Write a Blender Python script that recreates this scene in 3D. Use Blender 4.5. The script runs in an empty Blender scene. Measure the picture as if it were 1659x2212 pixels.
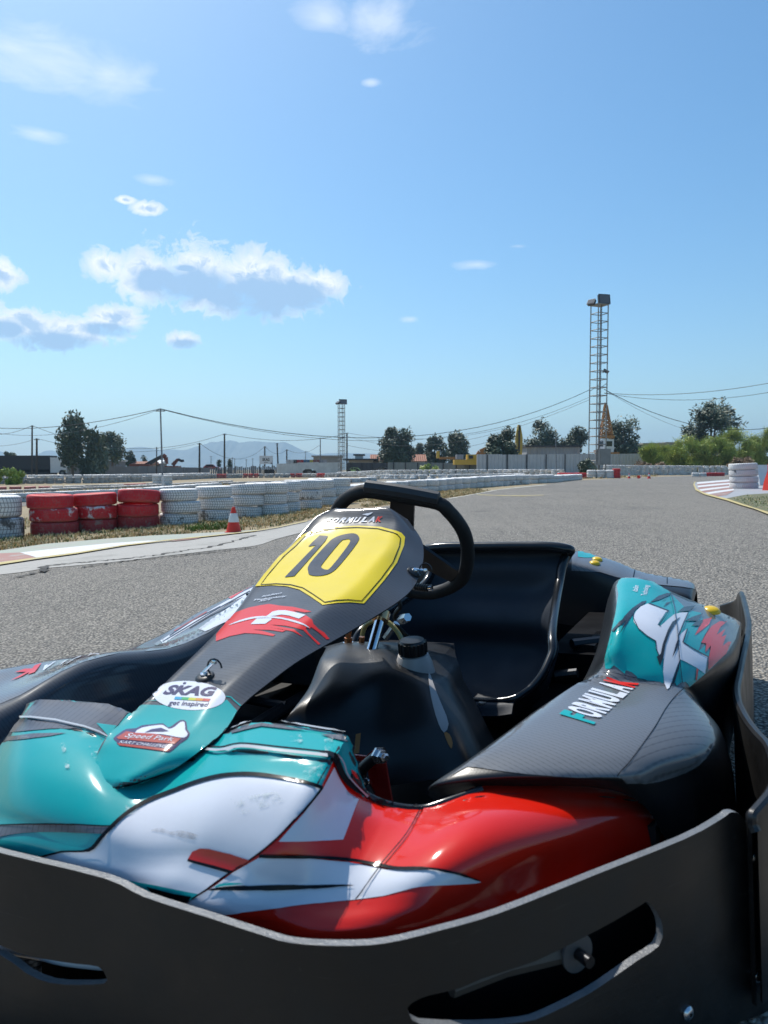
import bpy, bmesh, math, random
from mathutils import Vector, Matrix, noise
from mathutils.bvhtree import BVHTree
from mathutils.geometry import delaunay_2d_cdt
rad = math.radians
random.seed(7)
S = bpy.context.scene
COL = S.collection

# ------------------------------------------------------------------ camera
IW, IH, F, HOR = 1659.0, 2212.0, 1650.0, 1014.0     # survey frame the measurements were taken in
CAMH = 0.65
PITCH = math.atan((IH / 2 - HOR) / F)
cam_d = bpy.data.cameras.new('camera')
cam = bpy.data.objects.new('camera', cam_d); COL.objects.link(cam)
cam.location = (0, 0, CAMH); cam.rotation_euler = (rad(90) - PITCH, 0, 0)
cam_d.sensor_fit = 'VERTICAL'; cam_d.sensor_height = 36; cam_d.sensor_width = 27
cam_d.lens = F / IH * 36; cam_d.clip_start = 0.05; cam_d.clip_end = 30000
cam_d.dof.use_dof = True; cam_d.dof.focus_distance = 2.4; cam_d.dof.aperture_fstop = 11
S.camera = cam
CO = Vector((0, 0, CAMH))
FWD = Vector((0, math.cos(PITCH), -math.sin(PITCH))); UPV = Vector((0, math.sin(PITCH), math.cos(PITCH)))

def ray(x, y):
    return Vector((1, 0, 0)) * ((x - IW / 2) / F) + UPV * ((IH / 2 - y) / F) + FWD

SLOPE, RS = 0.055, 7.0
def gz(X, Y=0):                       # the ground is banked: it falls to the left and rises to the right
    return RS * SLOPE * math.tanh(X / RS) * (1 / (1 + (max(0, Y) / 30) ** 2) if X > 0 else 1)

def G(x, y):                          # surveyed point on the ground
    r = ray(x, y); z = 0.0
    for _ in range(60):
        k = (z - CAMH) / min(r.z, -1e-4); X = r.x * k; z = .5 * z + .5 * gz(X, r.y * k)
    k = (z - CAMH) / min(r.z, -1e-4)
    return Vector((r.x * k, r.y * k, z))

def AT(x, y, d):                      # surveyed point at ground distance d ahead
    r = ray(x, y); return CO + r * (d / r.y)

SURV = dict(c5=(.3386, 518.5, 1036.9), c6=(.4792, 864.1, 1123.3), c7=(.3646, 0, 1253), c8=(.3646, 518.5, 1296.2),
            d1=(.5, 0, 1512.2), d2=(.5, 829.5, 1512.2), d3=(.2735, 1296.2, 1209.7), d4=(.3125, 553, 1339.4),
            c1=(.3333, 0, 820.9), c2=(.3333, 518.5, 820.9), c3=(.375, 1036.9, 820.9),
            e1=(.20835, 190.1, 1451.7), e2=(.16668, 466.6, 1261.6), e3=(.16668, 674, 1080.1), e4=(.33335, 0, 1244.3),
            e5=(.20835, 1296.2, 1227), e6=(.20835, 518.5, 915.9), e7=(.25, 0, 933.2), e8=(.25, 829.5, 933.2))
def D(k, *p):
    s, ox, oy = SURV[k]
    return [(ox + s * x, oy + s * y) for x, y in p]

# ------------------------------------------------------------------ material helpers
def nodes(name):
    m = bpy.data.materials.new(name); m.use_nodes = True
    nt = m.node_tree; b = nt.nodes['Principled BSDF']
    return m, nt, b
def nd(nt, typ, **kw):
    n = nt.nodes.new(typ)
    for k, v in kw.items():
        if k.startswith('_'): setattr(n, k[1:], v)
        else:
            key = int(k[1:]) if k[0] == 'i' and k[1:].isdigit() else k.replace('__', ' ')
            n.inputs[key].default_value = v
    return n
def ramp(nt, fac, stops, interp='LINEAR'):
    r = nt.nodes.new('ShaderNodeValToRGB'); r.color_ramp.interpolation = interp
    e = r.color_ramp.elements
    while len(e) < len(stops): e.new(0.5)
    for i, (p, c) in enumerate(stops):
        e[i].position = p; e[i].color = (c, c, c, 1) if isinstance(c, (int, float)) else (*c, 1)
    nt.links.new(fac, r.inputs[0]); return r.outputs[0]
def mix(nt, fac, a, b, blend='MIX'):
    n = nt.nodes.new('ShaderNodeMix'); n.data_type = 'RGBA'; n.blend_type = blend
    for sock, v in ((n.inputs[0], fac), (n.inputs[6], a), (n.inputs[7], b)):
        if hasattr(v, 'links'): nt.links.new(v, sock)
        elif isinstance(v, (int, float)): sock.default_value = v
        else: sock.default_value = (*v, 1)
    return n.outputs[2]
def math_n(nt, op, a, b=None, clamp=False):
    n = nt.nodes.new('ShaderNodeMath'); n.operation = op; n.use_clamp = clamp
    for i, v in enumerate((a, b)):
        if v is None: continue
        if hasattr(v, 'links'): nt.links.new(v, n.inputs[i])
        else: n.inputs[i].default_value = v
    return n.outputs[0]
def objco(nt): return nt.nodes.new('ShaderNodeTexCoord').outputs['Object']
def geopos(nt): return nt.nodes.new('ShaderNodeNewGeometry').outputs['Position']
def scaled(nt, vec, s):
    m = nt.nodes.new('ShaderNodeMapping'); nt.links.new(vec, m.inputs[0]); m.inputs['Scale'].default_value = s; return m.outputs[0]
def noisetex(nt, vec, scale, detail=4, rough=.55):
    n = nd(nt, 'ShaderNodeTexNoise', Scale=scale, Detail=detail, Roughness=rough)
    if vec is not None: nt.links.new(vec, n.inputs['Vector'])
    return n.outputs['Fac']
def bump(nt, b, h, strength=.3, dist=.01):
    n = nd(nt, 'ShaderNodeBump', Strength=strength, Distance=dist)
    nt.links.new(h, n.inputs['Height']); nt.links.new(n.outputs[0], b.inputs['Normal'])

def plain(name, col, rough=.5, metal=0, var=.12, scale=6, coat=0, bumpy=0, bscale=200, spec=.5):
    m, nt, b = nodes(name)
    v = objco(nt)
    f = noisetex(nt, v, scale, 5)
    c = mix(nt, f, tuple(min(1, x * (1 - var)) for x in col), tuple(min(1, x * (1 + var)) for x in col))
    nt.links.new(c, b.inputs['Base Color'])
    r = ramp(nt, noisetex(nt, v, scale * 2.3, 4), [(.3, max(.02, rough * .8)), (.7, min(1, rough * 1.2))])
    nt.links.new(r, b.inputs['Roughness'])
    b.inputs['Metallic'].default_value = metal; b.inputs['Coat Weight'].default_value = coat; b.inputs['Coat Roughness'].default_value = .08
    b.inputs['Specular IOR Level'].default_value = spec
    if bumpy: bump(nt, b, noisetex(nt, v, bscale, 3), bumpy, .002)
    return m

def film(name, col, rough=.5, coat=.9, dust=.13, col2=None):   # printed vinyl on plastic bodywork, a bit dusty and scratched
    m, nt, b = nodes(name)
    v = objco(nt)
    n1 = noisetex(nt, v, 9, 6, .65)
    c = mix(nt, ramp(nt, n1, [(.45, 0.0), (.8, dust)]), col, (.34, .31, .27))
    sc = noisetex(nt, scaled(nt, v, (14, 160, 60)), 3, 3, .7)
    c = mix(nt, ramp(nt, sc, [(.70, 0.0), (.78, dust * 1.2)]), c, (.55, .55, .55))
    nt.links.new(c, b.inputs['Base Color'])
    nt.links.new(ramp(nt, noisetex(nt, v, 22, 5), [(.3, rough * .8), (.75, rough * 1.3)]), b.inputs['Roughness'])
    b.inputs['Coat Weight'].default_value = coat; b.inputs['Specular IOR Level'].default_value = .04
    nt.links.new(ramp(nt, noisetex(nt, v, 14, 5), [(.3, .07), (.8, .16)]), b.inputs['Coat Roughness'])
    return m

def carbon(name, direction, period, c0=(.004, .005, .007), c1=(.062, .069, .083), coat=.7, rough=.5):
    m, nt, b = nodes(name)
    v = objco(nt)
    def band(d, per, dist=.4):
        vm = nt.nodes.new('ShaderNodeVectorMath'); vm.operation = 'DOT_PRODUCT'
        nt.links.new(v, vm.inputs[0]); vm.inputs[1].default_value = d
        s = math_n(nt, 'MULTIPLY', vm.outputs['Value'], 2 * math.pi / per)
        return math_n(nt, 'MULTIPLY_ADD', math_n(nt, 'SINE', s), .5), None
    a = math_n(nt, 'ADD', band(direction, period)[0], .5)
    d2 = Vector(direction).cross(Vector((0, 0, 1)))
    w = math_n(nt, 'ADD', band(tuple(d2 + Vector(direction) * 1.0), period * 1.5)[0], .5)
    f = math_n(nt, 'MULTIPLY', a, math_n(nt, 'ADD', math_n(nt, 'MULTIPLY', w, .10), .90))
    f = ramp(nt, f, [(.30, 0.0), (.62, 1.0)]); c = mix(nt, f, c0, c1)
    n1 = noisetex(nt, v, 9, 6, .65)
    c = mix(nt, ramp(nt, n1, [(.45, 0.0), (.85, .12)]), c, (.2, .19, .17))
    nt.links.new(c, b.inputs['Base Color'])
    nt.links.new(ramp(nt, noisetex(nt, v, 25, 5), [(.3, rough * .8), (.75, rough * 1.3)]), b.inputs['Roughness'])
    b.inputs['Coat Weight'].default_value = coat; b.inputs['Specular IOR Level'].default_value = .06
    nt.links.new(ramp(nt, noisetex(nt, v, 14, 5), [(.3, .07), (.8, .16)]), b.inputs['Coat Roughness'])
    return m

# ------------------------------------------------------------------ mesh helpers
def cat(p0, p1, p2, p3, t):
    return .5 * ((2 * p1) + (p2 - p0) * t + (2 * p0 - 5 * p1 + 4 * p2 - p3) * t * t + (3 * p1 - p0 - 3 * p2 + p3) * t ** 3)
def spline(pts, n, closed=False):
    P = [Vector(p) for p in pts]; out = []; m = len(P)
    if m == 2 and not closed: return [P[0].lerp(P[1], i / n) for i in range(n + 1)]
    for i in range(m if closed else m - 1):
        if closed: a, b, c, d = P[i - 1], P[i], P[(i + 1) % m], P[(i + 2) % m]
        else:
            b, c = P[i], P[i + 1]
            a = P[i - 1] if i else b * 2 - c
            d = P[i + 2] if i + 2 < m else c * 2 - b
        for k in range(n): out.append(cat(a, b, c, d, k / n))
    if not closed: out.append(P[-1].copy())
    return out
def sm(pts, n=5, closed=False):        # smooth a 2D outline
    return [(v.x, v.y) for v in spline([(x, y, 0) for x, y in pts], n, closed)]
def loftgrid(rows, nu, nv, lin_u=False, lin_v=False):
    def go(p, n, lin):
        if not lin: return spline(p, n)
        o = []
        for i in range(len(p) - 1):
            for k in range(n): o.append(Vector(p[i]).lerp(Vector(p[i + 1]), k / n))
        return o + [Vector(p[-1])]
    R = [go(r, nv, lin_v) for r in rows]
    cols = [go([R[i][j] for i in range(len(R))], nu, lin_u) for j in range(len(R[0]))]
    return [[cols[j][i] for j in range(len(cols))] for i in range(len(cols[0]))]

class MB:
    def __init__(s): s.v = []; s.f = []; s.m = []; s.uv = {}; s.mats = []
    def mi(s, mat):
        if mat not in s.mats: s.mats.append(mat)
        return s.mats.index(mat)
    def add(s, verts, faces, mat):
        o = len(s.v); k = s.mi(mat)
        s.v += [Vector(p) for p in verts]; s.f += [tuple(i + o for i in f) for f in faces]; s.m += [k] * len(faces)
        return o
    def grid(s, g, mat, thick=0, toward=None, wrap=False, mat_in=None):
        nu, nv = len(g), len(g[0]); V = [p for r in g for p in r]
        idx = lambda i, j: i * nv + j
        Fc = []
        for i in range(nu - 1):
            for j in range(nv - 1): Fc.append((idx(i, j), idx(i, j + 1), idx(i + 1, j + 1), idx(i + 1, j)))
            if wrap: Fc.append((idx(i, nv - 1), idx(i, 0), idx(i + 1, 0), idx(i + 1, nv - 1)))
        nrm = [Vector() for _ in V]
        for f in Fc:
            n = (V[f[1]] - V[f[0]]).cross(V[f[2]] - V[f[0]]) + (V[f[2]] - V[f[0]]).cross(V[f[3]] - V[f[0]])
            for q in f: nrm[q] += n
        if toward is not None:
            sgn = sum((n.normalized() if n.length else n).dot((toward - p).normalized()) for n, p in zip(nrm, V))
            if sgn < 0: Fc = [tuple(reversed(f)) for f in Fc]; nrm = [-n for n in nrm]
        s.add(V, Fc, mat)
        base = (list(V), list(Fc))
        if thick:
            W = [p - (n.normalized() if n.length else n) * thick for p, n in zip(V, nrm)]
            s.add(W, [tuple(reversed(f)) for f in Fc], mat_in or mat)
            edge = [idx(0, j) for j in range(nv)] + [idx(i, nv - 1) for i in range(1, nu)] + [idx(nu - 1, j) for j in range(nv - 2, -1, -1)] + [idx(i, 0) for i in range(nu - 2, 0, -1)]
            n = len(edge); vv = [V[e] for e in edge] + [W[e] for e in edge]
            s.add(vv, [(i, (i + 1) % n, n + (i + 1) % n, n + i) for i in range(n)], mat_in or mat)
        return base
    def box(s, c, size, mat, rot=None):
        hx, hy, hz = (x / 2 for x in size); M = rot or Matrix.Identity(3); c = Vector(c)
        V = [c + M @ Vector((sx * hx, sy * hy, sz * hz)) for sz in (-1, 1) for sx, sy in ((-1, -1), (1, -1), (1, 1), (-1, 1))]
        s.add(V, [(3, 2, 1, 0), (4, 5, 6, 7), (0, 1, 5, 4), (1, 2, 6, 5), (2, 3, 7, 6), (3, 0, 4, 7)], mat)
    def prism(s, poly, z0, z1, mat, fr=None):   # polygon in XY extruded in Z, fr maps points
        n = len(poly); fr = fr or (lambda p: p)
        V = [fr(Vector((x, y, z0))) for x, y in poly] + [fr(Vector((x, y, z1))) for x, y in poly]
        s.add(V, [tuple(range(n - 1, -1, -1)), tuple(range(n, 2 * n))] + [(i, (i + 1) % n, n + (i + 1) % n, n + i) for i in range(n)], mat)
    def tube(s, pts, r, mat, seg=8, closed=False, caps=True):
        P = [Vector(p) for p in pts]; n = len(P)
        R = r if isinstance(r, (list, tuple)) else [r] * n
        tan = []
        for i in range(n):
            a = P[i - 1] if (i or closed) else P[i]; b = P[(i + 1) % n] if (i < n - 1 or closed) else P[i]
            t = b - a; tan.append(t.normalized() if t.length else Vector((0, 0, 1)))
        up = Vector((0, 0, 1)) if abs(tan[0].z) < .9 else Vector((1, 0, 0))
        x = tan[0].cross(up).normalized(); V = []
        for i in range(n):
            x = (x - tan[i] * x.dot(tan[i]))
            x = x.normalized() if x.length > 1e-6 else tan[i].orthogonal().normalized()
            y = tan[i].cross(x)
            for k in range(seg):
                a = 2 * math.pi * k / seg; V.append(P[i] + (x * math.cos(a) + y * math.sin(a)) * R[i])
        Fc = []
        for i in range(n if closed else n - 1):
            j = (i + 1) % n
            for k in range(seg):
                k2 = (k + 1) % seg; Fc.append((i * seg + k, i * seg + k2, j * seg + k2, j * seg + k))
        if caps and not closed: Fc += [tuple(range(seg - 1, -1, -1)), tuple((n - 1) * seg + k for k in range(seg))]
        s.add(V, Fc, mat)
    def lathe(s, prof, mat, fr=None, seg=24, closed=False):   # prof (r, z) spun round Z
        fr = fr or (lambda p: p); V = []; n = len(prof)
        for k in range(seg):
            a = 2 * math.pi * k / seg
            for r, z in prof: V.append(fr(Vector((r * math.cos(a), r * math.sin(a), z))))
        Fc = []
        for k in range(seg):
            k2 = (k + 1) % seg
            for i in range(n if closed else n - 1):
                j = (i + 1) % n; Fc.append((k * n + i, k2 * n + i, k2 * n + j, k * n + j))
        s.add(V, Fc, mat)
    def build(s, name, parent=None, smooth=40, loc=None):
        me = bpy.data.meshes.new(name); me.from_pydata([tuple(p) for p in s.v], [], s.f)
        for m in s.mats: me.materials.append(m)
        me.polygons.foreach_set('material_index', s.m)
        me.validate()
        if smooth:
            me.polygons.foreach_set('use_smooth', [True] * len(me.polygons)); me.set_sharp_from_angle(angle=rad(smooth))
        me.update()
        o = bpy.data.objects.new(name, me); COL.objects.link(o)
        if parent is not None: o.parent = parent
        if loc is not None: o.location = loc
        return o
def frame(origin, zdir, xhint=Vector((1, 0, 0))):
    z = Vector(zdir).normalized(); xh = Vector(xhint)
    if abs(z.dot(xh.normalized())) > .95: xh = Vector((0, 1, 0))
    x = (xh - z * xh.dot(z)).normalized(); y = z.cross(x); o = Vector(origin)
    return lambda p: o + x * p.x + y * p.y + z * p.z

def tag(o, label=None, cat=None, group=None, kind=None):
    if label: o['label'] = label
    if cat: o['category'] = cat
    if group: o['group'] = group
    if kind: o['kind'] = kind
    return o
def empty(name, loc, rz=0, label=None, cat=None, group=None):
    o = bpy.data.objects.new(name, None); COL.objects.link(o); o.location = loc; o.rotation_euler = (0, 0, rz)
    o.empty_display_size = .2
    return tag(o, label, cat, group)
def kids(o): return [c for c in COL.objects if c.parent == o]
def copy_tree(o, parent=None):
    c = o.copy(); COL.objects.link(c)
    if parent is not None: c.parent = parent
    for ch in list(o.children): copy_tree(ch, c)
    return c

# ------------------------------------------------------------------ sheets cut to an outline and laid on a surface
def inside(p, poly):
    x, y = p; c = False; n = len(poly)
    for i in range(n):
        x1, y1 = poly[i]; x2, y2 = poly[i - 1]
        if (y1 > y) != (y2 > y) and x < (x2 - x1) * (y - y1) / (y2 - y1) + x1: c = not c
    return c
def tri2d(outer, holes=(), sp=10.0):
    vs, es = [], []
    for poly in [outer] + list(holes):
        o = len(vs); q = []
        for i in range(len(poly)):
            a, b = Vector(poly[i]), Vector(poly[(i + 1) % len(poly)])
            n = max(1, int((b - a).length / sp))
            q += [a.lerp(b, k / n) for k in range(n)]
        vs += q; es += [(o + i, o + (i + 1) % len(q)) for i in range(len(q))]
    xs = [p[0] for p in outer]; ys = [p[1] for p in outer]
    y = min(ys) + sp * .5; r = 0
    while y < max(ys):
        x = min(xs) + sp * (.5 if r % 2 else 0.05)
        while x < max(xs):
            if inside((x, y), outer) and not any(inside((x, y), h) for h in holes): vs.append(Vector((x, y)))
            x += sp
        y += sp * .87; r += 1
    V, E, Fc, *_ = delaunay_2d_cdt(vs, es, [], 0, 1e-5)
    out = []
    for f in Fc:
        c = (sum(V[i].x for i in f) / len(f), sum(V[i].y for i in f) / len(f))
        if inside(c, outer) and not any(inside(c, h) for h in holes): out.append(tuple(f))
    return [(v.x, v.y) for v in V], out

_txt = {}
def text_shape(s, bold=.0, shear=0.0, spacing=1.0):
    key = (s, bold, shear, spacing)
    if key in _txt: return _txt[key]
    cu = bpy.data.curves.new('lettering', 'FONT'); cu.body = s; cu.size = 1; cu.offset = bold; cu.shear = shear; cu.space_character = spacing; cu.resolution_u = 3; cu.fill_mode = 'FRONT'
    ob = bpy.data.objects.new('lettering', cu); COL.objects.link(ob)
    dg = bpy.context.evaluated_depsgraph_get(); me = bpy.data.meshes.new_from_object(ob.evaluated_get(dg))
    V = [(v.co.x, v.co.y) for v in me.vertices]; Fc = [tuple(p.vertices) for p in me.polygons]
    bpy.data.objects.remove(ob); bpy.data.curves.remove(cu); bpy.data.meshes.remove(me)
    x0, x1 = min(v[0] for v in V), max(v[0] for v in V); y0, y1 = min(v[1] for v in V), max(v[1] for v in V)
    r = ([((x - x0) / (x1 - x0), (y - y0) / (y1 - y0)) for x, y in V], Fc, (x1 - x0) / (y1 - y0)); _txt[key] = r
    return r
def bil(q, u, v):      # q: bottom-left, bottom-right, top-right, top-left
    a = Vector(q[0]).lerp(Vector(q[1]), u); b = Vector(q[3]).lerp(Vector(q[2]), u); p = a.lerp(b, v); return (p.x, p.y)
def stroke(pts, w):
    P = [Vector(p) for p in pts]; n = len(P); W = w if isinstance(w, (list, tuple)) else [w] * n; L, R = [], []
    for i in range(n):
        t = P[min(i + 1, n - 1)] - P[max(i - 1, 0)]; t = t.normalized() if t.length else Vector((1, 0)); nn = Vector((-t.y, t.x)) * (W[i] / 2)
        L.append(tuple(P[i] + nn)); R.append(tuple(P[i] - nn))
    return L + R[::-1]
# ================================================================== THE KART
TH = rad(26)
KO = Vector((-.364, .82, gz(-.364)))
Kn = Vector((-SLOPE, 0, 1)).normalized()
Kb = Vector((math.sin(TH), math.cos(TH), SLOPE * math.sin(TH))).normalized()
Kl = Kb.cross(Kn)
KM = Matrix(((Kl.x, Kb.x, Kn.x, KO.x), (Kl.y, Kb.y, Kn.y, KO.y), (Kl.z, Kb.z, Kn.z, KO.z), (0, 0, 0, 1)))
KI = KM.inverted(); KR = KI.to_3x3()
LC = KI @ CO                                             # the lens, in kart space (x = to its left, y = to its rear, z = up)
kart = empty('go_kart', KO, 0, 'black, teal and red rental go-kart with yellow number 10 panel, parked on the track', 'go-kart')
kart.matrix_world = KM

def Q(x, y, z=None, t=None, s=None, pl=None, d=None):    # surveyed point in kart space
    r = KR @ ray(x, y)
    if d is not None: return LC + r * d
    if z is not None: k = (z - LC.z) / r.z
    elif t is not None: k = (t - LC.x) / r.x
    elif s is not None: k = (s - LC.y) / r.y
    else: k = (pl[0] - LC).dot(pl[1]) / r.dot(pl[1])
    return LC + r * k
def PX(p):                                               # inverse: kart space -> survey frame
    w = KM @ Vector(p) - CO; dd = w.dot(FWD)
    return (IW / 2 + F * w.x / dd, IH / 2 - F * w.dot(UPV) / dd)

class Skin:                                              # a body panel that takes printed film
    def __init__(s, grids): 
        V, Fc = [], []
        for v, f in grids: o = len(V); V += v; Fc += [tuple(i + o for i in q) for q in f]
        s.b = BVHTree.FromPolygons([tuple(p) for p in V], Fc)
    def hit(s, x, y, lift):
        r = (KR @ ray(x, y)).normalized(); h, n, i, dd = s.b.ray_cast(LC, r)
        if h is None: return None
        if n.dot(r) > 0: n = -n
        return h + n * lift
    def lay(s, mb, mat, outer, lift, holes=(), sp=10, rim=False):
        V2, Fc = tri2d(outer, holes, sp); return s.put(mb, mat, V2, Fc, lift)
    def put(s, mb, mat, V2, Fc, lift):
        P = [s.hit(x, y, lift) for x, y in V2]; mp, V, out = {}, [], []
        near = {}
        for f in Fc:
            got = [P[i] for i in f if P[i] is not None]
            if got and len(got) < len(f):
                for i in f:
                    if P[i] is None: near.setdefault(i, []).extend(got)
        for i, l in near.items():
            r = (KR @ ray(*V2[i])).normalized(); c = LC + r * (sum((p - LC).length for p in l) / len(l))
            h, n, _, dd = s.b.find_nearest(c)
            if h is not None and dd < .03: P[i] = h + (n if n.dot(LC - h) > 0 else -n) * lift
        for f in Fc:
            if any(P[i] is None for i in f): continue
            q = [P[i] for i in f]
            if max((q[a] - q[a - 1]).length for a in range(len(q))) > .12: continue
            g = []
            for i in f:
                if i not in mp: mp[i] = len(V); V.append(P[i])
                g.append(mp[i])
            n = (V[g[1]] - V[g[0]]).cross(V[g[2]] - V[g[0]])
            if n.dot(LC - V[g[0]]) < 0: g.reverse()
            out.append(tuple(g))
        if V: mb.add(V, out, mat)
    def text(s, mb, mat, string, quad, lift, bold=.02, shear=0., spacing=1.):
        V, Fc, _ = text_shape(string, bold, shear, spacing)
        s.put(mb, mat, [bil(quad, u, v) for u, v in V], Fc, lift)
    def word(s, mb, letters, quad, lift, bold=.03, shear=0.):   # letters: [(char, material)], spread over the quad
        n = len(letters)
        for i, (ch, m) in enumerate(letters):
            u0, u1 = (i + .06) / n, (i + .94) / n
            s.text(mb, m, ch, [bil(quad, u0, 0), bil(quad, u1, 0), bil(quad, u1, 1), bil(quad, u0, 1)], lift, bold, shear)

M = {}
M['teal'] = film('teal_film', (.0, .33, .335), dust=.06)
M['red'] = film('red_film', (.62, .012, .004), dust=.035)
M['redglow'] = film('scarlet_film', (.68, .020, .012), dust=.05)
M['white'] = film('white_film', (.66, .68, .74))
M['yellow'] = film('yellow_film', (.80, .60, .008), coat=1)
M['black'] = film('black_film', (.004, .005, .008), dust=0., coat=.25)
M['ink'] = film('ink', (.010, .014, .028), dust=.03)
M['carbon'] = carbon('carbon_film', (.10, .93, .35), .0066)
M['carbon_b'] = carbon('carbon_film_coarse', (.97, .22, .05), .0092, (.010, .011, .016), (.10, .105, .125))
M['carbon_pod'] = carbon('carbon_film_side', (.34, .93, .12), .0058, (.008, .009, .011), (.135, .142, .155), coat=1, rough=.5)
M['carbon_sh'] = carbon('carbon_film_shoulder', (.86, -.5, .05), .0085, (.008, .009, .011), (.11, .115, .125), coat=1, rough=.5)
M['plastic'] = plain('black_plastic', (.012, .013, .015), .34, var=.2, bumpy=.08, bscale=350)
M['void'] = plain('painted_gap_shade', (.004, .004, .005), .9, spec=.1)  # near-black for deep gaps, their shade put into the colour
M['tankp'] = plain('tank_black_plastic', (.0115, .0125, .0145), .36, var=.15, bumpy=.12, bscale=420)
M['gloss'] = plain('glossy_black_shell', (.013, .015, .018), .2, var=.15)
M['wash'] = plain('grey_washer', (.065, .068, .072), .5)
M['pipe'] = plain('dusty_tube', (.055, .05, .044), .5)
M['spike'] = film('dark_spike_film', (.022, .026, .032), dust=.05)
M['plastic_m'] = plain('matt_black_plastic', (.011, .012, .0135), .5, var=.25, bumpy=.15, bscale=420)
M['hdpe'] = plain('scuffed_black_polyethylene', (.0075, .0074, .0074), .42, var=.35, scale=9, bumpy=.12, bscale=160)
def scratched():
    m, nt, b = nodes('scuffed_black_polyethylene'); v = objco(nt)
    c = mix(nt, ramp(nt, noisetex(nt, v, 6, 6, .65), [(.45, 0.0), (.8, .6)]), (.0065, .0066, .0070), (.022, .020, .018))
    s1 = noisetex(nt, scaled(nt, v, (6, 6, 90)), 2.2, 4, .7); s2 = noisetex(nt, scaled(nt, v, (40, 8, 30)), 2.5, 4, .7)
    c = mix(nt, ramp(nt, s1, [(.66, 0.0), (.74, .5)]), c, (.06, .058, .055)); c = mix(nt, ramp(nt, s2, [(.68, 0.0), (.75, .35)]), c, (.07, .066, .06))
    nt.links.new(c, b.inputs['Base Color']); nt.links.new(ramp(nt, noisetex(nt, v, 12, 5), [(.3, .30), (.75, .55)]), b.inputs['Roughness']); bump(nt, b, s1, .12, .002); return m
M['hdpe'] = scratched()
M['hdpe_lit_edge'] = plain('sunlit_polyethylene_edge', (.15, .157, .165), .42, var=.35, scale=40, bumpy=.5, bscale=300)  # paler than the plate face: sunlight on the edge put into the colour
M['seat'] = plain('seat_shell', (.021, .027, .038), .58, var=.12, bumpy=.1, bscale=500, spec=.35)
M['foam'] = plain('black_foam_grip', (.009, .009, .010), .72, var=.3, bumpy=.4, bscale=300)
M['grip'] = plain('dark_grey_grip', (.028, .030, .034), .55, var=.15, bumpy=.2, bscale=600)
M['steel'] = plain('black_steel', (.02, .021, .024), .35, metal=.6, var=.2)
M['chrome'] = plain('chrome', (.72, .74, .78), .10, metal=1, var=.05)
M['zinc'] = plain('zinc', (.58, .60, .64), .24, metal=1, var=.1, scale=30)
M['brass'] = plain('brass', (.60, .38, .20), .28, metal=1, var=.12, scale=30)
M['copper'] = plain('copper', (.62, .26, .12), .3, metal=1, var=.15, scale=40)
M['redsteel'] = plain('red_painted_steel', (.42, .008, .008), .3, coat=.4)
M['hose'] = plain('amber_hose', (.42, .36, .14), .25, coat=.5)
M['poly'] = plain('milky_tank_plastic', (.40, .38, .37), .4)
M['orange'] = plain('amber_fuel_plastic', (.42, .17, .03), .35)
M['ycap'] = plain('yellow_plastic', (.72, .46, .012), .3)
M['rubber'] = plain('tyre_rubber', (.014, .014, .014), .8, var=.3, bumpy=.3, bscale=150)
M['gold'] = plain('dull_metal', (.30, .28, .26), .4, metal=.9)
M['edge_highlight'] = plain('painted_edge_highlight', (.42, .43, .44), .2, coat=.6)  # bright line along the nose creases: highlight put into the colour

# ---------------------------------------------------------------- floor, frame, wheels
mb = MB(); mb.box((0, .92, .045), (1.27, 1.6, .012), M['plastic_m']); mb.build('floor_pan', kart)
mb = MB()
for sx in (-1, 1):
    mb.tube(spline([(sx * .18, .12, .08), (sx * .30, .2, .075), (sx * .33, .6, .07), (sx * .36, 1.1, .07), (sx * .34, 1.62, .075)], 6), .016, M['steel'])
    mb.tube(spline([(sx * .33, .55, .07), (sx * .52, .58, .085), (sx * .54, .95, .09), (sx * .35, 1.0, .075)], 6), .012, M['steel'])
mb.tube([(-.34, .3, .075), (.34, .3, .075)], .016, M['steel']); mb.tube([(-.34, 1.62, .075), (.34, 1.62, .075)], .016, M['steel'])
mb.tube([(-.55, 1.42, .14), (.55, 1.42, .14)], .02, M['gold'])
mb.build('chassis_frame', kart)
def wheel(x, y, R, w):
    o = bpy.data.objects.new('wheel', None); COL.objects.link(o); o.parent = kart; o.location = (x, y, R)
    fr = frame((0, 0, 0), (1, 0, 0)); h = w / 2
    mb = MB(); mb.lathe([(R * .5, -h * .9), (R * .72, -h), (R * .92, -h * .95), (R, -h * .7), (R * 1.004, 0), (R, h * .7), (R * .92, h * .95), (R * .72, h), (R * .5, h * .9)], M['rubber'], fr, 40); mb.build('tyre', o)
    mb = MB(); mb.lathe([(.02, h * .3), (R * .3, h * .35), (R * .46, h * .6), (R * .53, h * .92), (R * .53, -h * .92), (R * .46, -h * .6), (R * .3, -h * .35), (.02, -h * .3)], M['gold'], fr, 32); mb.build('rim', o)
for x, y, R, w in ((-.5, .43, .122, .12), (.5, .43, .122, .12), (-.5, 1.42, .135, .17), (.5, 1.42, .135, .17)): wheel(x, y, R, w)
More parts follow.
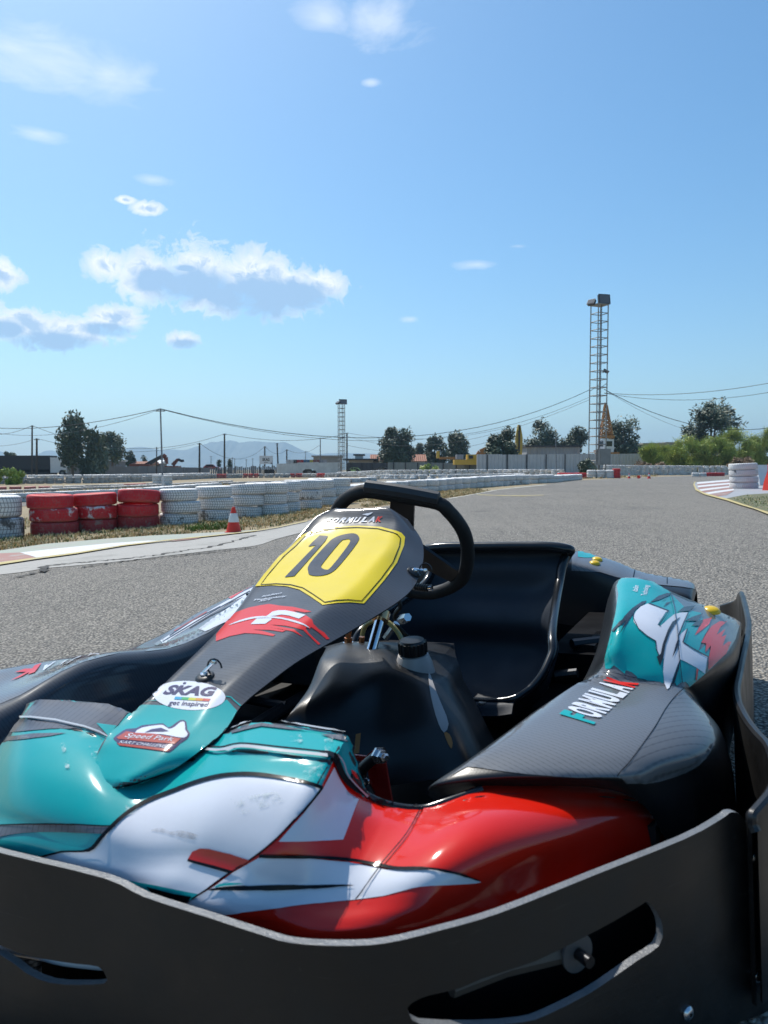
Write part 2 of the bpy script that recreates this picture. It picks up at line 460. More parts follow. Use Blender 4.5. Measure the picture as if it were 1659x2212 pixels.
# engine and brake between seat and pods
mb = MB()
mb.box((-.42, 1.22, .20), (.2, .24, .2), M['plastic_m']); mb.box((-.42, 1.2, .33), (.13, .17, .06), M['steel'])
for k in range(6): mb.box((-.42, 1.22, .24 + k * .018), (.24, .2, .006), M['steel'])
mb.tube(spline([(-.40, 1.3, .26), (-.36, 1.45, .3), (-.2, 1.56, .24)], 8), .022, M['gold'], 12)
mb.build('engine', kart)
mb = MB(); mb.lathe([(.03, -.004), (.085, -.004), (.085, .004), (.03, .004)], M['zinc'], frame((.37, 1.42, .14), (1, 0, 0)), 36, True)
mb.box((.37, 1.34, .19), (.05, .06, .05), M['steel']); mb.build('brake_disc', kart)
mb = MB(); mb.box((.36, 1.37, .12), (.16, .48, .19), M['void']); mb.box((.36, 1.05, .10), (.14, .2, .09), M['void']); mb.box((0, 1.66, .14), (1.0, .02, .2), M['void']); mb.build('dark_gap_filler', kart)  # black boxes added so the gap beside the seat stays in shade
mb = MB()

mb.tube([Q(*D('c6', (775, 560))[0], s=1.15), Q(*D('c6', (900, 545))[0], s=1.2)], .012, M['steel']); mb.build('brake_rod', kart); mb = MB(); mb.tube([Q(*D('c6', (700, 700))[0], s=1.0), Q(*D('c6', (800, 690))[0], s=1.0)], .01, M['steel']); mb.build('brake_linkage', kart)
mb = MB(); mb.box(Q(*D('c6', (840, 600))[0], s=1.18), (.05, .05, .05), M['steel']); mb.build('brake_caliper', kart)
for sx in (-1, 1):
    mb = MB(); mb.tube(spline([(sx * .12, .36, .06), (sx * .13, .33, .15), (sx * .13, .30, .22)], 5), .007, M['steel']); mb.tube([(sx * .10, .30, .22), (sx * .18, .30, .22)], .008, M['steel']); mb.build('pedal', kart)
pass

# ---------------------------------------------------------------- nose
P = []
def row(*pts): P.append([Q(x, y, z=z) for x, y, z in pts])
row((60, 1520, .33), (40, 1556, .32), (8, 1600, .30), (-30, 1660, .27), (-70, 1760, .23), (-110, 1850, .19), (-110, 1960, .12))
row((84, 1510, .345), (55, 1549, .335), (40, 1605, .32), (20, 1670, .30), (-10, 1760, .26), (-40, 1850, .21), (-40, 1990, .12))
row((120, 1511, .345), (85, 1558, .335), (80, 1615, .325), (72, 1690, .305), (60, 1780, .27), (50, 1870, .21), (60, 2020, .12))
row((228, 1517, .345), (182, 1573, .335), (182, 1630, .325), (180, 1705, .305), (175, 1800, .27), (170, 1905, .21), (180, 2060, .12))
row((277, 1536, .335), (226, 1593, .325), (226, 1650, .318), (228, 1730, .300), (225, 1825, .268), (215, 1925, .21), (230, 2090, .12))
row((380, 1572, .32), (335, 1640, .305), (320, 1695, .295), (310, 1765, .280), (295, 1850, .255), (275, 1945, .205), (300, 2130, .12))
row((480, 1588, .335), (440, 1629, .325), (420, 1690, .312), (400, 1765, .292), (375, 1850, .260), (330, 1960, .205), (370, 2160, .12))
row((512, 1571, .345), (500, 1617, .338), (475, 1680, .325), (450, 1755, .303), (415, 1845, .268), (360, 1970, .205), (400, 2170, .12))
row((565, 1556, .35), (525, 1615, .345), (505, 1680, .33), (480, 1755, .306), (440, 1850, .268), (385, 1975, .205), (420, 2180, .12))
row((735, 1582, .35), (700, 1634, .345), (655, 1705, .33), (600, 1785, .303), (530, 1880, .265), (440, 1995, .205), (480, 2200, .12))
row((750, 1600, .345), (722, 1652, .335), (685, 1722, .32), (635, 1800, .297), (565, 1890, .262), (470, 2005, .205), (510, 2210, .12))
row((770, 1660, .315), (745, 1690, .31), (715, 1745, .302), (670, 1820, .285), (610, 1905, .255), (530, 2015, .205), (560, 2230, .12))
row((797, 1716, .285), (786, 1722, .283), (775, 1770, .280), (735, 1840, .268), (680, 1920, .245), (610, 2030, .20), (640, 2260, .12))
row((850, 1738, .27), (840, 1745, .268), (828, 1790, .268), (790, 1860, .258), (735, 1945, .237), (690, 2050, .20), (710, 2290, .12))
row((914, 1744, .265), (906, 1752, .264), (888, 1795, .266), (845, 1865, .258), (795, 1945, .238), (745, 2050, .20), (780, 2290, .12))
row((965, 1728, .270), (962, 1737, .271), (955, 1785, .281), (925, 1845, .274), (880, 1925, .252), (840, 2050, .20), (870, 2290, .12))
row((1040, 1695, .278), (1040, 1712, .280), (1035, 1765, .290), (1010, 1830, .283), (975, 1915, .258), (950, 2030, .20), (980, 2270, .12))
row((1150, 1685, .27), (1150, 1708, .272), (1150, 1760, .274), (1140, 1820, .262), (1110, 1890, .238), (1080, 2000, .19), (1110, 2250, .12))
row((1290, 1692, .25), (1290, 1715, .252), (1290, 1755, .25), (1285, 1800, .235), (1260, 1860, .21), (1240, 1940, .17), (1250, 2150, .11))
row((1385, 1715, .225), (1388, 1730, .228), (1395, 1755, .225), (1400, 1785, .21), (1395, 1830, .19), (1380, 1890, .155), (1380, 2050, .10))
row((1420, 1750, .20), (1424, 1760, .20), (1430, 1778, .195), (1434, 1800, .185), (1434, 1840, .165), (1425, 1890, .135), (1425, 2000, .09))
# a narrow lip above and below the crease keeps it crisp
P2 = []
for r in P:
    a, b, c = r[0], r[1], r[2]
    P2.append([a + (a - b) * .06 + Vector((0, .012, -.02)), a.lerp(b, .03), a.lerp(b, .3), a.lerp(b, .90), b.lerp(c, .05), b.lerp(c, .30)] + r[2:])
for r in P2: r[-1] = r[-1] + Vector((0, .20, -.03))
mb = MB(); g = loftgrid(P2, 6, 5)
nl = len(g[0])
for it in range(14):
    h = [[p.copy() for p in r] for r in g]
    for i in range(3, len(g) - 4):
        for j in range(1, nl - 1):
            k = .45 if j > 22 else .12
            if 9 * 6 < i < 13 * 6: k *= .25
            g[i][j] = h[i][j].lerp((h[i - 2][j] + h[i - 1][j] + h[i + 1][j] + h[i + 2][j]) / 4, k)
nose = Skin([mb.grid(g, M['plastic'], .004, LC)])
L = .0007
nose.lay(mb, M['teal'], [(-400, 1480), (240, 1490), (300, 1530), (500, 1540), (760, 1570), (810, 1720), (730, 1760), (500, 2020), (450, 2140), (-400, 2140)], L * .6, sp=11)
crease = [(722, 1652), (680, 1716), (590, 1816), (500, 1886), (395, 1945)]
bigred = D('d1', (1438, 262), (1380, 390), (1310, 480), (1200, 600), (1100, 680), (1000, 745), (900, 815), (780, 880)) + [(380, 1985), (520, 2110), (830, 2180), (1100, 2110), (1300, 2010), (1480, 1900), (1540, 1800), (1460, 1680), (1290, 1630), (1040, 1630), (950, 1670), (912, 1715), (850, 1725), (797, 1708), (770, 1690)] + D('d1', (1490, 345), (1455, 300))
nose.lay(mb, M['red'], bigred, L * 1.3, sp=8)
wh = sm(D('d1', (160, 684), (270, 660), (392, 652), (450, 588), (540, 503), (640, 443), (760, 396), (850, 362), (950, 336), (1050, 328), (1150, 334), (1280, 354), (1378, 384)), 4) + sm(D('d1', (1310, 478), (1200, 598), (1100, 680), (1000, 745), (900, 818), (838, 858)), 4) + D('d1', (720, 835), (570, 785), (300, 735), (60, 720), (60, 700))
nose.lay(mb, M['white'], wh, L * 2, sp=11)
nose.lay(mb, M['teal'], D('d1', (560, 778), (700, 806), (860, 838), (835, 862), (760, 880), (640, 830)), L * 3)
nose.lay(mb, M['black'], D('d1', (640, 808), (760, 838), (835, 850), (800, 885), (700, 860)), L * 4)
blk = M['black']
nose.lay(mb, blk, stroke(sm(D('d1', (165, 680), (270, 656), (390, 649), (450, 586), (540, 501), (640, 441), (760, 394), (850, 360), (950, 334), (1050, 326), (1150, 332), (1280, 353), (1385, 381)), 4), [4] * 8 + [8] * 33 + [7] * 8), L * 4)
nose.lay(mb, blk, stroke(sm(D('d1', (1385, 381), (1310, 478), (1200, 598), (1100, 680), (1000, 745), (900, 818), (835, 860)), 4), 3.2), L * 4)
nose.lay(mb, M['red'], D('d1', (820, 688), (838, 655), (870, 641), (905, 642), (1000, 665), (1085, 692), (1010, 738), (930, 715)), L * 4)
nose.lay(mb, blk, D('d1', (820, 688), (930, 715), (1010, 738), (992, 748), (920, 727), (816, 698)), L * 4)
# right hand panel
nose.lay(mb, M['white'], D('d1', (1440, 290), (1470, 355), (1500, 400), (1545, 432), (1480, 605), (1340, 610), (1205, 612), (1310, 490), (1390, 385)), L * 2)
nose.lay(mb, M['white'], D('d1', (1120, 682), (1330, 684), (1500, 702), (1650, 732), (1545, 864), (1300, 886), (965, 927), (800, 880), (835, 862), (930, 805), (1010, 745)), L * 2)
nose.lay(mb, M['white'], D('d1', (1648, 733), (1542, 864), (1659, 850)) [:2] + sm(D('d2', (0, 848), (70, 829), (160, 806), (300, 796), (415, 785), (330, 757), (250, 738), (150, 736), (10, 736)), 3), L * 2)
nose.lay(mb, blk, stroke(sm(D('d1', (1125, 674), (1330, 677), (1500, 694), (1659, 724)) + D('d2', (70, 735), (200, 734), (320, 750), (405, 776)), 4), [7] * 20 + [5] * 6 + [3] * 3), L * 4)
nose.lay(mb, blk, sm(D('d1', (905, 822), (1000, 806), (1200, 796), (1400, 799), (1535, 806), (1400, 813), (1200, 820), (1000, 824)), 3, True), L * 4)
nose.lay(mb, M['teal'], D('d1', (955, 797), (1000, 792), (1080, 794), (1000, 803), (930, 812)), L * 4.5)
nose.lay(mb, blk, stroke(sm(D('d2', (165, 470), (100, 590), (0, 708)) + D('d1', (1640, 735), (1540, 868)), 4), 2.4), L * 5)
# black strip sweeping down from the ledge corner
nose.lay(mb, blk, stroke(sm(D('d1', (880, 205), (960, 213), (1040, 198), (1200, 214), (1420, 240), (1448, 275), (1470, 325), (1510, 375), (1560, 408), (1640, 434)) + D('d2', (60, 455), (165, 468)), 4), [4] * 16 + [9, 11, 12, 12] + [13] * 20 + [9] * 5), L * 5)
nose.lay(mb, M['edge_highlight'], stroke(sm(D('d1', (885, 222), (960, 226), (1045, 211), (1200, 228), (1415, 252)), 4), [5] * 5 + [6] * 12), L * 6)
nose.lay(mb, M['edge_highlight'], stroke(sm(D('d1', (1450, 240), (1472, 275), (1490, 325), (1530, 370), (1585, 412)), 4), 3), L * 6)
nose.lay(mb, M['edge_highlight'], stroke(sm(D('d1', (1000, 128), (1060, 108), (1130, 90), (1300, 118), (1490, 150)), 4), 2.2), L * 6)
nose.lay(mb, M['carbon_b'], D('d1', (1000, 138), (1060, 120), (1130, 104), (1250, 122), (1330, 135), (1250, 132), (1130, 118), (1060, 134), (1005, 148)), L * 3)
nose.lay(mb, M['carbon_b'], D('d1', (1385, 152), (1480, 156), (1500, 185), (1440, 172)), L * 3)
nose.lay(mb, M['red'], D('d1', (1510, 300), (1530, 312), (1545, 345), (1520, 330)), L * 3)
# ribbed carbon trim on the far ledge
nose.lay(mb, M['carbon_b'], D('c7', (228, 702), (640, 722), (770, 772), (640, 935), (500, 880), (135, 815)), L * 2)
nose.lay(mb, M['edge_highlight'], stroke(D('c7', (130, 818), (330, 842), (500, 882), (580, 912), (640, 945)), 3.5), L * 6)
nose.lay(mb, M['edge_highlight'], stroke(D('c7', (228, 703), (420, 712), (630, 724), (770, 774)), 2), L * 6)
nose.lay(mb, M['teal'], D('c7', (570, 855), (690, 870), (640, 930)), L * 3)
nose.lay(mb, M['carbon_b'], D('c7', (130, 822), (330, 850), (500, 890), (440, 882), (300, 885), (60, 905), (90, 860)), L * 2)
nose.lay(mb, M['carbon_b'], D('c7', (50, 930), (200, 912), (395, 910), (300, 928), (150, 945), (35, 955)), L * 2)
nose.lay(mb, M['carbon_b'], sm(D('d1', (-40, 545), (100, 538), (270, 536), (500, 550)), 3) + sm(D('d1', (452, 578), (250, 570), (100, 575), (-40, 600)), 3), L * 2)
nose.lay(mb, blk, stroke(sm(D('d1', (-40, 544), (100, 537), (270, 535), (500, 549)), 3), 2.5), L * 3)
nose.lay(mb, M['carbon_b'], D('d1', (660, 556), (720, 552), (760, 572), (850, 582), (870, 600), (800, 590), (740, 575)), L * 2.4) if False else None
mb.tube(spline([r[1].lerp(r[0], .3) + Vector((0, .003, 0)) for r in P[11:17]], 5), .0048, M['gloss'], 8)
mb.build('nose_cone', kart, 50)

# dirt smear on the white panel
m, nt, b = nodes('tyre_scuff'); n1 = noisetex(nt, objco(nt), 40, 5)
nt.links.new(mix(nt, n1, (.30, .31, .33), (.50, .51, .55)), b.inputs['Base Color']); b.inputs['Roughness'].default_value = .6
nt.links.new(ramp(nt, noisetex(nt, objco(nt), 55, 4), [(.40, 0.0), (.68, .7)]), b.inputs['Alpha'])
M['scuff'] = m
mb = MB(); nose.lay(mb, m, sm(D('d1', (655, 566), (700, 556), (740, 570), (790, 566), (860, 584), (880, 604), (820, 600), (760, 588), (700, 574)), 3, True), L * 3.2, sp=5)
o = mb.build('scuff_mark', kart); o['label'] = 'grey rubber scuff on the white nose panel'
m, nt, b = nodes('pale_scuff'); b.inputs['Base Color'].default_value = (.55, .62, .62, 1); b.inputs['Roughness'].default_value = .7
nt.links.new(ramp(nt, noisetex(nt, scaled(nt, objco(nt), (1, 1, .5)), 70, 6, .7), [(.50, 0.0), (.66, .65)]), b.inputs['Alpha'])
for q in (((1255, 165), (1300, 150), (1310, 185), (1280, 200), (1240, 185)), ((1320, 290), (1400, 285), (1395, 340), (1330, 370), (1300, 340)), ((1400, 170), (1440, 165), (1440, 235), (1405, 235)), ((262, 180), (280, 185), (305, 300), (285, 300)), ((380, 200), (440, 190), (450, 250), (400, 260)), ((500, 470), (620, 430), (640, 470), (520, 520)), ((1000, 430), (1200, 400), (1230, 440), (1040, 500))):
    mb = MB(); nose.lay(mb, m, D('d1', *q), L * 3.4, sp=6); mb.build('scuff_mark', kart)

# ---------------------------------------------------------------- front bumper
TOP = [(-188, 1785), (-100, 1808), (0, 1842), (225, 1897), (310, 1937), (450, 1982), (560, 2018), (630, 2037), (730, 2043), (830, 2038), (950, 2010), (1080, 1972), (1280, 1892), (1480, 1812), (1560, 1768), (1578, 1755), (1596, 1757), (1608, 1772), (1619, 1797), (1630, 1800), (1662, 1786), (1720, 1756)]
plan = [Q(x, y, z=.25) for x, y in [(-190, 1792), (-100, 1816), (0, 1846), (225, 1900), (450, 1978), (630, 2030), (830, 2040), (1080, 1972), (1280, 1892), (1480, 1812), (1580, 1760), (1640, 1745), (1720, 1690)]]
pl2 = spline(plan, 6)
gw = [[Vector((p.x, p.y, z)) for p in pl2] for z in (-.10, .0, .1, .2, .3, .42)]
tmp = MB(); wall = Skin([tmp.grid(gw, M['hdpe'])])
low = [PX(Vector((p.x, p.y, .012))) for p in pl2][::3]
outline = sm([q for q in TOP], 3) + low[::-1]
holes = [sm(D('d2', (105, 1325), (140, 1298), (200, 1275), (330, 1245), (420, 1205), (650, 1130), (850, 1032), (1000, 952), (1110, 886), (1140, 872), (1180, 915), (1205, 985), (1188, 1062), (1100, 1122), (1000, 1192), (880, 1272), (700, 1362), (600, 1392), (400, 1408), (160, 1402), (110, 1360)), 2, True),
         sm(D('d1', (-420, 985), (-200, 1010), (0, 1060), (70, 1090), (160, 1114), (330, 1140), (425, 1152), (458, 1195), (450, 1224), (340, 1230), (215, 1222), (110, 1178), (0, 1100), (-200, 1060), (-420, 1045)), 2, True)]
outline = [p for p in outline if True]
V2, Fc = tri2d(outline, holes, 26)
mb = MB(); front = [wall.hit(x, y, 0) for x, y in V2]
ok = [f for f in Fc if all(front[i] is not None for i in f)]
def plate(mb, pts, faces, thick, face_mat, edge_mat, flip=False):
    nrm = [Vector() for _ in pts]
    for f in faces:
        n = (pts[f[1]] - pts[f[0]]).cross(pts[f[2]] - pts[f[0]])
        if n.dot(LC - pts[f[0]]) < 0: n = -n
        for i in f: nrm[i] += n
    used = sorted({i for f in faces for i in f}); mp = {u: i for i, u in enumerate(used)}
    A = [pts[u] for u in used]; B = [pts[u] - Vector((nrm[u].x, nrm[u].y, 0)).normalized() * thick for u in used]
    FF = []
    for f in faces:
        g = [mp[i] for i in f]; n = (A[g[1]] - A[g[0]]).cross(A[g[2]] - A[g[0]])
        FF.append(tuple(g) if n.dot(LC - A[g[0]]) > 0 else tuple(reversed(g)))
    mb.add(A, FF, face_mat); mb.add(B, [tuple(reversed(f)) for f in FF], face_mat)
    cnt = {}
    for f in FF:
        for i in range(len(f)):
            e = (f[i], f[(i + 1) % len(f)]); k = tuple(sorted(e)); cnt.setdefault(k, []).append(e)
    n = len(A); bd = [v[0] for v in cnt.values() if len(v) == 1]
    ch = .0012
    mb.add(A + B, [(a, a + n, b2 + n, b2) for a, b2 in bd], edge_mat)
plate(mb, front, ok, .0085, M['hdpe'], M['hdpe_lit_edge'])
a0 = wall.hit(-186, 1795, 0); far_p = spline([a0, Vector((a0.x - .09, a0.y + .035, 0)), Vector((-.61, .17, 0)), Vector((-.675, .29, 0)), Vector((-.69, .41, 0))], 5)
mb.grid([[Vector((p.x, p.y, z - .03 * (i / 20) * (z > .1))) for i, p in enumerate(far_p)] for z in (.012, .1, .18, a0.z + .004)], M['hdpe'], .0105, Vector((-3, -3, .2)))
bump_o = mb.build('front_bumper', kart, 35)
def bolt(px, surf_pt, n, r, parent, name='bolt', mat=None):
    mb = MB(); fr = frame(surf_pt, n); mat = mat or M['zinc']
    mb.lathe([(0, .004), (r * .55, .004), (r * .75, .0032), (r, .0012), (r, -.001)], mat, fr, 20)
    mb.lathe([(0, .0042), (r * .3, .0042), (r * .3, .0025)], M['steel'], fr, 6); mb.build(name, parent)
for x, y in ((1484, 2187), (1634, 2107), (1632, 1850)):
    h = wall.hit(x, y, .001); n = wall.hit(x, y, .011) - h
    bolt(None, h, n, .0075, bump_o)
# metal bracket with washer seen through the slot
mb = MB(); c = wall.hit(*D('d2', (905, 1145))[0], -.024); n = wall.hit(*D('d2', (905, 1145))[0], .01) - wall.hit(*D('d2', (905, 1145))[0], 0)
mb.lathe([(0, .003), (.019, .003), (.019, 0)], M['wash'], frame(c, n), 24); mb.lathe([(0, .02), (.006, .02), (.006, 0)], M['steel'], frame(c, n), 12)
a = wall.hit(*D('d2', (350, 1320))[0], -.03); b2 = wall.hit(*D('d2', (600, 1220))[0], -.03); mb.tube([a, b2, wall.hit(*D('d2', (905, 1160))[0], -.035)], .011, M['pipe'])
a2 = wall.hit(*D('d2', (350, 1262))[0], -.04); mb.tube([a2, wall.hit(*D('d2', (640, 1165))[0], -.04)], .014, M['plastic'])
mb.build('bumper_bracket', kart)
mb = MB(); ins = [[Vector((p.x, p.y, z)) + Vector((0, .10, 0)) for p in spline(plan[1:12], 4)] for z in (.008, .19)]; mb.grid(ins, M['void'], .004); mb.build('dark_slot_backing', kart)  # black sheet added behind the slots to keep them dark

mb = MB(); mb.tube(spline([wall.hit(x, y, -.035) for x, y in D('d1', (-150, 1130), (60, 1172), (170, 1200), (300, 1218), (400, 1228), (430, 1240))], 4), .008, M['white'], 10); mb.build('nose_underlip', kart)
# ---------------------------------------------------------------- steering fairing
ST = [((722, 1101), (846, 1101), (882, 1124)), ((681, 1118), (866, 1135), (910, 1165)), ((654, 1149), (860, 1165), (915, 1200)), ((620, 1186), (846, 1192), (908, 1236)),
      ((586, 1223), (815, 1230), (890, 1272)), ((549, 1267), (775, 1272), (850, 1306)), ((507, 1326), (690, 1333), (750, 1367)), ((443, 1395), (598, 1404), (650, 1424)),
      ((384, 1452), (533, 1462), (580, 1475)), ((330, 1504), (478, 1520), (521, 1525)), ((270, 1558), (440, 1575), (487, 1577)), ((228, 1597), (385, 1619), (432, 1622)),
      ((207, 1640), (345, 1654), (377, 1660)), ((208, 1682), (290, 1688), (312, 1690)), ((230, 1698), (258, 1700), (264, 1702))]
FPL = (Vector((.05, .03, 0)), Vector((.72, .05, 0)).normalized())
rows = []
for i, (l, r, bt) in enumerate(ST):
    c = Q((l[0] * .49 + r[0] * .51), (l[1] + r[1]) / 2, pl=FPL); s = c.y
    pl = Q(*l, s=s); pr = Q(*r, s=s)
    drop = min(.05, .018 + .004 * (len(ST) - i)) if i > 1 else .03
    pb = Q(*bt, s=s + .012)
    if i > 12: drop *= .5
    left = Vector((pl.x - .010, s + .012, pl.z - drop))
    mid = (pl + pr) * .5 + Vector((0, 0, .0045 if 1 < i < 13 else .002))
    rows.append([left, pl, pl.lerp(pr, .10) + Vector((0, 0, .002)), mid, pl.lerp(pr, .86) + Vector((0, 0, .004)), pr, pb])
e0 = [p + Vector((0, .012, -.006)) for p in rows[0]]; rows = [e0] + rows
tip = [p + Vector((0, -.004, -.014)) for p in rows[-1]]; rows.append(tip)
mb = MB(); g = loftgrid(rows, 6, 5); fair = Skin([mb.grid(g, M['carbon'], .0035, LC, mat_in=M['plastic'])])
# painted teal tip
tealtip = D('e1', (520, 340), (700, 345), (900, 355), (1150, 345), (1380, 310), (1440, 290), (1545, 405), (1545, 420), (1395, 650), (1300, 740), (900, 1010), (600, 1130), (300, 1260), (60, 1260), (20, 1040), (90, 880), (230, 620), (380, 420))
fair.lay(mb, M['teal'], tealtip, L, sp=9)
fair.lay(mb, M['teal'], stroke(D('e1', (585, 300), (700, 298), (760, 300)), 1.2), L)
fair.lay(mb, M['teal'], stroke(D('e1', (1430, 255), (1480, 262), (1530, 310), (1585, 362)), [2, 2.5, 2.5, 3]), L)
fair.lay(mb, blk, stroke(sm(D('e1', (75, 1075), (105, 1130), (180, 1180), (260, 1195), (340, 1188), (600, 1112), (870, 1020)), 4), 3), L * 2) 
# red brush strokes and white emblem
rr = M['redglow']
fair.lay(mb, rr, D('e2', (0, 655), (130, 500), (230, 380), (420, 310), (580, 278), (690, 262), (830, 285), (1000, 300), (1130, 330), (1240, 362), (1150, 372), (1000, 345), (1100, 400), (1165, 410), (1245, 465), (1260, 520), (1330, 590), (1400, 630), (1470, 715), (1430, 720), (1330, 630), (1230, 560), (1210, 590), (1190, 560), (1160, 580), (1200, 640), (1350, 780), (1325, 792), (1130, 600), (1020, 570), (900, 545), (700, 530), (850, 560), (1010, 590), (1130, 690), (1000, 620), (850, 590), (640, 560), (800, 585), (910, 605), (860, 625), (700, 600), (480, 595), (600, 612), (770, 660), (740, 680), (560, 650), (380, 640), (180, 680), (0, 745)), L, sp=5)
wf = M['white']
fair.lay(mb, wf, sm(D('e2', (155, 545), (300, 482), (450, 440), (600, 424), (780, 432), (950, 462), (1080, 500), (1165, 540), (1210, 580), (1130, 540), (1000, 500), (850, 462), (700, 448), (560, 448), (430, 468), (300, 502)), 2, True), L * 2, sp=4)
fair.lay(mb, wf, D('e2', (680, 408), (730, 368), (800, 350), (900, 348), (1000, 368), (1165, 408), (1075, 458), (950, 418), (850, 405), (770, 420), (640, 430)), L * 2, sp=4)
fair.lay(mb, wf, D('e2', (530, 455), (720, 450), (720, 470), (640, 525), (450, 530)), L * 2, sp=4)
fair.text(mb, wf, 'Italian', D('e2', (590, 178), (850, 130), (865, 112), (605, 160)), L * 2, .02, .2)
fair.text(mb, wf, 'Technology', D('e2', (470, 232), (905, 178), (930, 152), (500, 205)), L * 2, .02, .2)
fair.text(mb, wf, 'Kart', D('e2', (550, 240), (700, 215), (735, 190), (585, 216)), L * 2, .02, .2)
fo = mb.build('steering_fairing', kart, 50)
# number panel, a sticker of its own
yo = D('c5', (396, 352), (450, 330), (520, 312), (640, 298), (760, 293), (900, 301), (1000, 327), (1030, 340), (1052, 366), (1045, 420), (1000, 530), (920, 640), (850, 722), (790, 790), (700, 782), (620, 786), (528, 800), (450, 746), (380, 702), (300, 681), (200, 674), (96, 680), (150, 606), (250, 490), (330, 420))
cx, cy = sum(p[0] for p in yo) / len(yo), sum(p[1] for p in yo) / len(yo)
mb = MB(); fair.lay(mb, M['yellow'], yo, L * 1.5, sp=9)
ins = [(cx + (x - cx) * .945 + (-2 if x > cx else 3), cy + (y - cy) * .945) for x, y in yo]
fair.lay(mb, M['black'], stroke(ins[:] + [ins[0]], 1.9), L * 2.6, sp=6)
fair.lay(mb, M['ink'], D('c5', (286, 626), (318, 622), (348, 619), (545, 395), (562, 362), (510, 358), (470, 395), (436, 430), (470, 424), (486, 420)), L * 3, sp=6)
fair.lay(mb, M['ink'], sm(D('c5', (436, 590), (445, 540), (560, 410), (600, 376), (650, 356), (720, 345), (756, 362), (750, 405), (640, 545), (580, 598), (510, 617), (450, 612)), 3, True), L * 3, holes=[sm(D('c5', (520, 562), (535, 530), (640, 402), (668, 386), (700, 384), (692, 420), (585, 558), (550, 578)), 3, True)], sp=6)
o = mb.build('number_panel', fo, 60); o['label'] = 'yellow panel with black number 10'
mb = MB()
fair.word(mb, [('F', M['teal']), ('O', wf), ('R', wf), ('M', wf), ('U', wf), ('L', wf), ('A', wf), ('K', M['redglow'])], D('c5', (525, 276), (908, 270), (915, 234), (552, 246)), L * 2, .04, .25)
fair.lay(mb, wf, D('c5', (780, 222), (810, 215), (850, 208), (835, 220), (815, 230)), L * 2, sp=4)
mb.build('top_lettering', fo, 60)
el = [(D('e1', (1060 + 375 * math.cos(a) - 10, 250 + 150 * math.sin(a) + 18 * math.cos(a)))[0]) for a in [k * math.pi / 20 for k in range(40)]]
mb = MB(); fair.lay(mb, wf, el, L * 1.6, sp=6)
M['violet'] = film('violet_ink', (.045, .025, .09))
fair.text(mb, M['violet'], 'SKAG', D('e1', (770, 240), (1300, 262), (1345, 165), (850, 140)), L * 2.4, .045, .15)
fair.lay(mb, M['violet'], D('e1', (985, 132), (1000, 112), (1025, 118), (1008, 136)), L * 2.4, sp=3)
for i, c in enumerate(((.02, .3, .5), (.04, .36, .12), (.5, .5, .03), (.6, .25, .02), (.5, .05, .03))):
    mm = film('rainbow_ink', c)
    fair.lay(mb, mm, [bil(D('e1', (895, 292), (1255, 315), (1275, 288), (910, 264)), u, v) for u, v in ((i / 5, 0), ((i + 1) / 5, 0), ((i + 1) / 5, 1), (i / 5, 1))], L * 2.4, sp=4)
fair.text(mb, M['violet'], 'get inspired', D('e1', (830, 362), (1240, 385), (1260, 325), (850, 300)), L * 2.4, .01, .15)
o = mb.build('oval_sticker', fo, 60); o['label'] = 'white oval sticker with violet lettering'
mb = MB()
fair.lay(mb, M['violet'], sm(D('e1', (265, 695), (330, 640), (400, 598), (500, 590), (560, 560), (680, 548), (780, 540), (830, 580), (880, 560), (960, 505), (1020, 520), (1030, 600), (1055, 640), (1030, 700), (960, 745), (860, 830), (800, 835), (550, 800), (330, 770), (300, 730)), 2, True), L * 1.6, sp=5)
fair.lay(mb, wf, sm(D('e1', (490, 640), (560, 588), (690, 565), (780, 560), (840, 600), (900, 580), (960, 530), (1005, 530), (1010, 610), (1035, 650), (1000, 690), (900, 680), (760, 655), (600, 655)), 2, True), L * 2.2, sp=5)
M['rust'] = film('rust_red_ink', (.40, .05, .025))
fair.lay(mb, M['violet'], D('e1', (590, 640), (660, 605), (760, 590), (840, 625), (780, 632), (690, 632)), L * 2.6, sp=4)
fair.lay(mb, M['rust'], D('e1', (300, 690), (400, 625), (480, 640), (680, 650), (900, 690), (965, 700), (900, 755), (640, 735), (430, 712), (320, 705)), L * 2.4, sp=5)
fair.text(mb, wf, 'Speed Park', D('e1', (370, 700), (880, 745), (900, 690), (420, 645)), L * 3, .0, .3)
fair.lay(mb, M['rust'], D('e1', (310, 745), (860, 812), (820, 832), (330, 770)), L * 2.4, sp=5)
fair.text(mb, wf, 'KART CHALLENGE', D('e1', (330, 745), (830, 800), (880, 775), (350, 720)), L * 2.6, .0, .1)
o = mb.build('circuit_sticker', fo, 60); o['label'] = 'red and white circuit sticker with racing kart outline'
# spring clips
def clip(px, d_up, ln):
    n0 = fair.hit(px[0], px[1], .0); n = (fair.hit(px[0], px[1], .01) - n0).normalized(); fr = frame(n0, n)
    mb = MB(); mb.lathe([(0, .004), (.010, .005), (.013, .003), (.0135, 0)], M['plastic'], fr, 20)
    o = mb.build('clip_grommet', fo)
    mb = MB(); mb.lathe([(0, .008), (.005, .0075), (.0055, .003)], M['chrome'], fr, 12)
    a = fr(Vector((0, 0, .008))); e = Q(d_up[0], d_up[1], d=(KM @ a - CO).dot(FWD) - .005)
    mb.tube([a, a.lerp(e, .5), e], .0024, M['chrome'], 8); mb.lathe([(0, .004), (.0035, .003), (.0045, 0), (.0035, -.003), (0, -.004)], M['chrome'], lambda p: e + p, 10)
    q = [a + (e - a) * .5 + Vector((math.cos(k * .5) * .012, 0, math.sin(k * .5) * .012)) + Vector((.010, 0, 0)) for k in range(0, 9)]
    mb.tube(q, .0013, M['steel'], 6)
    mb.build('spring_clip', fo)
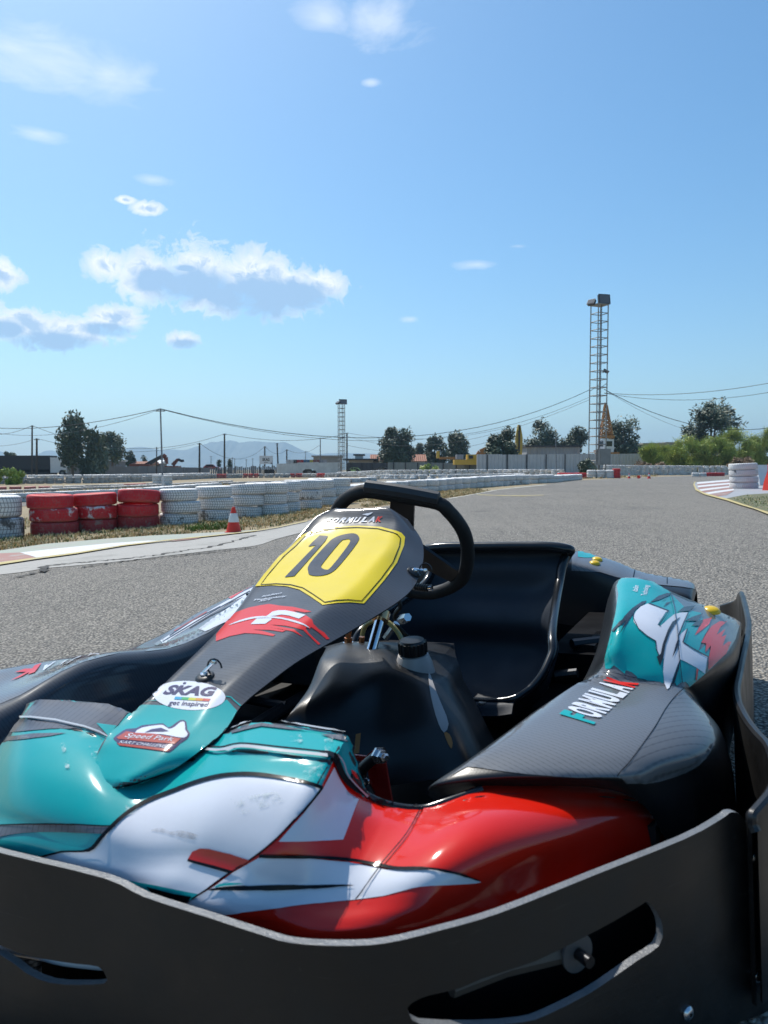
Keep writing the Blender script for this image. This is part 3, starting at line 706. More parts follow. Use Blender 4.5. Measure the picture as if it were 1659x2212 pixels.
clip(D('c7', (1215, 578))[0], D('c7', (1268, 484))[0], 1)
clip(D('c5', (1108, 590))[0], D('c5', (1180, 578))[0], 1)
# foot below the tip
mb = MB(); mb.tube([Q(*D('e1', (760, 1105))[0], s=.17), Q(*D('e1', (780, 1000))[0], s=.19)], .014, M['poly'], 10); mb.build('fairing_foot', fo)

# ---------------------------------------------------------------- steering wheel
hub = Q(872, 1178, t=.0); wn = Vector((0, .80, .60)); WPL = (hub, wn)
midl = D('c5', (640, 160), (690, 112), (748, 82), (812, 72), (950, 92), (1100, 116), (1268, 150), (1335, 205), (1390, 270), (1432, 345), (1452, 440), (1446, 550), (1420, 625), (1365, 672), (1290, 706), (1200, 722), (1050, 700), (850, 600), (700, 470), (620, 330), (612, 225))
mb = MB(); mb.tube(spline([Q(x, y, pl=WPL) for x, y in midl], 5, True), .0152, M['foam'], 14, True)
wo = mb.build('steering_wheel', kart)
mb = MB(); q = D('c5', (815, 64), (950, 82), (1100, 106), (1275, 140)); base = [Q(x, y, pl=WPL) + Vector((0, -.008, .007)) for x, y in q]
mb.tube([base[0] - (base[1] - base[0]) * .03] + spline(base, 4) + [base[3] + (base[3] - base[2]) * .03], [.012] + [.0152] * 13 + [.012], M['grip'], 8); mb.build('top_grip', wo)
mb = MB()
def spoke(pa, pb, w0, w1):
    A = Q(*D('c5', pa)[0], pl=WPL); B = Q(*D('c5', pb)[0], pl=WPL); t = (B - A).normalized(); u = wn.cross(t).normalized()
    V = [A + u * w0, A - u * w0, B - u * w1, B + u * w1]; n = wn * .004
    mb.add([v + n for v in V] + [v - n for v in V], [(0, 1, 2, 3), (7, 6, 5, 4), (0, 4, 5, 1), (1, 5, 6, 2), (2, 6, 7, 3), (3, 7, 4, 0)], M['steel'])
spoke((1040, 110), (1020, 420), .026, .03); spoke((1050, 420), (1400, 630), .035, .02); spoke((990, 420), (690, 420), .03, .016)
mb.lathe([(0, .012), (.03, .012), (.034, .006), (.034, -.01), (0, -.01)], M['steel'], frame(hub, wn), 28)
mb.build('wheel_spokes', wo)
mb = MB(); a = Q(*D('c5', (1120, 680))[0], s=hub.y - .02); b2 = Q(*D('c5', (1205, 690))[0], s=hub.y - .03); b3 = Q(*D('c5', (1226, 688))[0], s=hub.y - .03)
mb.tube(spline([a, b2], 12), [.0075 + .0012 * (k % 2) for k in range(13)], M['plastic'], 12); mb.tube([b2, b3], .0065, M['chrome'], 12); mb.build('control_stalk', kart)

# ---------------------------------------------------------------- steering column, hoses, bolts
mb = MB(); cs = hub.y - .17
c0, c1 = Q(798, 1420, s=cs - .05), Q(824, 1328, s=cs + .02)
mb.tube([c0, c1], .0105, M['chrome'], 20); mb.tube([c1, hub], .010, M['steel'], 12); co = mb.build('steering_column', kart)
mb = MB(); ax = (c1 - c0).normalized(); mb.lathe([(.0105, -.012), (.0175, -.012), (.0175, .008), (.0105, .008)], M['brass'], frame(c1 - ax * .002, ax), 24); mb.build('column_collar', co)
mb = MB(); mb.tube(spline([Q(x, y, s=cs + .05) for x, y in D('c5', (775, 1040), (785, 970), (800, 930), (840, 903), (890, 893), (940, 905), (985, 945), (1015, 985), (1035, 1025))], 5), .0052, M['hose'], 10); mb.build('fuel_hose', kart)
mb = MB(); a, b2 = Q(*D('c5', (690, 1040))[0], s=cs), Q(*D('c5', (692, 942))[0], s=cs)
d0 = (b2 - a); mb.tube([a, a + d0 * .35, a + d0 * .36, a + d0 * .6, a + d0 * .62, b2], [.0085, .0085, .0060, .0060, .0068, .0068], M['copper'], 12); mb.lathe([(0, .002), (.011, .002), (.011, 0)], M['zinc'], frame(a, (0, 0, 1)), 16)
a, b2 = Q(*D('c5', (776, 1038))[0], s=cs), Q(*D('c5', (778, 1000))[0], s=cs); mb.tube([a, b2], .006, M['copper'], 12)
mb.build('fuel_fitting', kart)
mb = MB(); mb.tube(spline([Q(x, y, s=cs + .09) for x, y in D('c5', (1015, 770), (1022, 810), (1000, 840), (985, 880), (1000, 920), (1030, 960), (1075, 1000))], 4), .005, M['steel'], 8); mb.tube([Q(*D('c5', (1030, 890))[0], s=cs + .09), Q(*D('c5', (1070, 875))[0], s=cs + .06)], [.012, .009], M['zinc'], 6); mb.tube([Q(*D('c5', (930, 1010))[0], s=cs + .08), Q(*D('c5', (1000, 915))[0], s=cs + .08)], .008, M['zinc'], 8)
mb.build('steering_linkage', kart)

# ---------------------------------------------------------------- fuel tank between the driver's legs
tk = [[(455, 190, .86), (600, 150, .87), (780, 150, .88), (980, 180, .88), (1190, 250, .88)],
      [(440, 224, .76), (600, 162, .79), (700, 155, .79), (900, 195, .79), (1190, 350, .78)],
      [(405, 275, .70), (560, 285, .69), (740, 350, .69), (920, 330, .71), (1205, 420, .72)],
      [(330, 482, .63), (495, 456, .62), (640, 505, .62), (860, 560, .66), (1240, 560, .68)],
      [(160, 705, .50), (275, 720, .54), (560, 760, .58), (860, 800, .61), (1320, 720, .65)],
      [(90, 860, .48), (200, 900, .51), (560, 950, .55), (900, 1000, .59), (1400, 900, .63)],
      [(60, 1050, .46), (180, 1080, .49), (560, 1120, .53), (900, 1150, .58), (1480, 1060, .62)]]
pts = [[Q(*D('d4', (x, y))[0], s=s) for x, y, s in r] for r in tk]
for r in pts:   # side and back walls so that it is a closed body
    r.insert(0, r[0] + Vector((-.02, .22, -.03))); r.append(r[-1] + Vector((.012, .06, -.01))); r.append(r[-2] + Vector((-.02, .2, -.02)))
mb = MB(); g = loftgrid(pts, 6, 6, True, True)
for it in range(6):
    h = [[p.copy() for p in r] for r in g]
    for i in range(1, len(g) - 1):
        for j in range(1, len(g[0]) - 1): g[i][j] = h[i][j].lerp((h[i - 1][j] + h[i + 1][j] + h[i][j - 1] + h[i][j + 1]) / 4, .5)
tank = Skin([mb.grid(g, M['tankp'], 0, LC)])
top = [p + Vector((0, .0, 0)) for p in pts[0]]; mb.add(top, [tuple(range(len(top)))], M['tankp'])
to = mb.build('fuel_tank', kart, 60)
mb = MB(); cc = Q(*D('d4', (1083, 190))[0], s=.77); zc = Vector((.02, -.10, 1)).normalized()
mb.lathe([(0, .016), (.023, .016), (.0255, .013)] + [(.0265, .008), (.0265, -.012), (.0, -.012)], M['plastic'], frame(cc, zc), 32)
for k in range(18):
    a = k * math.pi / 9; fr = frame(cc, zc); mb.tube([fr(Vector((.0265 * math.cos(a), .0265 * math.sin(a), -.011))), fr(Vector((.0265 * math.cos(a), .0265 * math.sin(a), .012)))], .0022, M['plastic'], 5)
mb.build('filler_cap', to)
mb = MB(); mb.lathe([(.020, -.012), (.030, -.014), (.036, -.03), (.040, -.05), (.0, -.06)], M['poly'], frame(cc, zc), 28); mb.build('filler_neck', to)
mb = MB(); tank.lay(mb, M['poly'], sm(D('d4', (1190, 368), (1205, 385), (1245, 500), (1290, 610), (1330, 720), (1300, 780), (1262, 720), (1225, 600), (1198, 470)), 2, True), .0015, sp=7)
tank.lay(mb, M['orange'], sm(D('d4', (1300, 780), (1335, 790), (1358, 850), (1350, 890), (1325, 850)), 2, True), .0015, sp=7)
o = mb.build('fuel_window', to); o['label'] = 'milky translucent fuel level strip'; mb = MB()
tank.lay(mb, M['orange'], D('d4', (690, 790), (725, 782), (712, 920), (675, 930)), .0015, sp=8)
o = mb.build('fuel_window', to); o['label'] = 'amber slot low on the tank'

# red bracket with bolt behind the nose
mb = MB()
rp = D('d4', (640, 930), (760, 942), (800, 905), (870, 905), (895, 1000), (940, 1260), (800, 1260), (770, 1000), (655, 950))
V2, Fc = tri2d(rp, (), 10); P3 = [Q(x, y, s=.40) for x, y in V2]; plate(mb, P3, Fc, .004, M['redsteel'], M['redsteel'])
bo = mb.build('red_bracket', kart)
mb = MB(); mb.tube(spline([Q(x, y, s=.385) for x, y in D('d4', (850, 930), (780, 985), (735, 1030), (725, 1070), (745, 1130), (790, 1215))], 5), .0085, M['plastic'], 10); mb.build('bumper_strap', kart)
mb = MB(); a, b2 = Q(*D('d4', (850, 935))[0], s=.385), Q(*D('d4', (905, 955))[0], s=.37); dv = (b2 - a).normalized()
mb.lathe([(0, .0), (.0125, 0), (.0125, .004), (.009, .004), (.009, .014), (.006, .014), (.006, .022), (.004, .025), (0, .025)], M['zinc'], frame(a, dv), 6)
mb.lathe([(0, .003), (.005, .002), (.006, 0)], M['zinc'], frame(Q(*D('d4', (760, 1118))[0], s=.37), (0, -1, .2)), 12)
mb.build('bracket_bolt', bo)

# ---------------------------------------------------------------- seat
RIM = [(1234, 1180, .43), (1228, 1194, .41), (1214, 1222, .38), (1207, 1267, .335), (1199, 1315, .305), (1192, 1372, .275), (1194, 1406, .25), (1185, 1430, .232), (1171, 1459, .21), (1147, 1487, .186), (1113, 1511, .168)]
rim = [Q(x, y, z=z) for x, y, z in RIM]
TC = .088
def mir(p): return Vector((2 * TC - p.x, p.y, p.z))
sag = [(.0, .0), (.0, -.005), (.01, -.01), (.06, -.02), (.15, -.03), (.27, -.04), (.33, -.075), (.31, -.11), (.26, -.14), (.12, -.125), (.0, -.012)]
rows = []
for i, (p, (sy, sz)) in enumerate(zip(rim, sag)):
    q = mir(p); r = []
    lift = -.010 if i == 0 else 0
    for k in range(15):
        u = -1 + 2 * k / 14; f = 1 - abs(u) ** 4.5
        e = q.lerp(p, (u + 1) / 2)
        r.append(e + Vector((0, sy * f, sz * f + lift * abs(u) ** 9)))
    rows.append(r)
lip = [p + Vector((0, -.03, -.02)) for p in rows[-1]]
rows.append(lip)
mb = MB(); g = loftgrid(rows, 5, 2); mb.grid(g, M['seat'], .006, LC)
so = mb.build('seat', kart, 60)
mb = MB()
path = spline([r[-1] for r in rows[:-1]], 5) + spline(rows[-2][::-1], 2)[1:] + spline([r[0] for r in rows[:-1]][::-1], 5)[1:] + spline(rows[0], 2)[1:-1]
for _ in range(3): path = [path[i] * .5 + (path[i - 1] + path[(i + 1) % len(path)]) * .25 for i in range(len(path))]
top_z = max(p.z for p in path); mb.tube(path, [.0085 + .0045 * max(0, min(1, (p.z - .2) / .2)) for p in path], M['gloss'], 12, True)
mb.build('seat_rim', so)
mb = MB(); tq = D('c6', (372, 838))[0]; tp = Q(*tq, s=rows[-2][7].y - .012); mb.tube([tp, tp + Vector((0, -.003, -.02))], [.006, .003], M['gold'], 8); mb.tube([tp + Vector((0, 0, .008)), tp], .008, M['gold'], 10); mb.build('seat_bolt', so)

# ---------------------------------------------------------------- pods
def pod(name, rows_px, mats_fn, sub=6, thick=.004, toward=LC, lin=None):
    rows = [[(Q(x, y, **kw) if not isinstance(x, Vector) else x) for x, y, kw in r] for r in rows_px]
    return rows
Z = lambda z: dict(z=z)
T = lambda t: dict(t=t)
LP = [[(930, 1712, Z(.255)), (945, 1690, Z(.285)), (1100, 1672, Z(.298)), (1336, 1676, Z(.292)), (1430, 1677, Z(.275)), (1500, 1700, Z(.235)), (1505, 1790, Z(.16)), (1500, 1900, Z(.08))],
      [(1000, 1672, Z(.27)), (1015, 1641, Z(.302)), (1150, 1620, Z(.312)), (1360, 1635, Z(.305)), (1504, 1642, Z(.28)), (1567, 1660, Z(.235)), (1580, 1745, Z(.16)), (1585, 1850, Z(.08))],
      [(1095, 1610, Z(.275)), (1104, 1576, Z(.312)), (1230, 1562, Z(.320)), (1405, 1585, Z(.312)), (1536, 1602, Z(.285)), (1566, 1610, Z(.25)), (1585, 1690, Z(.16)), (1590, 1780, Z(.08))],
      [(1165, 1560, Z(.275)), (1176, 1523, Z(.318)), (1290, 1515, Z(.325)), (1432, 1545, Z(.315)), (1532, 1560, Z(.292)), (1553, 1567, Z(.26)), (1580, 1650, Z(.16)), (1588, 1720, Z(.08))],
      [(1225, 1525, Z(.27)), (1238, 1482, Z(.325)), (1290, 1475, Z(.328)), (1381, 1482, Z(.328)), (1449, 1488, Z(.322)), (1490, 1497, Z(.305)), (1545, 1580, Z(.2)), (1570, 1660, Z(.08))],
      [(1240, 1500, Z(.26)), (1292, 1452, Z(.335)), (1381, 1466, Z(.335)), (1449, 1470, Z(.33)), (1487, 1480, Z(.318)), (1512, 1490, Z(.30)), (1560, 1560, Z(.2)), (1575, 1630, Z(.08))],
      [(1265, 1460, Z(.27)), (1308, 1405, Z(.365)), (1385, 1400, Z(.37)), (1462, 1405, Z(.36)), (1535, 1444, Z(.325)), (1545, 1462, Z(.30)), (1570, 1530, Z(.2)), (1580, 1600, Z(.08))],
      [(1290, 1400, Z(.30)), (1323, 1345, Z(.395)), (1385, 1338, Z(.40)), (1458, 1345, Z(.385)), (1575, 1403, Z(.325)), (1588, 1424, Z(.30)), (1594, 1490, Z(.2)), (1590, 1560, Z(.08))],
      [(1305, 1330, Z(.34)), (1330, 1285, Z(.412)), (1390, 1276, Z(.418)), (1450, 1298, Z(.398)), (1590, 1355, Z(.332)), (1600, 1380, Z(.30)), (1600, 1440, Z(.2)), (1598, 1500, Z(.08))],
      [(1315, 1290, Z(.37)), (1333, 1254, Z(.42)), (1391, 1250, Z(.428)), (1446, 1279, Z(.405)), (1590, 1338, Z(.335)), (1599, 1358, Z(.30)), (1600, 1410, Z(.2)), (1598, 1460, Z(.08))]]
rows = pod('left', LP, None)
last = rows[-1]
rows.append([p + Vector((0, .05, -.012)) for p in last]); rows.append([p + Vector((-.01, .16, -.06 if 0 < i < 6 else 0)) for i, p in enumerate(last)])
DR = (.024, .024, .022, .028, .085, .19, .19, .15); front = [p + Vector((0, .006, -DR[i] * .45)) for i, p in enumerate(rows[0])]; skirt = [p + Vector((0, .02, -DR[i])) for i, p in enumerate(rows[0])]; rows = [skirt, front] + rows
mb = MB(); g = loftgrid(rows, 6, 6)
for it in range(10):
    h = [[p.copy() for p in r] for r in g]
    for i in range(14, len(g) - 3):
        for j in range(9, len(g[0]) - 3): g[i][j] = h[i][j].lerp((h[i - 1][j] + h[i + 1][j] + h[i][j - 1] + h[i][j + 1]) / 4, .5)
lpod = Skin([mb.grid(g, M['plastic'], .004, LC)])
cp = M['carbon_pod']
film_front = sm(D('c6', (215, 1165), (330, 1080), (400, 1030), (500, 952), (650, 842), (770, 758), (870, 700), (930, 690), (1080, 738), (1240, 752), (1280, 765), (1330, 810), (1390, 900), (1420, 985), (1400, 1040), (1340, 1110), (1230, 1160), (1100, 1190), (980, 1160), (800, 1160), (560, 1145), (400, 1125), (300, 1115)), 2, True)
lpod.lay(mb, cp, film_front, L, sp=10)
lpod.lay(mb, M['carbon_sh'], D('c6', (985, 1150), (1040, 1080), (1100, 1000), (1150, 930), (1195, 850), (1240, 800), (1290, 790), (1340, 840), (1385, 905), (1415, 985), (1395, 1038), (1335, 1105), (1225, 1155), (1100, 1185), (1020, 1185)), L * 2, sp=9)
lpod.lay(mb, blk, stroke(sm(D('c6', (1275, 760), (1225, 815), (1190, 865), (1150, 935), (1100, 1005), (1040, 1085), (975, 1155)), 3), 1.6), L * 3)
hump = D('c6', (975, 268), (1020, 260), (1100, 262), (1190, 292), (1225, 335), (1300, 368), (1430, 398), (1510, 445), (1532, 465), (1510, 540), (1480, 590), (1400, 670), (1300, 755), (1240, 752), (1080, 738), (890, 700), (915, 660), (938, 590), (962, 480), (978, 390), (972, 300))
lpod.lay(mb, cp, hump, L, sp=10)
te = M['teal']
lpod.lay(mb, te, D('e5', (150, 130), (185, 112), (350, 112), (520, 140), (640, 175), (730, 270), (900, 440), (1040, 470), (1060, 545), (1000, 690), (975, 712), (1130, 600), (1050, 760), (1010, 870), (1090, 800), (1085, 900), (1150, 820), (1105, 1050), (1080, 1100), (920, 1230), (880, 1180), (830, 1190), (790, 1230), (770, 1190), (640, 1200), (380, 1150), (385, 1130), (330, 1085), (270, 1060), (255, 1100), (150, 1010), (110, 1050), (60, 1050), (55, 940), (110, 720), (165, 480), (195, 280), (180, 190)), L * 2, sp=8)
wf = M['white']
lpod.lay(mb, wf, D('e5', (490, 380), (708, 455), (615, 610), (590, 600), (675, 462)) [:1] + D('e5', (705, 452), (672, 470), (588, 600), (618, 612), (700, 540), (760, 490), (830, 470), (905, 470), (850, 580), (800, 715), (890, 640), (850, 775), (930, 840), (1020, 890), (1105, 925), (1075, 1098), (990, 1040), (870, 975), (820, 955), (790, 1020), (745, 1150), (715, 1250), (690, 1270), (660, 1200), (648, 1080), (655, 950), (600, 910), (572, 840), (568, 765), (480, 710), (390, 630), (345, 570), (338, 520), (370, 460), (420, 410)), L * 3, sp=7)
lpod.lay(mb, te, D('e5', (585, 605), (612, 618), (710, 540), (770, 485), (765, 470), (710, 455), (690, 470)), L * 3.4, sp=6) if False else None
nb = M['ink']
lpod.lay(mb, nb, stroke(D('e5', (500, 378), (706, 455), (602, 608), (620, 614)), 2.4), L * 4, sp=5)
lpod.lay(mb, M['spike'], D('e5', (825, 518), (740, 570), (690, 660), (640, 800), (620, 900), (580, 930), (612, 1022), (645, 940), (670, 800), (710, 690), (770, 590)), L * 4, sp=5)
lpod.lay(mb, nb, D('e5', (800, 740), (775, 800), (738, 940), (790, 840), (812, 770)), L * 4, sp=4)
lpod.lay(mb, nb, stroke(D('e5', (905, 475), (800, 715), (800, 760)), 2.6), L * 4, sp=5)
lpod.lay(mb, nb, stroke(D('e5', (895, 640), (848, 778), (935, 836), (1030, 890), (1108, 928), (1090, 1090)), 2.6), L * 4, sp=5)
lpod.lay(mb, nb, D('e5', (815, 950), (790, 1040), (740, 1180), (720, 1250), (765, 1180), (805, 1050)), L * 4, sp=5)
lpod.lay(mb, nb, stroke(D('e5', (345, 480), (338, 530), (390, 640), (480, 715), (568, 768), (575, 850), (600, 915)), 1.6), L * 4, sp=5)
lpod.lay(mb, M['redglow'], D('e5', (1155, 520), (1060, 545), (1020, 620), (970, 708), (1050, 650), (1120, 590)), L * 3, sp=5)
lpod.lay(mb, M['redglow'], D('e5', (1312, 560), (1230, 560), (1150, 610), (1090, 690), (1040, 780), (1090, 790), (1080, 880), (1140, 810), (1115, 940), (1110, 1060), (1200, 980), (1300, 890), (1352, 770), (1320, 770), (1260, 815), (1300, 700), (1250, 720), (1290, 640), (1200, 700), (1240, 620)), L * 3, sp=5)
lpod.lay(mb, M['spike'], D('e5', (478, 352), (430, 360), (330, 430), (250, 510), (190, 590), (130, 660), (150, 665), (270, 545), (190, 695), (290, 560), (370, 440), (465, 375)), L * 3.5, sp=5)
lpod.lay(mb, M['spike'], D('e5', (510, 370), (600, 300), (690, 268), (730, 275), (700, 300), (600, 345)), L * 3.5, sp=5)
lpod.lay(mb, M['spike'], D('e5', (620, 360), (720, 310), (660, 345)), L * 3.5, sp=5); lpod.lay(mb, M['spike'], D('e5', (650, 415), (680, 370), (790, 340), (720, 365)), L * 3.5, sp=5)
for a in ((790, 470, 860, 415, 980, 400), (870, 560, 940, 520, 1060, 480), (940, 610, 980, 570, 1060, 545)):
    lpod.lay(mb, M['spike'], D('e5', a[0:2], a[2:4], a[4:6], ((a[2] + a[4]) / 2, a[3] + 40)), L * 4, sp=5)
lpod.lay(mb, nb, stroke(D('e5', (720, 265), (760, 420), (790, 650), (805, 900), (835, 1195)), 1.6), L * 5, sp=6)
lpod.lay(mb, nb, stroke(D('e5', (20, 1075), (200, 1110), (400, 1150), (660, 1200)), 1.2), L * 5, sp=6)
lpod.lay(mb, M['redglow'], D('e5', (975, 1160), (990, 1045), (1005, 1060), (985, 1170)), L * 4, sp=4)
lpod.text(mb, wf, 'Italian', D('e5', (330, 245), (385, 262), (400, 200), (350, 185))[1:] + D('e5', (330, 245))[:1], L * 3.5, .01)
lpod.text(mb, wf, 'Technology', D('e5', (450, 298), (490, 190), (450, 180), (418, 290)), L * 3.5, .01) if False else lpod.text(mb, wf, 'Technology', D('e5', (500, 298), (520, 190), (455, 188), (418, 296)), L * 3.5, .01)
lo = mb.build('side_pod', kart, 50); lo['label'] = 'pod with teal hump and white emblem, on the near side'
mb = MB()
lpod.word(mb, [('F', te), ('O', wf), ('R', wf), ('M', wf), ('U', wf), ('L', wf), ('A', wf), ('K', M['redglow'])], D('c6', (872, 930), (1080, 742), (940, 706), (716, 882)), L * 3.5, .05)
mb.build('pod_lettering', lo, 60)
def ybolt(P, name='yellow_cap', parent=kart):
    mb = MB(); mb.lathe([(0, .009), (.008, .0085), (.013, .006), (.016, .002), (.016, -.001)], M['ycap'], frame(P, Vector((.12, -.1, 1))), 24); return mb.build(name, parent)
ybolt(lpod.hit(*D('c6', (1402, 412))[0], .0), parent=lo)

RP = [[(-60, 1462, T(-.66)), (-40, 1492, T(-.57)), (-12, 1532, T(-.46)), (-20, 1600, T(-.43)), (-30, 1680, T(-.42))],
      [(0, 1447, T(-.66)), (18, 1474, T(-.57)), (43, 1504, T(-.46)), (45, 1560, T(-.43)), (30, 1640, T(-.42))],
      [(67, 1435, T(-.66)), (88, 1452, T(-.57)), (110, 1465, T(-.46)), (115, 1530, T(-.43)), (110, 1610, T(-.42))],
      [(133, 1425, T(-.66)), (152, 1431, T(-.57)), (178, 1432, T(-.46)), (182, 1510, T(-.43)), (180, 1585, T(-.42))],
      [(193, 1417, T(-.66)), (214, 1416, T(-.57)), (243, 1414, T(-.46)), (250, 1489, T(-.43)), (250, 1560, T(-.42))],
      [(263, 1409, T(-.66)), (288, 1407, T(-.57)), (313, 1407, T(-.46)), (325, 1475, T(-.43)), (330, 1540, T(-.42))],
      [(313, 1388, T(-.655)), (342, 1394, T(-.57)), (378, 1398, T(-.46)), (395, 1458, T(-.43)), (400, 1520, T(-.42))],
      [(367, 1361, T(-.65)), (400, 1370, T(-.56)), (440, 1372, T(-.46)), (465, 1440, T(-.43)), (470, 1500, T(-.42))],
      [(430, 1322, T(-.64)), (462, 1335, T(-.55)), (490, 1342, T(-.46)), (525, 1420, T(-.43)), (530, 1480, T(-.42))],
      [(500, 1288, T(-.62)), (522, 1300, T(-.54)), (548, 1306, T(-.46)), (580, 1400, T(-.43)), (585, 1460, T(-.42))],
      [(560, 1259, T(-.60)), (578, 1268, T(-.53)), (600, 1270, T(-.46)), (640, 1380, T(-.43)), (645, 1440, T(-.42))],
      [(600, 1256, T(-.58)), (620, 1260, T(-.52)), (645, 1265, T(-.46)), (670, 1370, T(-.43)), (680, 1430, T(-.42))]]
rows = pod('right', RP, None); rows = [[r[0] + Vector((-.02, 0, -.07))] + r for r in rows]
mb = MB(); g = loftgrid(rows, 6, 6); rpod = Skin([mb.grid(g, M['carbon'], .004, LC)])
rpod.lay(mb, cp, D('e4', (-30, 615), (200, 575), (400, 545), (580, 522), (790, 497), (700, 515), (540, 558), (400, 618), (250, 706), (130, 775), (0, 830), (-30, 800)), L, sp=8)
rpod.lay(mb, cp, D('e4', (940, 490), (1110, 352), (1200, 282), (1430, 172), (1550, 107), (1659, 62), (1659, 140), (1500, 270), (1350, 368), (1200, 438), (1080, 473)), L, sp=8)
rpod.lay(mb, wf, D('e4', (1040, 420), (1200, 320), (1430, 185), (1550, 118), (1640, 75), (1640, 110), (1500, 170), (1300, 290), (1120, 400), (1060, 445)), L * 2, sp=6)
rpod.lay(mb, wf, D('e4', (1285, 345), (1380, 275), (1500, 195), (1640, 90), (1640, 130), (1560, 225), (1460, 300), (1330, 362)), L * 2, sp=6)
for q in (((1050, 432), (1220, 330), (1420, 210), (1620, 100)), ((1230, 340), (1360, 262), (1500, 195)), ((1100, 390), (1250, 290), (1430, 200))):
    rpod.lay(mb, nb, stroke(D('e4', *q), 2.2), L * 3, sp=6)
rpod.lay(mb, M['redglow'], D('e4', (1480, 145), (1560, 105), (1650, 65), (1600, 85), (1500, 150)), L * 3.5, sp=5)
rpod.lay(mb, M['rust'], stroke(D('e4', (1130, 360), (1240, 295), (1340, 235)), 2), L * 3, sp=5)
ro = mb.build('side_pod', kart, 50); ro['label'] = 'pod with dark film and white stripes, on the far side'
mb = MB()
w8 = [('F', te), ('O', wf), ('R', wf), ('M', wf), ('U', wf), ('L', wf), ('A', wf), ('K', M['redglow'])]
for ch, m, a, b2 in (('K', M['redglow'], 50, 250), ('A', wf, 245, 345), ('L', wf, 355, 425), ('U', wf, 430, 520), ('M', wf, 525, 640)):   # reads from the far side, so it is upside down from here
    yb = lambda x: 690 - (x - 50) * .30 if x < 340 else 603 - (x - 340) * .30
    h = 60 if a < 200 else 46 if a < 350 else 34
    rpod.text(mb, m, ch, D('e4', (b2 + 20, yb(b2) - h), (a + 45, yb(a) - h), (a, yb(a)), (b2 - 25, yb(b2))), L * 3.5, .05)
mb.build('pod_lettering', ro, 60)

# ---------------------------------------------------------------- side bumpers
SB = [(1624, 1800, .235), (1612, 1764, .25), (1626, 1744, .255), (1650, 1715, .26), (1666, 1680, .265), (1660, 1640, .27), (1648, 1611, .27), (1624, 1584, .268), (1606, 1560, .268), (1594, 1538, .268), (1586, 1519, .268), (1583, 1491, .268), (1589, 1461, .27), (1597, 1423, .272), (1605, 1388, .275), (1611, 1352, .28), (1608, 1327, .283), (1602, 1300, .285), (1597, 1284, .285)]
tp = [Q(x, y, z=z) for x, y, z in SB]
tp += [tp[-1] + Vector((-.005, .07, -.012)), tp[-1] + Vector((-.02, .22, -.06)), tp[-1] + Vector((-.06, .30, -.09))]
tp2 = spline(tp, 5)
mb = MB(); rws = []
for k, f in enumerate((1, .97, .75, .5, .25, 0)):
    rws.append([Vector((p.x, p.y, .04 + (p.z - .04) * f)) for p in tp2])
mb.grid(rws, M['hdpe'], 0, LC)
W = []
for i, p in enumerate(tp2):
    t = tp2[min(i + 1, len(tp2) - 1)] - tp2[max(i - 1, 0)]; n = Vector((t.y, -t.x, 0)).normalized(); W.append(n * .011)
mb.grid([[p + w for p, w in zip(r, W)] for r in rws], M['hdpe'], 0, LC)
mb.grid([rws[0], [p + w for p, w in zip(rws[0], W)]], M['hdpe'], 0, Vector((0, 0, 50)))
e = [[r[-1] for r in rws], [r[-1] + W[-1] for r in rws]]; mb.grid(e, M['hdpe_lit_edge']); 
mb.tube([p + w * .5 for p, w in zip(tp2, W)], .0062, M['plastic'], 8)
sb = mb.build('side_bumper', kart, 40); sb['label'] = 'black plastic side bumper beside the teal pod'
mb = MB(); rws2 = [[Vector((-.70 + .03 * abs(k - 5) / 5, .55 + k * .12, z)) for k in range(11)] for z in (.05, .12, .19)]
mb.grid(rws2, M['hdpe'], .011, Vector((-5, 1, .2))); o = mb.build('side_bumper', kart, 40); o['label'] = 'black plastic side bumper on the far side'

mb = MB()
for sx in (-1, 1): mb = MB(); mb.grid([[Vector((sx * x, s, z)) for s, x in ((.36, .60), (.6, .625), (.9, .63), (1.3, .63), (1.6, .6))] for z in (.03, .21)], M['plastic_m'], .012, Vector((sx * 5, 1, .2))); mb.build('dark_gap_panel', kart)  # black panels added to close the bright gap beside the pods
# ---------------------------------------------------------------- rear bumper
RB = [(1245, 1190), (1268, 1195), (1292, 1201), (1320, 1210), (1343, 1218), (1372, 1231), (1400, 1239), (1439, 1246), (1460, 1250), (1485, 1255), (1499, 1262), (1505, 1278)]
tr = [Q(x, y, s=1.80) for x, y in RB]
lefts = [Vector((-p.x, p.y, p.z)) for p in tr[::-1]]
allr = lefts[:-3] + [Vector((-.1, 1.8, tr[0].z + .01)), Vector((.1, 1.8, tr[0].z + .01))] + tr
mb = MB(); rb = []
for dy, dz in ((.02, -.16), (.03, -.06), (.012, -.012), (0, 0), (-.06, -.002), (-.13, -.012), (-.15, -.03), (-.155, -.12), (-.15, -.2)):
    rb.append([p + Vector((0, dy, dz)) for p in allr])
g = loftgrid(rb, 3, 4); rbs = Skin([mb.grid(g, M['plastic'], 0, LC + Vector((0, 0, 2)))])
rbs.lay(mb, M['carbon_pod'], [(1235, 1180), (1300, 1195), (1400, 1232), (1520, 1255), (1515, 1275), (1470, 1268), (1400, 1262), (1330, 1247), (1295, 1236), (1235, 1233)], L * 2.2, sp=4)
rbs.lay(mb, M['teal'], [(1248, 1180), (1275, 1197), (1290, 1206), (1262, 1206), (1248, 1204)], L * 3.4, sp=4)
rbs.lay(mb, blk, stroke([(1372, 1228), (1366, 1256)], 2), L * 3.4, sp=4); rbs.lay(mb, blk, stroke([(1441, 1244), (1441, 1262)], 2), L * 3.4, sp=4)
bo2 = mb.build('rear_bumper', kart, 50)
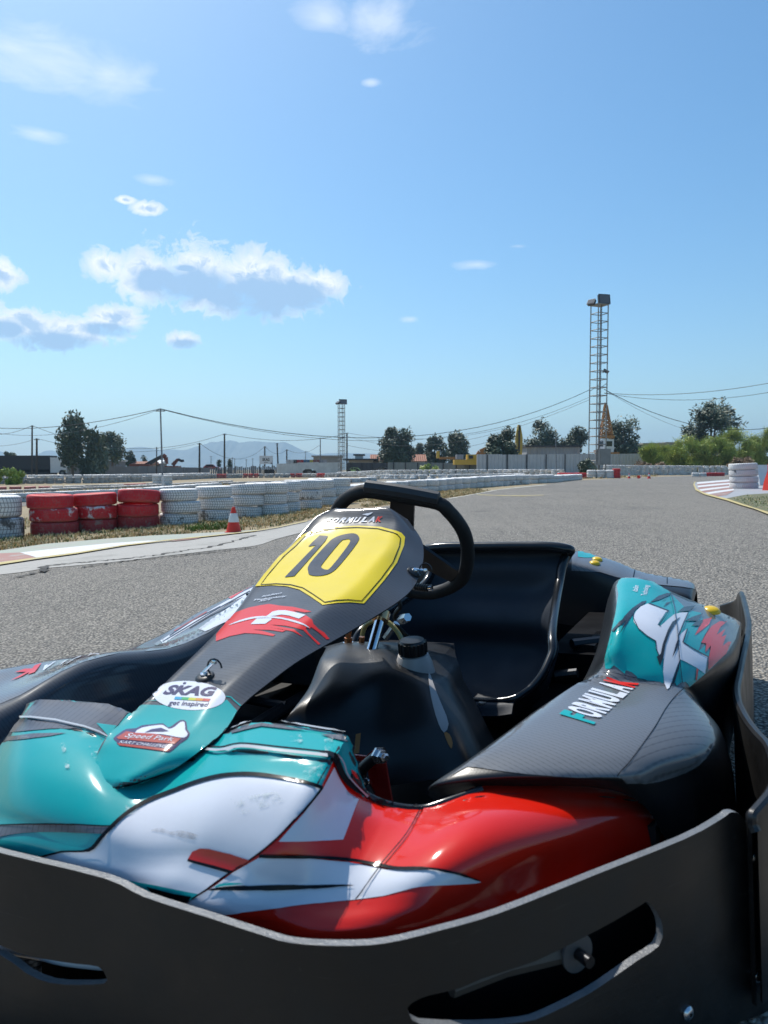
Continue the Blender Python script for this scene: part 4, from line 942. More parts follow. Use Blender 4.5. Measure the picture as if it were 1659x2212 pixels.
ends = MB(); p = tr[-1]; ends.tube(spline([p + Vector((-.05, -.03, -.03)), p + Vector((-.015, -.05, -.05)), p + Vector((-.01, -.07, -.1)), p + Vector((-.02, -.07, -.16))], 4), .03, M['plastic'], 14); ends.build('bumper_end', bo2)
for c in ((888, 180), (877, 197)):
    h = rbs.hit(*D('c6', c)[0], 0)
    if h: ybolt(h, parent=bo2)
# ================================================================== SKY, SUN, AIR
SUN_AZ, SUN_EL = rad(-34), rad(55)        # measured from straight ahead, to the left
sd = Vector((math.sin(SUN_AZ) * math.cos(SUN_EL), math.cos(SUN_AZ) * math.cos(SUN_EL), math.sin(SUN_EL)))
sl = bpy.data.lights.new('sun', 'SUN'); sl.energy = 4.6; sl.angle = rad(.53); sl.color = (1, .955, .88)
so_ = bpy.data.objects.new('sun', sl); COL.objects.link(so_); so_.rotation_euler = (-sd).to_track_quat('-Z', 'Y').to_euler(); so_.location = (-20, 20, 40)
w = bpy.data.worlds.new('World'); S.world = w; w.use_nodes = True; nt = w.node_tree
for n in list(nt.nodes): nt.nodes.remove(n)
out = nt.nodes.new('ShaderNodeOutputWorld'); bg = nt.nodes.new('ShaderNodeBackground'); nt.links.new(bg.outputs[0], out.inputs[0])
sky = nt.nodes.new('ShaderNodeTexSky'); sky.sky_type = 'NISHITA'; sky.sun_disc = False
sky.sun_elevation = SUN_EL; sky.sun_rotation = SUN_AZ; sky.altitude = 20; sky.air_density = 1.0; sky.dust_density = 1.1; sky.ozone_density = 2.2
bg.inputs['Strength'].default_value = .136
tc = nt.nodes.new('ShaderNodeTexCoord'); sep = nt.nodes.new('ShaderNodeSeparateXYZ'); nt.links.new(tc.outputs['Generated'], sep.inputs[0])
az = math_n(nt, 'ARCTAN2', sep.outputs['X'], sep.outputs['Y']); el = math_n(nt, 'ARCSINE', sep.outputs['Z'])
comb = nt.nodes.new('ShaderNodeCombineXYZ'); nt.links.new(az, comb.inputs[0]); nt.links.new(el, comb.inputs[1])
def skydir(x, y):
    r = ray(x, y).normalized(); return math.atan2(r.x, r.y), math.asin(r.z)
wn_ = nd(nt, 'ShaderNodeTexNoise', Scale=26, Detail=3); nt.links.new(comb.outputs[0], wn_.inputs['Vector'])
wv = nt.nodes.new('ShaderNodeVectorMath'); wv.operation = 'MULTIPLY_ADD'; nt.links.new(wn_.outputs['Color'], wv.inputs[0]); wv.inputs[1].default_value = (.05, .05, 0); nt.links.new(comb.outputs[0], wv.inputs[2]); warp = wv.outputs[0]
n_big = nd(nt, 'ShaderNodeTexNoise', Scale=15, Detail=8, Roughness=.6); nt.links.new(warp, n_big.inputs['Vector'])
n_fine = nd(nt, 'ShaderNodeTexNoise', Scale=48, Detail=10, Roughness=.66); mpn = warp; nt.links.new(mpn, n_fine.inputs['Vector'])
nsum = math_n(nt, 'ADD', math_n(nt, 'MULTIPLY', math_n(nt, 'SUBTRACT', n_big.outputs[0], .5), 2.3), math_n(nt, 'MULTIPLY', math_n(nt, 'SUBTRACT', n_fine.outputs[0], .5), 1.7))
wisp = nd(nt, 'ShaderNodeTexNoise', Scale=9, Detail=9, Roughness=.62, Distortion=.6); nt.links.new(scaled(nt, comb.outputs[0], (1, 2.6, 1)), wisp.inputs['Vector'])
wsum = math_n(nt, 'MULTIPLY', math_n(nt, 'SUBTRACT', wisp.outputs[0], .5), 2.6)
def blob(x, y, rx, ry, nz):
    a0, e0 = skydir(x, y)
    dx = math_n(nt, 'MULTIPLY', math_n(nt, 'SUBTRACT', az, a0), F / rx); dy = math_n(nt, 'MULTIPLY', math_n(nt, 'SUBTRACT', el, e0), F / ry)
    r2 = math_n(nt, 'SQRT', math_n(nt, 'ADD', math_n(nt, 'MULTIPLY', dx, dx), math_n(nt, 'MULTIPLY', dy, dy)))
    return math_n(nt, 'ADD', math_n(nt, 'SUBTRACT', 1.0, r2), nz), dy
def maxall(l):
    a = l[0]
    for b in l[1:]: a = math_n(nt, 'MAXIMUM', a, b)
    return a
CUM = [(330, 590, 100, 52), (425, 590, 130, 72), (540, 600, 120, 66), (600, 622, 130, 62), (690, 618, 60, 36), (230, 572, 52, 34), (470, 645, 90, 40),
       (60, 700, 120, 42), (145, 712, 110, 42), (230, 690, 66, 30), (120, 735, 95, 26), (396, 733, 44, 22), (5, 595, 46, 32), (318, 450, 34, 15), (270, 432, 24, 8)]
WSP = [(330, 388, 50, 14), (120, 140, 230, 66), (30, 100, 120, 40), (230, 160, 110, 50), (825, 52, 100, 52), (800, 178, 26, 9), (85, 288, 70, 18), (1030, 572, 56, 12), (1120, 532, 34, 8), (700, 40, 80, 40), (885, 690, 22, 8)]
cd = maxall([blob(*c, nsum)[0] for c in CUM]); wd = maxall([blob(*c, wsum)[0] for c in WSP])
cmask = ramp(nt, cd, [(.0, 0.0), (.12, .42), (.48, .95)]); wmask = math_n(nt, 'MULTIPLY', ramp(nt, wd, [(.1, 0.0), (1.0, 1.0)]), .55)
# thick lower middle of a cumulus is in its own shade, its sunward rim glows
shade = []
for x, y, rx, ry in ((345, 604, 70, 34), (420, 616, 120, 46), (560, 642, 130, 54), (640, 640, 95, 40), (500, 640, 95, 44), (400, 580, 34, 10), (120, 742, 110, 30), (230, 712, 60, 18), (10, 712, 50, 22), (400, 744, 40, 14)):
    shade.append(blob(x, y, rx, ry, math_n(nt, 'MULTIPLY', nsum, .45))[0])
sh = ramp(nt, maxall(shade), [(.0, 0.0), (.45, 1.0)])
sh = math_n(nt, 'MAXIMUM', sh, ramp(nt, cd, [(.62, 0.0), (1.1, .8)]))
ccol = mix(nt, sh, mix(nt, ramp(nt, n_fine.outputs[0], [(.42, 0.0), (.62, .8)]), (7.6, 7.8, 8.0), (5.2, 6.1, 7.2)), (2.7, 4.2, 6.2))
hs = nd(nt, 'ShaderNodeHueSaturation', Saturation=1.22, Value=1.0); nt.links.new(mix(nt, 1.0, sky.outputs[0], (.91, 1.03, 1.03), 'MULTIPLY'), hs.inputs['Color'])
c = mix(nt, wmask, hs.outputs[0], (6.6, 7.2, 8.0)); c = mix(nt, cmask, c, ccol)
nt.links.new(c, bg.inputs['Color'])
S.view_settings.view_transform = 'Standard'; S.view_settings.look = 'None'; S.view_settings.exposure = .12; S.view_settings.gamma = 1
S.cycles.use_denoising = True; S.cycles.max_bounces = 6; S.cycles.volume_bounces = 0; S.cycles.sample_clamp_indirect = 8
S.render.film_transparent = False

hz = MB(); hz.box((0, 2550, 124), (9600, 5500, 252), None)
hz.mats = []; hz.m = [0] * len(hz.f)
hm = bpy.data.materials.new('haze'); hm.use_nodes = True; nt = hm.node_tree
for n in list(nt.nodes): nt.nodes.remove(n)
o_ = nt.nodes.new('ShaderNodeOutputMaterial'); pv = nt.nodes.new('ShaderNodeVolumePrincipled'); nt.links.new(pv.outputs[0], o_.inputs['Volume'])
pv.inputs['Color'].default_value = (.52, .77, 1, 1); pv.inputs['Density'].default_value = 2.8e-4; pv.inputs['Anisotropy'].default_value = .25
hz.mats = [hm]; tag(hz.build('haze', None, 0), 'blue summer haze over the plain', 'haze', kind='stuff')

# ================================================================== GROUND
def asphalt_mat():
    m, nt, b = nodes('coarse_asphalt'); p = geopos(nt)
    v1 = nd(nt, 'ShaderNodeTexVoronoi', Scale=98, Randomness=1); nt.links.new(p, v1.inputs['Vector'])
    v2 = nd(nt, 'ShaderNodeTexVoronoi', Scale=62, Randomness=1); nt.links.new(p, v2.inputs['Vector'])
    s1 = nt.nodes.new('ShaderNodeSeparateColor'); nt.links.new(v1.outputs['Color'], s1.inputs[0])
    s2 = nt.nodes.new('ShaderNodeSeparateColor'); nt.links.new(v2.outputs['Color'], s2.inputs[0])
    stone = mix(nt, s1.outputs[0], (.145, .134, .115), (.47, .43, .37))
    stone = mix(nt, ramp(nt, s2.outputs[1], [(.55, 0.0), (.95, .75)]), stone, (.58, .52, .43))
    gap = ramp(nt, v1.outputs['Distance'], [(.36, 0.0), (.66, 1.0)])
    c = mix(nt, gap, stone, (.045, .042, .038))
    big = noisetex(nt, p, .35, 6, .6); c = mix(nt, ramp(nt, big, [(.35, 0.0), (.7, .35)]), c, (.30, .27, .225))
    mid = noisetex(nt, scaled(nt, p, (1, .35, 1)), 1.6, 5); c = mix(nt, ramp(nt, mid, [(.55, 0.0), (.8, .45)]), c, (.085, .083, .08))
    st_ = noisetex(nt, scaled(nt, p, (.9, .10, 1)), 1.1, 6, .65); c = mix(nt, ramp(nt, st_, [(.56, 0.0), (.72, .38)]), c, (.075, .072, .068))
    ot = nd(nt, 'ShaderNodeTexVoronoi', Scale=.55, Randomness=1); nt.links.new(p, ot.inputs['Vector']); c = mix(nt, ramp(nt, ot.outputs['Distance'], [(.03, .45), (.13, 0.0)]), c, (.05, .048, .045))
    nt.links.new(c, b.inputs['Base Color']); b.inputs['Roughness'].default_value = .82
    h = math_n(nt, 'SUBTRACT', 1.0, v1.outputs['Distance']); h2 = math_n(nt, 'MULTIPLY_ADD', math_n(nt, 'SUBTRACT', 1.0, v2.outputs['Distance']), .6)
    bump(nt, b, math_n(nt, 'ADD', h, h2), .9, .012)
    return m
M['asphalt'] = asphalt_mat()
def ground_mat():
    m, nt, b = nodes('dry_ground'); p = geopos(nt)
    n1 = noisetex(nt, p, .6, 7, .65); n2 = noisetex(nt, p, 22, 5, .7)
    c = mix(nt, n1, (.26, .20, .12), (.40, .32, .20)); c = mix(nt, ramp(nt, n2, [(.45, 0.0), (.75, .7)]), c, (.10, .085, .05))
    c = mix(nt, ramp(nt, noisetex(nt, p, .25, 5), [(.55, 0.0), (.72, .5)]), c, (.12, .14, .05))
    nt.links.new(c, b.inputs['Base Color']); b.inputs['Roughness'].default_value = .95; bump(nt, b, n2, .6, .03); return m
M['ground'] = ground_mat()
def worn(name, col, under=(.30, .29, .27), amt=.5, scale=3.5, rough=.75):
    m, nt, b = nodes(name); p = geopos(nt)
    n = noisetex(nt, p, scale, 8, .7); c = mix(nt, ramp(nt, n, [(amt, 0.0), (amt + .12, 1.0)]), col, under)
    c = mix(nt, ramp(nt, noisetex(nt, p, 60, 4), [(.4, 0.0), (.8, .4)]), c, tuple(x * .55 for x in under))
    nt.links.new(c, b.inputs['Base Color']); b.inputs['Roughness'].default_value = rough; bump(nt, b, noisetex(nt, p, 90, 4), .3, .004); return m
M['concrete'] = worn('bleached_concrete', (.36, .345, .315), (.27, .26, .235), .52, 2.0)
M['k_white'] = worn('worn_white_kerb_paint', (.66, .66, .66), (.36, .35, .32), .62)
M['k_red'] = worn('worn_red_kerb_paint', (.33, .15, .125), (.34, .30, .27), .50)
M['k_green'] = worn('worn_green_kerb_paint', (.33, .37, .31), (.36, .34, .30), .50)
M['k_yel'] = worn('worn_yellow_line', (.52, .42, .16), (.33, .31, .27), .52, 5)
M['crack'] = plain('crack_dirt', (.03, .028, .025), .9)
def sheet(name, poly, dz, mat, res, label=None, kind='structure', skirt=False):
    V2, Fc = tri2d(poly, (), res); mb = MB()
    Fc = [f if (Vector(V2[f[1]]) - Vector(V2[f[0]])).cross(Vector(V2[f[2]]) - Vector(V2[f[0]])) > 0 else tuple(reversed(f)) for f in Fc]
    mb.add([(x, y, gz(x, y) + dz) for x, y in V2], Fc, mat); return tag(mb.build(name, None, 60), label, None, None, kind)
def gp(*pts): return [(G(x, y).x, G(x, y).y) for x, y in pts]
xs = [-4700, -600, -150, -60, -35, -25, -20] + [-16 + i for i in range(0, 33)] + [20, 25, 35, 60, 150, 600, 4700]
ys = [-60, -10, 0] + list(range(2, 40, 2)) + [44, 48, 54, 60, 68, 76, 86, 100, 120, 150, 200, 300, 600, 5250]
mb = MB(); mb.grid([[Vector((x, y, gz(x, y) - .004)) for x in xs] for y in ys], M['ground'], 0, Vector((0, 0, 500))); tag(mb.build('ground', None, 60), 'dry bare ground of the plain', kind='structure')
# the racing track
left_edge = gp(*sm(D('c1', (-700, 1240), (0, 1112), (300, 1066), (700, 1032), (1000, 1012), (1400, 992), (1659, 976)) + [(600, 1138), (660, 1126), (760, 1105), (860, 1090), (948, 1079), (1010, 1070), (1060, 1060), (1120, 1052), (1187, 1045), (1247, 1038)], 3))
far = gp((1290, 1036), (1337, 1033.5), (1420, 1030), (1500, 1027.5), (1580, 1026.5), (1680, 1027))
right_edge = gp((1800, 1036), (1790, 1070), (1760, 1110)) + [(9, 6), (9, -8), (-12, -8), (-12, 4)]
sheet('race_track', left_edge + far + right_edge, .004, M['asphalt'], 1.1, 'coarse grey asphalt of the kart track')
sheet('far_track', gp((-60, 1098), (60, 1093), (170, 1088), (300, 1078), (420, 1068), (500, 1064), (470, 1060), (300, 1069), (150, 1077), (0, 1083), (-60, 1085)), .004, M['asphalt'], 1.1, 'track returning behind the front tyre wall')
sheet('far_track', gp((700, 1048), (840, 1040), (980, 1036), (1000, 1033), (900, 1034), (760, 1039), (640, 1046)), .004, M['asphalt'], 1.5, 'pale strip of track between the rows of tyres')
# concrete apron and painted kerb at the left edge
lowb = gp(*sm(D('c1', (-500, 1330), (0, 1268), (150, 1250), (300, 1226), (450, 1212), (600, 1198), (800, 1178), (1000, 1154), (1200, 1131), (1400, 1108), (1659, 1078)) + [(600, 1165), (664, 1148), (720, 1128), (790, 1106)], 4))
upb = gp(*D('c1', (-500, 1285), (0, 1205), (240, 1166), (500, 1132), (800, 1082), (1100, 1047), (1400, 1016), (1659, 986)), (600, 1142), (664, 1128), (700, 1118), (760, 1104))
sheet('apron', lowb + upb[::-1], .008, M['concrete'], .6, 'bleached smooth strip beside the kerb')
kb = gp(*D('c1', (-500, 1196), (0, 1112), (300, 1068), (700, 1034), (1000, 1013), (1400, 993), (1659, 977)))
sheet('kerb', gp(*D('c1', (-500, 1285), (0, 1205), (240, 1166), (500, 1132), (800, 1082), (1100, 1047), (1400, 1016), (1659, 986))) + kb[::-1], .012, M['k_green'], .5, 'faded green painted kerb')
sheet('kerb_stripe', gp(*D('c1', (-300, 1165), (0, 1133), (128, 1128), (235, 1162), (0, 1192), (-300, 1245))), .016, M['k_red'], .4, 'faded red stripe on the kerb')
sheet('kerb_stripe', gp(*D('c1', (130, 1128), (400, 1098), (700, 1068), (960, 1050), (1110, 1052), (900, 1074), (700, 1096), (500, 1127), (240, 1162))), .016, M['k_white'], .4, 'white stripe on the kerb')
sheet('kerb_stripe', gp(*D('c1', (1060, 1046), (1180, 1036), (1310, 1031), (1240, 1042), (1120, 1054))), .016, M['k_red'], .4, 'faint pink stripe on the kerb')
yl = D('c1', (-500, 1285), (0, 1203), (240, 1168), (500, 1133), (800, 1083), (1100, 1048), (1400, 1017), (1659, 987)) + [(600, 1142), (664, 1128)]
sheet('yellow_line', gp(*stroke(yl, [5, 5, 3.6, 3, 2.4, 2, 1.8, 1.6, 1.5, 1.4])), .020, M['k_yel'], .4, 'worn yellow line along the kerb')
def crack(pts, w, n=10, seed=1):
    random.seed(seed); P = spline([(x, y, 0) for x, y in pts], n); L_, R_ = [], []
    for i, p in enumerate(P):
        t = P[min(i + 1, len(P) - 1)] - P[max(i - 1, 0)]; q = Vector((-t.y, t.x, 0)).normalized(); j = random.uniform(-1, 1) * w * 1.5; k = w * random.uniform(.3, 1)
        L_.append(((p + q * (j + k)).x, (p + q * (j + k)).y)); R_.append(((p + q * (j - k)).x, (p + q * (j - k)).y))
    return L_ + R_[::-1]
random.seed(3)
sheet('track_crack', crack(gp(*D('c1', (100, 1290), (260, 1250), (300, 1215), (430, 1200), (600, 1185), (760, 1168), (1000, 1143), (1200, 1112), (1400, 1080), (1560, 1035), (1659, 1012))), .028, 10, 2), .012, M['crack'], .4, 'jagged crack along the concrete strip')
sheet('track_crack', crack(gp(*D('c1', (540, 1222), (700, 1195), (900, 1170), (1100, 1150), (1300, 1130), (1500, 1108), (1659, 1090))), .022, 10, 5), .012, M['crack'], .4, 'second crack nearer the asphalt')
sheet('track_crack', gp(*D('c1', (250, 1250), (285, 1222), (320, 1215), (300, 1240), (330, 1232), (290, 1256))), .016, M['crack'], .3, 'dark broken patch in the concrete')
# right-hand kerb
sheet('kerb', gp(*D('c3', (1232, 592), (1445, 572), (1700, 600), (1720, 660), (1659, 662), (1420, 690), (1300, 668), (1240, 635))), .012, worn('grey_kerb', (.33, .34, .36), (.28, .28, .28), .6), .7, 'grey concrete kerb on the inside of the bend')
for i, q in enumerate((((1250, 592), (1447, 577), (1447, 585), (1252, 602)), ((1252, 612), (1448, 594), (1450, 603), (1256, 622)), ((1262, 634), (1455, 612), (1458, 620), (1272, 644)), ((1290, 655), (1460, 630), (1464, 640), (1310, 664)))):
    sheet('kerb_stripe', gp(*D('c3', *q)), .016, M['k_white'], .7, 'white stripe on the inside kerb')
for i, q in enumerate((((1251, 603), (1447, 586), (1448, 593), (1252, 611)), ((1256, 623), (1450, 604), (1455, 611), (1262, 633)), ((1273, 645), (1458, 621), (1460, 629), (1288, 654)), ((1312, 665), (1464, 641), (1450, 650), (1420, 668), (1360, 676)))):
    sheet('kerb_stripe', gp(*D('c3', *q)), .016, M['k_red'], .7, 'dark red stripe on the inside kerb')
ry = D('c3', (1240, 588), (1232, 605), (1245, 635), (1290, 660), (1360, 680), (1420, 695), (1500, 722), (1580, 745), (1659, 775), (1760, 812))
sheet('yellow_line', gp(*stroke(ry, [2, 3, 4, 3.5, 3.5, 4, 4.5, 5, 6, 7])), .020, M['k_yel'], .5, 'yellow line round the inside of the bend')
sheet('yellow_line', gp(*stroke(D('e8', (800, 545), (1000, 552), (1200, 556), (1380, 548)), 1.2)), .010, M['k_yel'], .7, 'faint yellow grid line across the track')
sheet('yellow_line', gp(*stroke(D('e8', (560, 580), (700, 556), (850, 528), (1000, 500), (1200, 478), (1400, 460)), 1.4)), .010, worn('pale_line', (.5, .48, .4), (.33, .31, .27), .5, 5), .7, 'pale edge line of the track')
sheet('verge', gp(*D('c3', (1420, 690), (1530, 668), (1659, 660), (1800, 660), (1900, 800), (1760, 815), (1659, 770), (1560, 738))), .022, worn('patchy_verge', (.11, .12, .045), (.20, .16, .09), .5, 4), .5, 'patchy green verge inside the bend')
# distant mountains
def ridge(name, pts, d, mat, label):
    mb = MB(); rows = []
    pp = spline([(x, y, 0) for x, y in pts], 6)
    random.seed(5)
    for f, h in ((-.16, 0), (-.10, .3), (-.05, .68), (-.015, .95), (0, 1), (.03, .8), (.08, 0)):
        r = []
        for k, p in enumerate(pp):
            q = AT(p.x, p.y, d); top = max(1, q.z); dd = d * (1 + f)
            jit = noise.noise(Vector((k * .35, f * 20, d))) * .12 if 0 < h < 1 else noise.noise(Vector((k * .9, 3, d))) * .015
            r.append(Vector((q.x * (1 + f * .3), dd, -1.5 if h == 0 else max(-1, top * (h + jit)))))
        rows.append(r)
    mb.grid(rows, mat, 0, Vector((0, 0, 3000))); return tag(mb.build(name, None, 60), label, None, None, 'structure')
mm = plain('scrub_covered_rock', (.10, .11, .08), .95, var=.4, scale=.01)
ridge('mountains', [(-300, 985), (-60, 972), (0, 975), (45, 985), (85, 980), (108, 973), (135, 978), (180, 986), (240, 976), (270, 970), (292, 966), (315, 966), (345, 972), (372, 971), (398, 972), (420, 966), (444, 959), (472, 954), (490, 952), (505, 952), (520, 957), (534, 954), (556, 953), (578, 955), (600, 956), (615, 955), (632, 962), (655, 973), (680, 981), (710, 984), (760, 986), (800, 988), (900, 992), (1100, 996)], 4200, mm, 'blue hazy mountain range on the horizon')
ridge('mountains', [(640, 992), (700, 980), (760, 979), (830, 981), (900, 985), (1100, 992), (1350, 988), (1440, 972), (1480, 975), (1560, 988), (1800, 990), (2100, 985)], 4600, mm, 'fainter low ridge behind the masts')
# ================================================================== TYRES
def tyre_mat(name, col, under, amt, tread=True):
    m, nt, b = nodes(name); v = objco(nt)
    sp = nt.nodes.new('ShaderNodeSeparateXYZ'); nt.links.new(v, sp.inputs[0])
    ang = math_n(nt, 'ARCTAN2', sp.outputs[1], sp.outputs[0]); z = sp.outputs[2]
    rr_ = math_n(nt, 'SQRT', math_n(nt, 'ADD', math_n(nt, 'MULTIPLY', sp.outputs[0], sp.outputs[0]), math_n(nt, 'MULTIPLY', sp.outputs[1], sp.outputs[1])))
    onface = ramp(nt, rr_, [(.272, 0.0), (.282, 1.0)])
    oi = nt.nodes.new('ShaderNodeObjectInfo')
    off = nt.nodes.new('ShaderNodeVectorMath'); off.operation = 'ADD'; nt.links.new(v, off.inputs[0])
    cx_ = nt.nodes.new('ShaderNodeCombineXYZ'); nt.links.new(math_n(nt, 'MULTIPLY', oi.outputs['Random'], 37.0), cx_.inputs[0]); nt.links.new(cx_.outputs[0], off.inputs[1])
    vv = off.outputs[0]
    n1 = noisetex(nt, vv, 5, 8, .68); n2 = noisetex(nt, vv, 16, 6, .7)
    c = mix(nt, ramp(nt, n1, [(amt, 0.0), (amt + .05, 1.0)]), col, under)
    c = mix(nt, ramp(nt, n2, [(.48, 0.0), (.8, .42)]), c, (.30, .27, .23))
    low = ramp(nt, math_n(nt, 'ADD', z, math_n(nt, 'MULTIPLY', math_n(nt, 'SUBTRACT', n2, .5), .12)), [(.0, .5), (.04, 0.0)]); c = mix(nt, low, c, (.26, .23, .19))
    blk_ = math_n(nt, 'SINE', math_n(nt, 'ADD', math_n(nt, 'MULTIPLY', ang, 46.0), math_n(nt, 'MULTIPLY', math_n(nt, 'ABSOLUTE', math_n(nt, 'SUBTRACT', z, .09)), 60.0)))
    circ = math_n(nt, 'SINE', math_n(nt, 'MULTIPLY', z, 2 * math.pi / .038))
    g_ = math_n(nt, 'MAXIMUM', ramp(nt, blk_, [(.72, 0.0), (.9, 1.0)]), ramp(nt, circ, [(.8, 0.0), (.93, 1.0)]))
    edge = math_n(nt, 'MULTIPLY', math_n(nt, 'MULTIPLY', g_, onface), 1.0 if tread else .3)
    c = mix(nt, math_n(nt, 'MULTIPLY', edge, .78), c, (.13, .125, .12))
    nt.links.new(c, b.inputs['Base Color']); b.inputs['Roughness'].default_value = .62
    h = math_n(nt, 'ADD', math_n(nt, 'MULTIPLY', edge, -1.0), math_n(nt, 'MULTIPLY', n2, .25)); bump(nt, b, h, .5, .012); return m
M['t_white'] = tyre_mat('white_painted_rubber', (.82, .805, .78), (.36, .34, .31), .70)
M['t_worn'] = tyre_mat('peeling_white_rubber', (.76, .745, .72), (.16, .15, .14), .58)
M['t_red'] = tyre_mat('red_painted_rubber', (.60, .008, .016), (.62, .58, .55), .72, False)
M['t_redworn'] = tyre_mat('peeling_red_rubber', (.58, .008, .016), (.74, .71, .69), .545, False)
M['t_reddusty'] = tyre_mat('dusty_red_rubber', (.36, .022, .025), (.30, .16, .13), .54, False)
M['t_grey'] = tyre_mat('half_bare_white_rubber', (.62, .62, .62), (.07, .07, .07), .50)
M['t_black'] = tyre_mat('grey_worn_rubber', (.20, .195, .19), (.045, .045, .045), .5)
TR, TW = .29, .18
def tyre_mesh(mat, seg=40, w=TW, name='tyre', simple=False):
    prof = [(.175, .012), (.20, .0), (.255, .001), (.277, .007), (.287, .018), (.2905, .036), (.2915, w / 2), (.2905, w - .036), (.287, w - .018), (.277, w - .007), (.255, w - .001), (.20, w), (.175, w - .012), (.182, w * .5)]
    if simple: prof = [(.18, .01), (.25, .0), (.283, .022), (.29, w / 2), (.283, w - .022), (.25, w), (.18, w - .01)]
    mb = MB(); mb.lathe(prof, mat, None, seg, True)
    me = bpy.data.meshes.new(name); me.from_pydata([tuple(p) for p in mb.v], [], mb.f); me.materials.append(mat)
    me.polygons.foreach_set('use_smooth', [True] * len(me.polygons)); me.set_sharp_from_angle(angle=rad(50)); return me
TM = {k: tyre_mesh(M[k]) for k in ('t_white', 't_worn', 't_red', 't_redworn', 't_reddusty', 't_black', 't_grey')}
TS = {k: tyre_mesh(M[k], 20, TW, 'tyre', True) for k in TM}
NT = [0]
def tyre(P, key, label, group=None, sc=1., tilt=(0, 0), rz=None, far=False):
    o = bpy.data.objects.new('tyre', (TS if far else TM)[key]); COL.objects.link(o); o.location = P; NT[0] += 1
    o.rotation_euler = (tilt[0], tilt[1], random.uniform(0, 6.28) if rz is None else rz); o.scale = (sc, sc, sc if isinstance(sc, float) else sc)
    return tag(o, label, 'tyre', group)
random.seed(11)
LEV = {3: ('bottom', 'middle', 'top'), 2: ('bottom', 'top'), 4: ('bottom', 'second', 'third', 'top')}
def back(p, r):                                     # move from the face seen to the middle of the stack
    q = Vector((p.x, p.y, 0)).normalized(); x, y = p.x + q.x * r, p.y + q.y * r; return Vector((x, y, gz(x, y)))
near_st = [
 ((-6, 1166), .66, [('t_grey', 'grey scuffed tyre under a white one, at the left edge of the view', 0, 0), ('t_white', 'clean white tyre on a grey one, at the left edge of the view', -.03, 0)], 'fat'),
 ((118, 1157), .60, [('t_reddusty', 'dusty red tyre, bottom of the leftmost red stack', .01, 0), ('t_redworn', 'red tyre with a big peeled white patch, middle of the leftmost red stack', 0, 0), ('t_red', 'plain red tyre shifted sideways, top of the leftmost red stack', -.045, .02)], ''),
 ((207, 1149), .575, [('t_reddusty', 'red tyre with white flakes, bottom of the middle red stack', .01, 0), ('t_redworn', 'red tyre with peeled white stripes, middle of the middle red stack', .02, 0), ('t_red', 'tilted plain red tyre, top of the middle red stack', -.01, .05)], ''),
 ((300, 1143), .58, [('t_reddusty', 'dull red tyre in the weeds, bottom of the right red stack', -.02, 0), ('t_red', 'plain red tyre, middle of the right red stack', -.01, .03), ('t_red', 'sagging tilted red tyre, top of the right red stack', .01, .09)], '')]
def wst(px, dia, nm, keys=('t_worn', 't_white', 't_white'), tl=0):
    L3 = LEV[len(keys)]
    return (px, dia, [(k, f'{"peeling" if k == "t_worn" else "ribbed"} white tyre, {L3[i]} of {nm}', random.uniform(-.035, .035), random.uniform(-.035, .035) + tl * (i == len(keys) - 1)) for i, k in enumerate(keys)], '')
near_st += [wst((387, 1136), .565, 'the white stack touching the red tyres'), wst((466, 1127), .55, 'the white stack behind the near cone'),
 wst((531, 1119), .56, 'the white stack just right of the near cone'), wst((585, 1114), .56, 'the tall white stack second right of the cone', ('t_white',) * 3, .04),
 wst((618, 1108), .54, 'the white stack half hidden second right of the cone'), wst((662, 1101), .56, 'the peeling white stack left of the steering wheel', ('t_worn', 't_worn', 't_white'), .06),
 wst((694, 1094), .55, 'the dirty white stack nearest the wheel rim', ('t_worn', 't_worn', 't_white'), -.05), wst((726, 1090), .55, 'the white stack behind the wheel rim', ('t_worn', 't_white', 't_white')),
 wst((640, 1098), .54, 'the white stack in the second line left of the wheel', ('t_worn', 't_white', 't_worn')), wst((560, 1108), .54, 'the white stack in the second line right of the cone', ('t_worn', 't_white', 't_white'))]
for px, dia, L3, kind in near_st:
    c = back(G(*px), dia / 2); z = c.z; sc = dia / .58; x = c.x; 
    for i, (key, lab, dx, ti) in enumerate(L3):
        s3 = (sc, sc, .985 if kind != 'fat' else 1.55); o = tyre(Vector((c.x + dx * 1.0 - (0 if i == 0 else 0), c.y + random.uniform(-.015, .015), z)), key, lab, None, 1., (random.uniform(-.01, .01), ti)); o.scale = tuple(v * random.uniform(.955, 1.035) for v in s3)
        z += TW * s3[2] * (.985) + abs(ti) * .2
o = tyre(back(G(258, 1141), .28) + Vector((0, .25, 0)), 't_red', 'small red tyre peeping out between the red stacks')
o.scale = (.9, .9, .7)
def resample(pts, step):
    P = [Vector(p) for p in pts]; out = [P[0]]; acc = 0
    for a, b in zip(P, P[1:]):
        L_ = (b - a).length; t = step - acc
        while t <= L_: out.append(a.lerp(b, t / L_)); t += step
        acc = (L_ - (t - step))
    return out
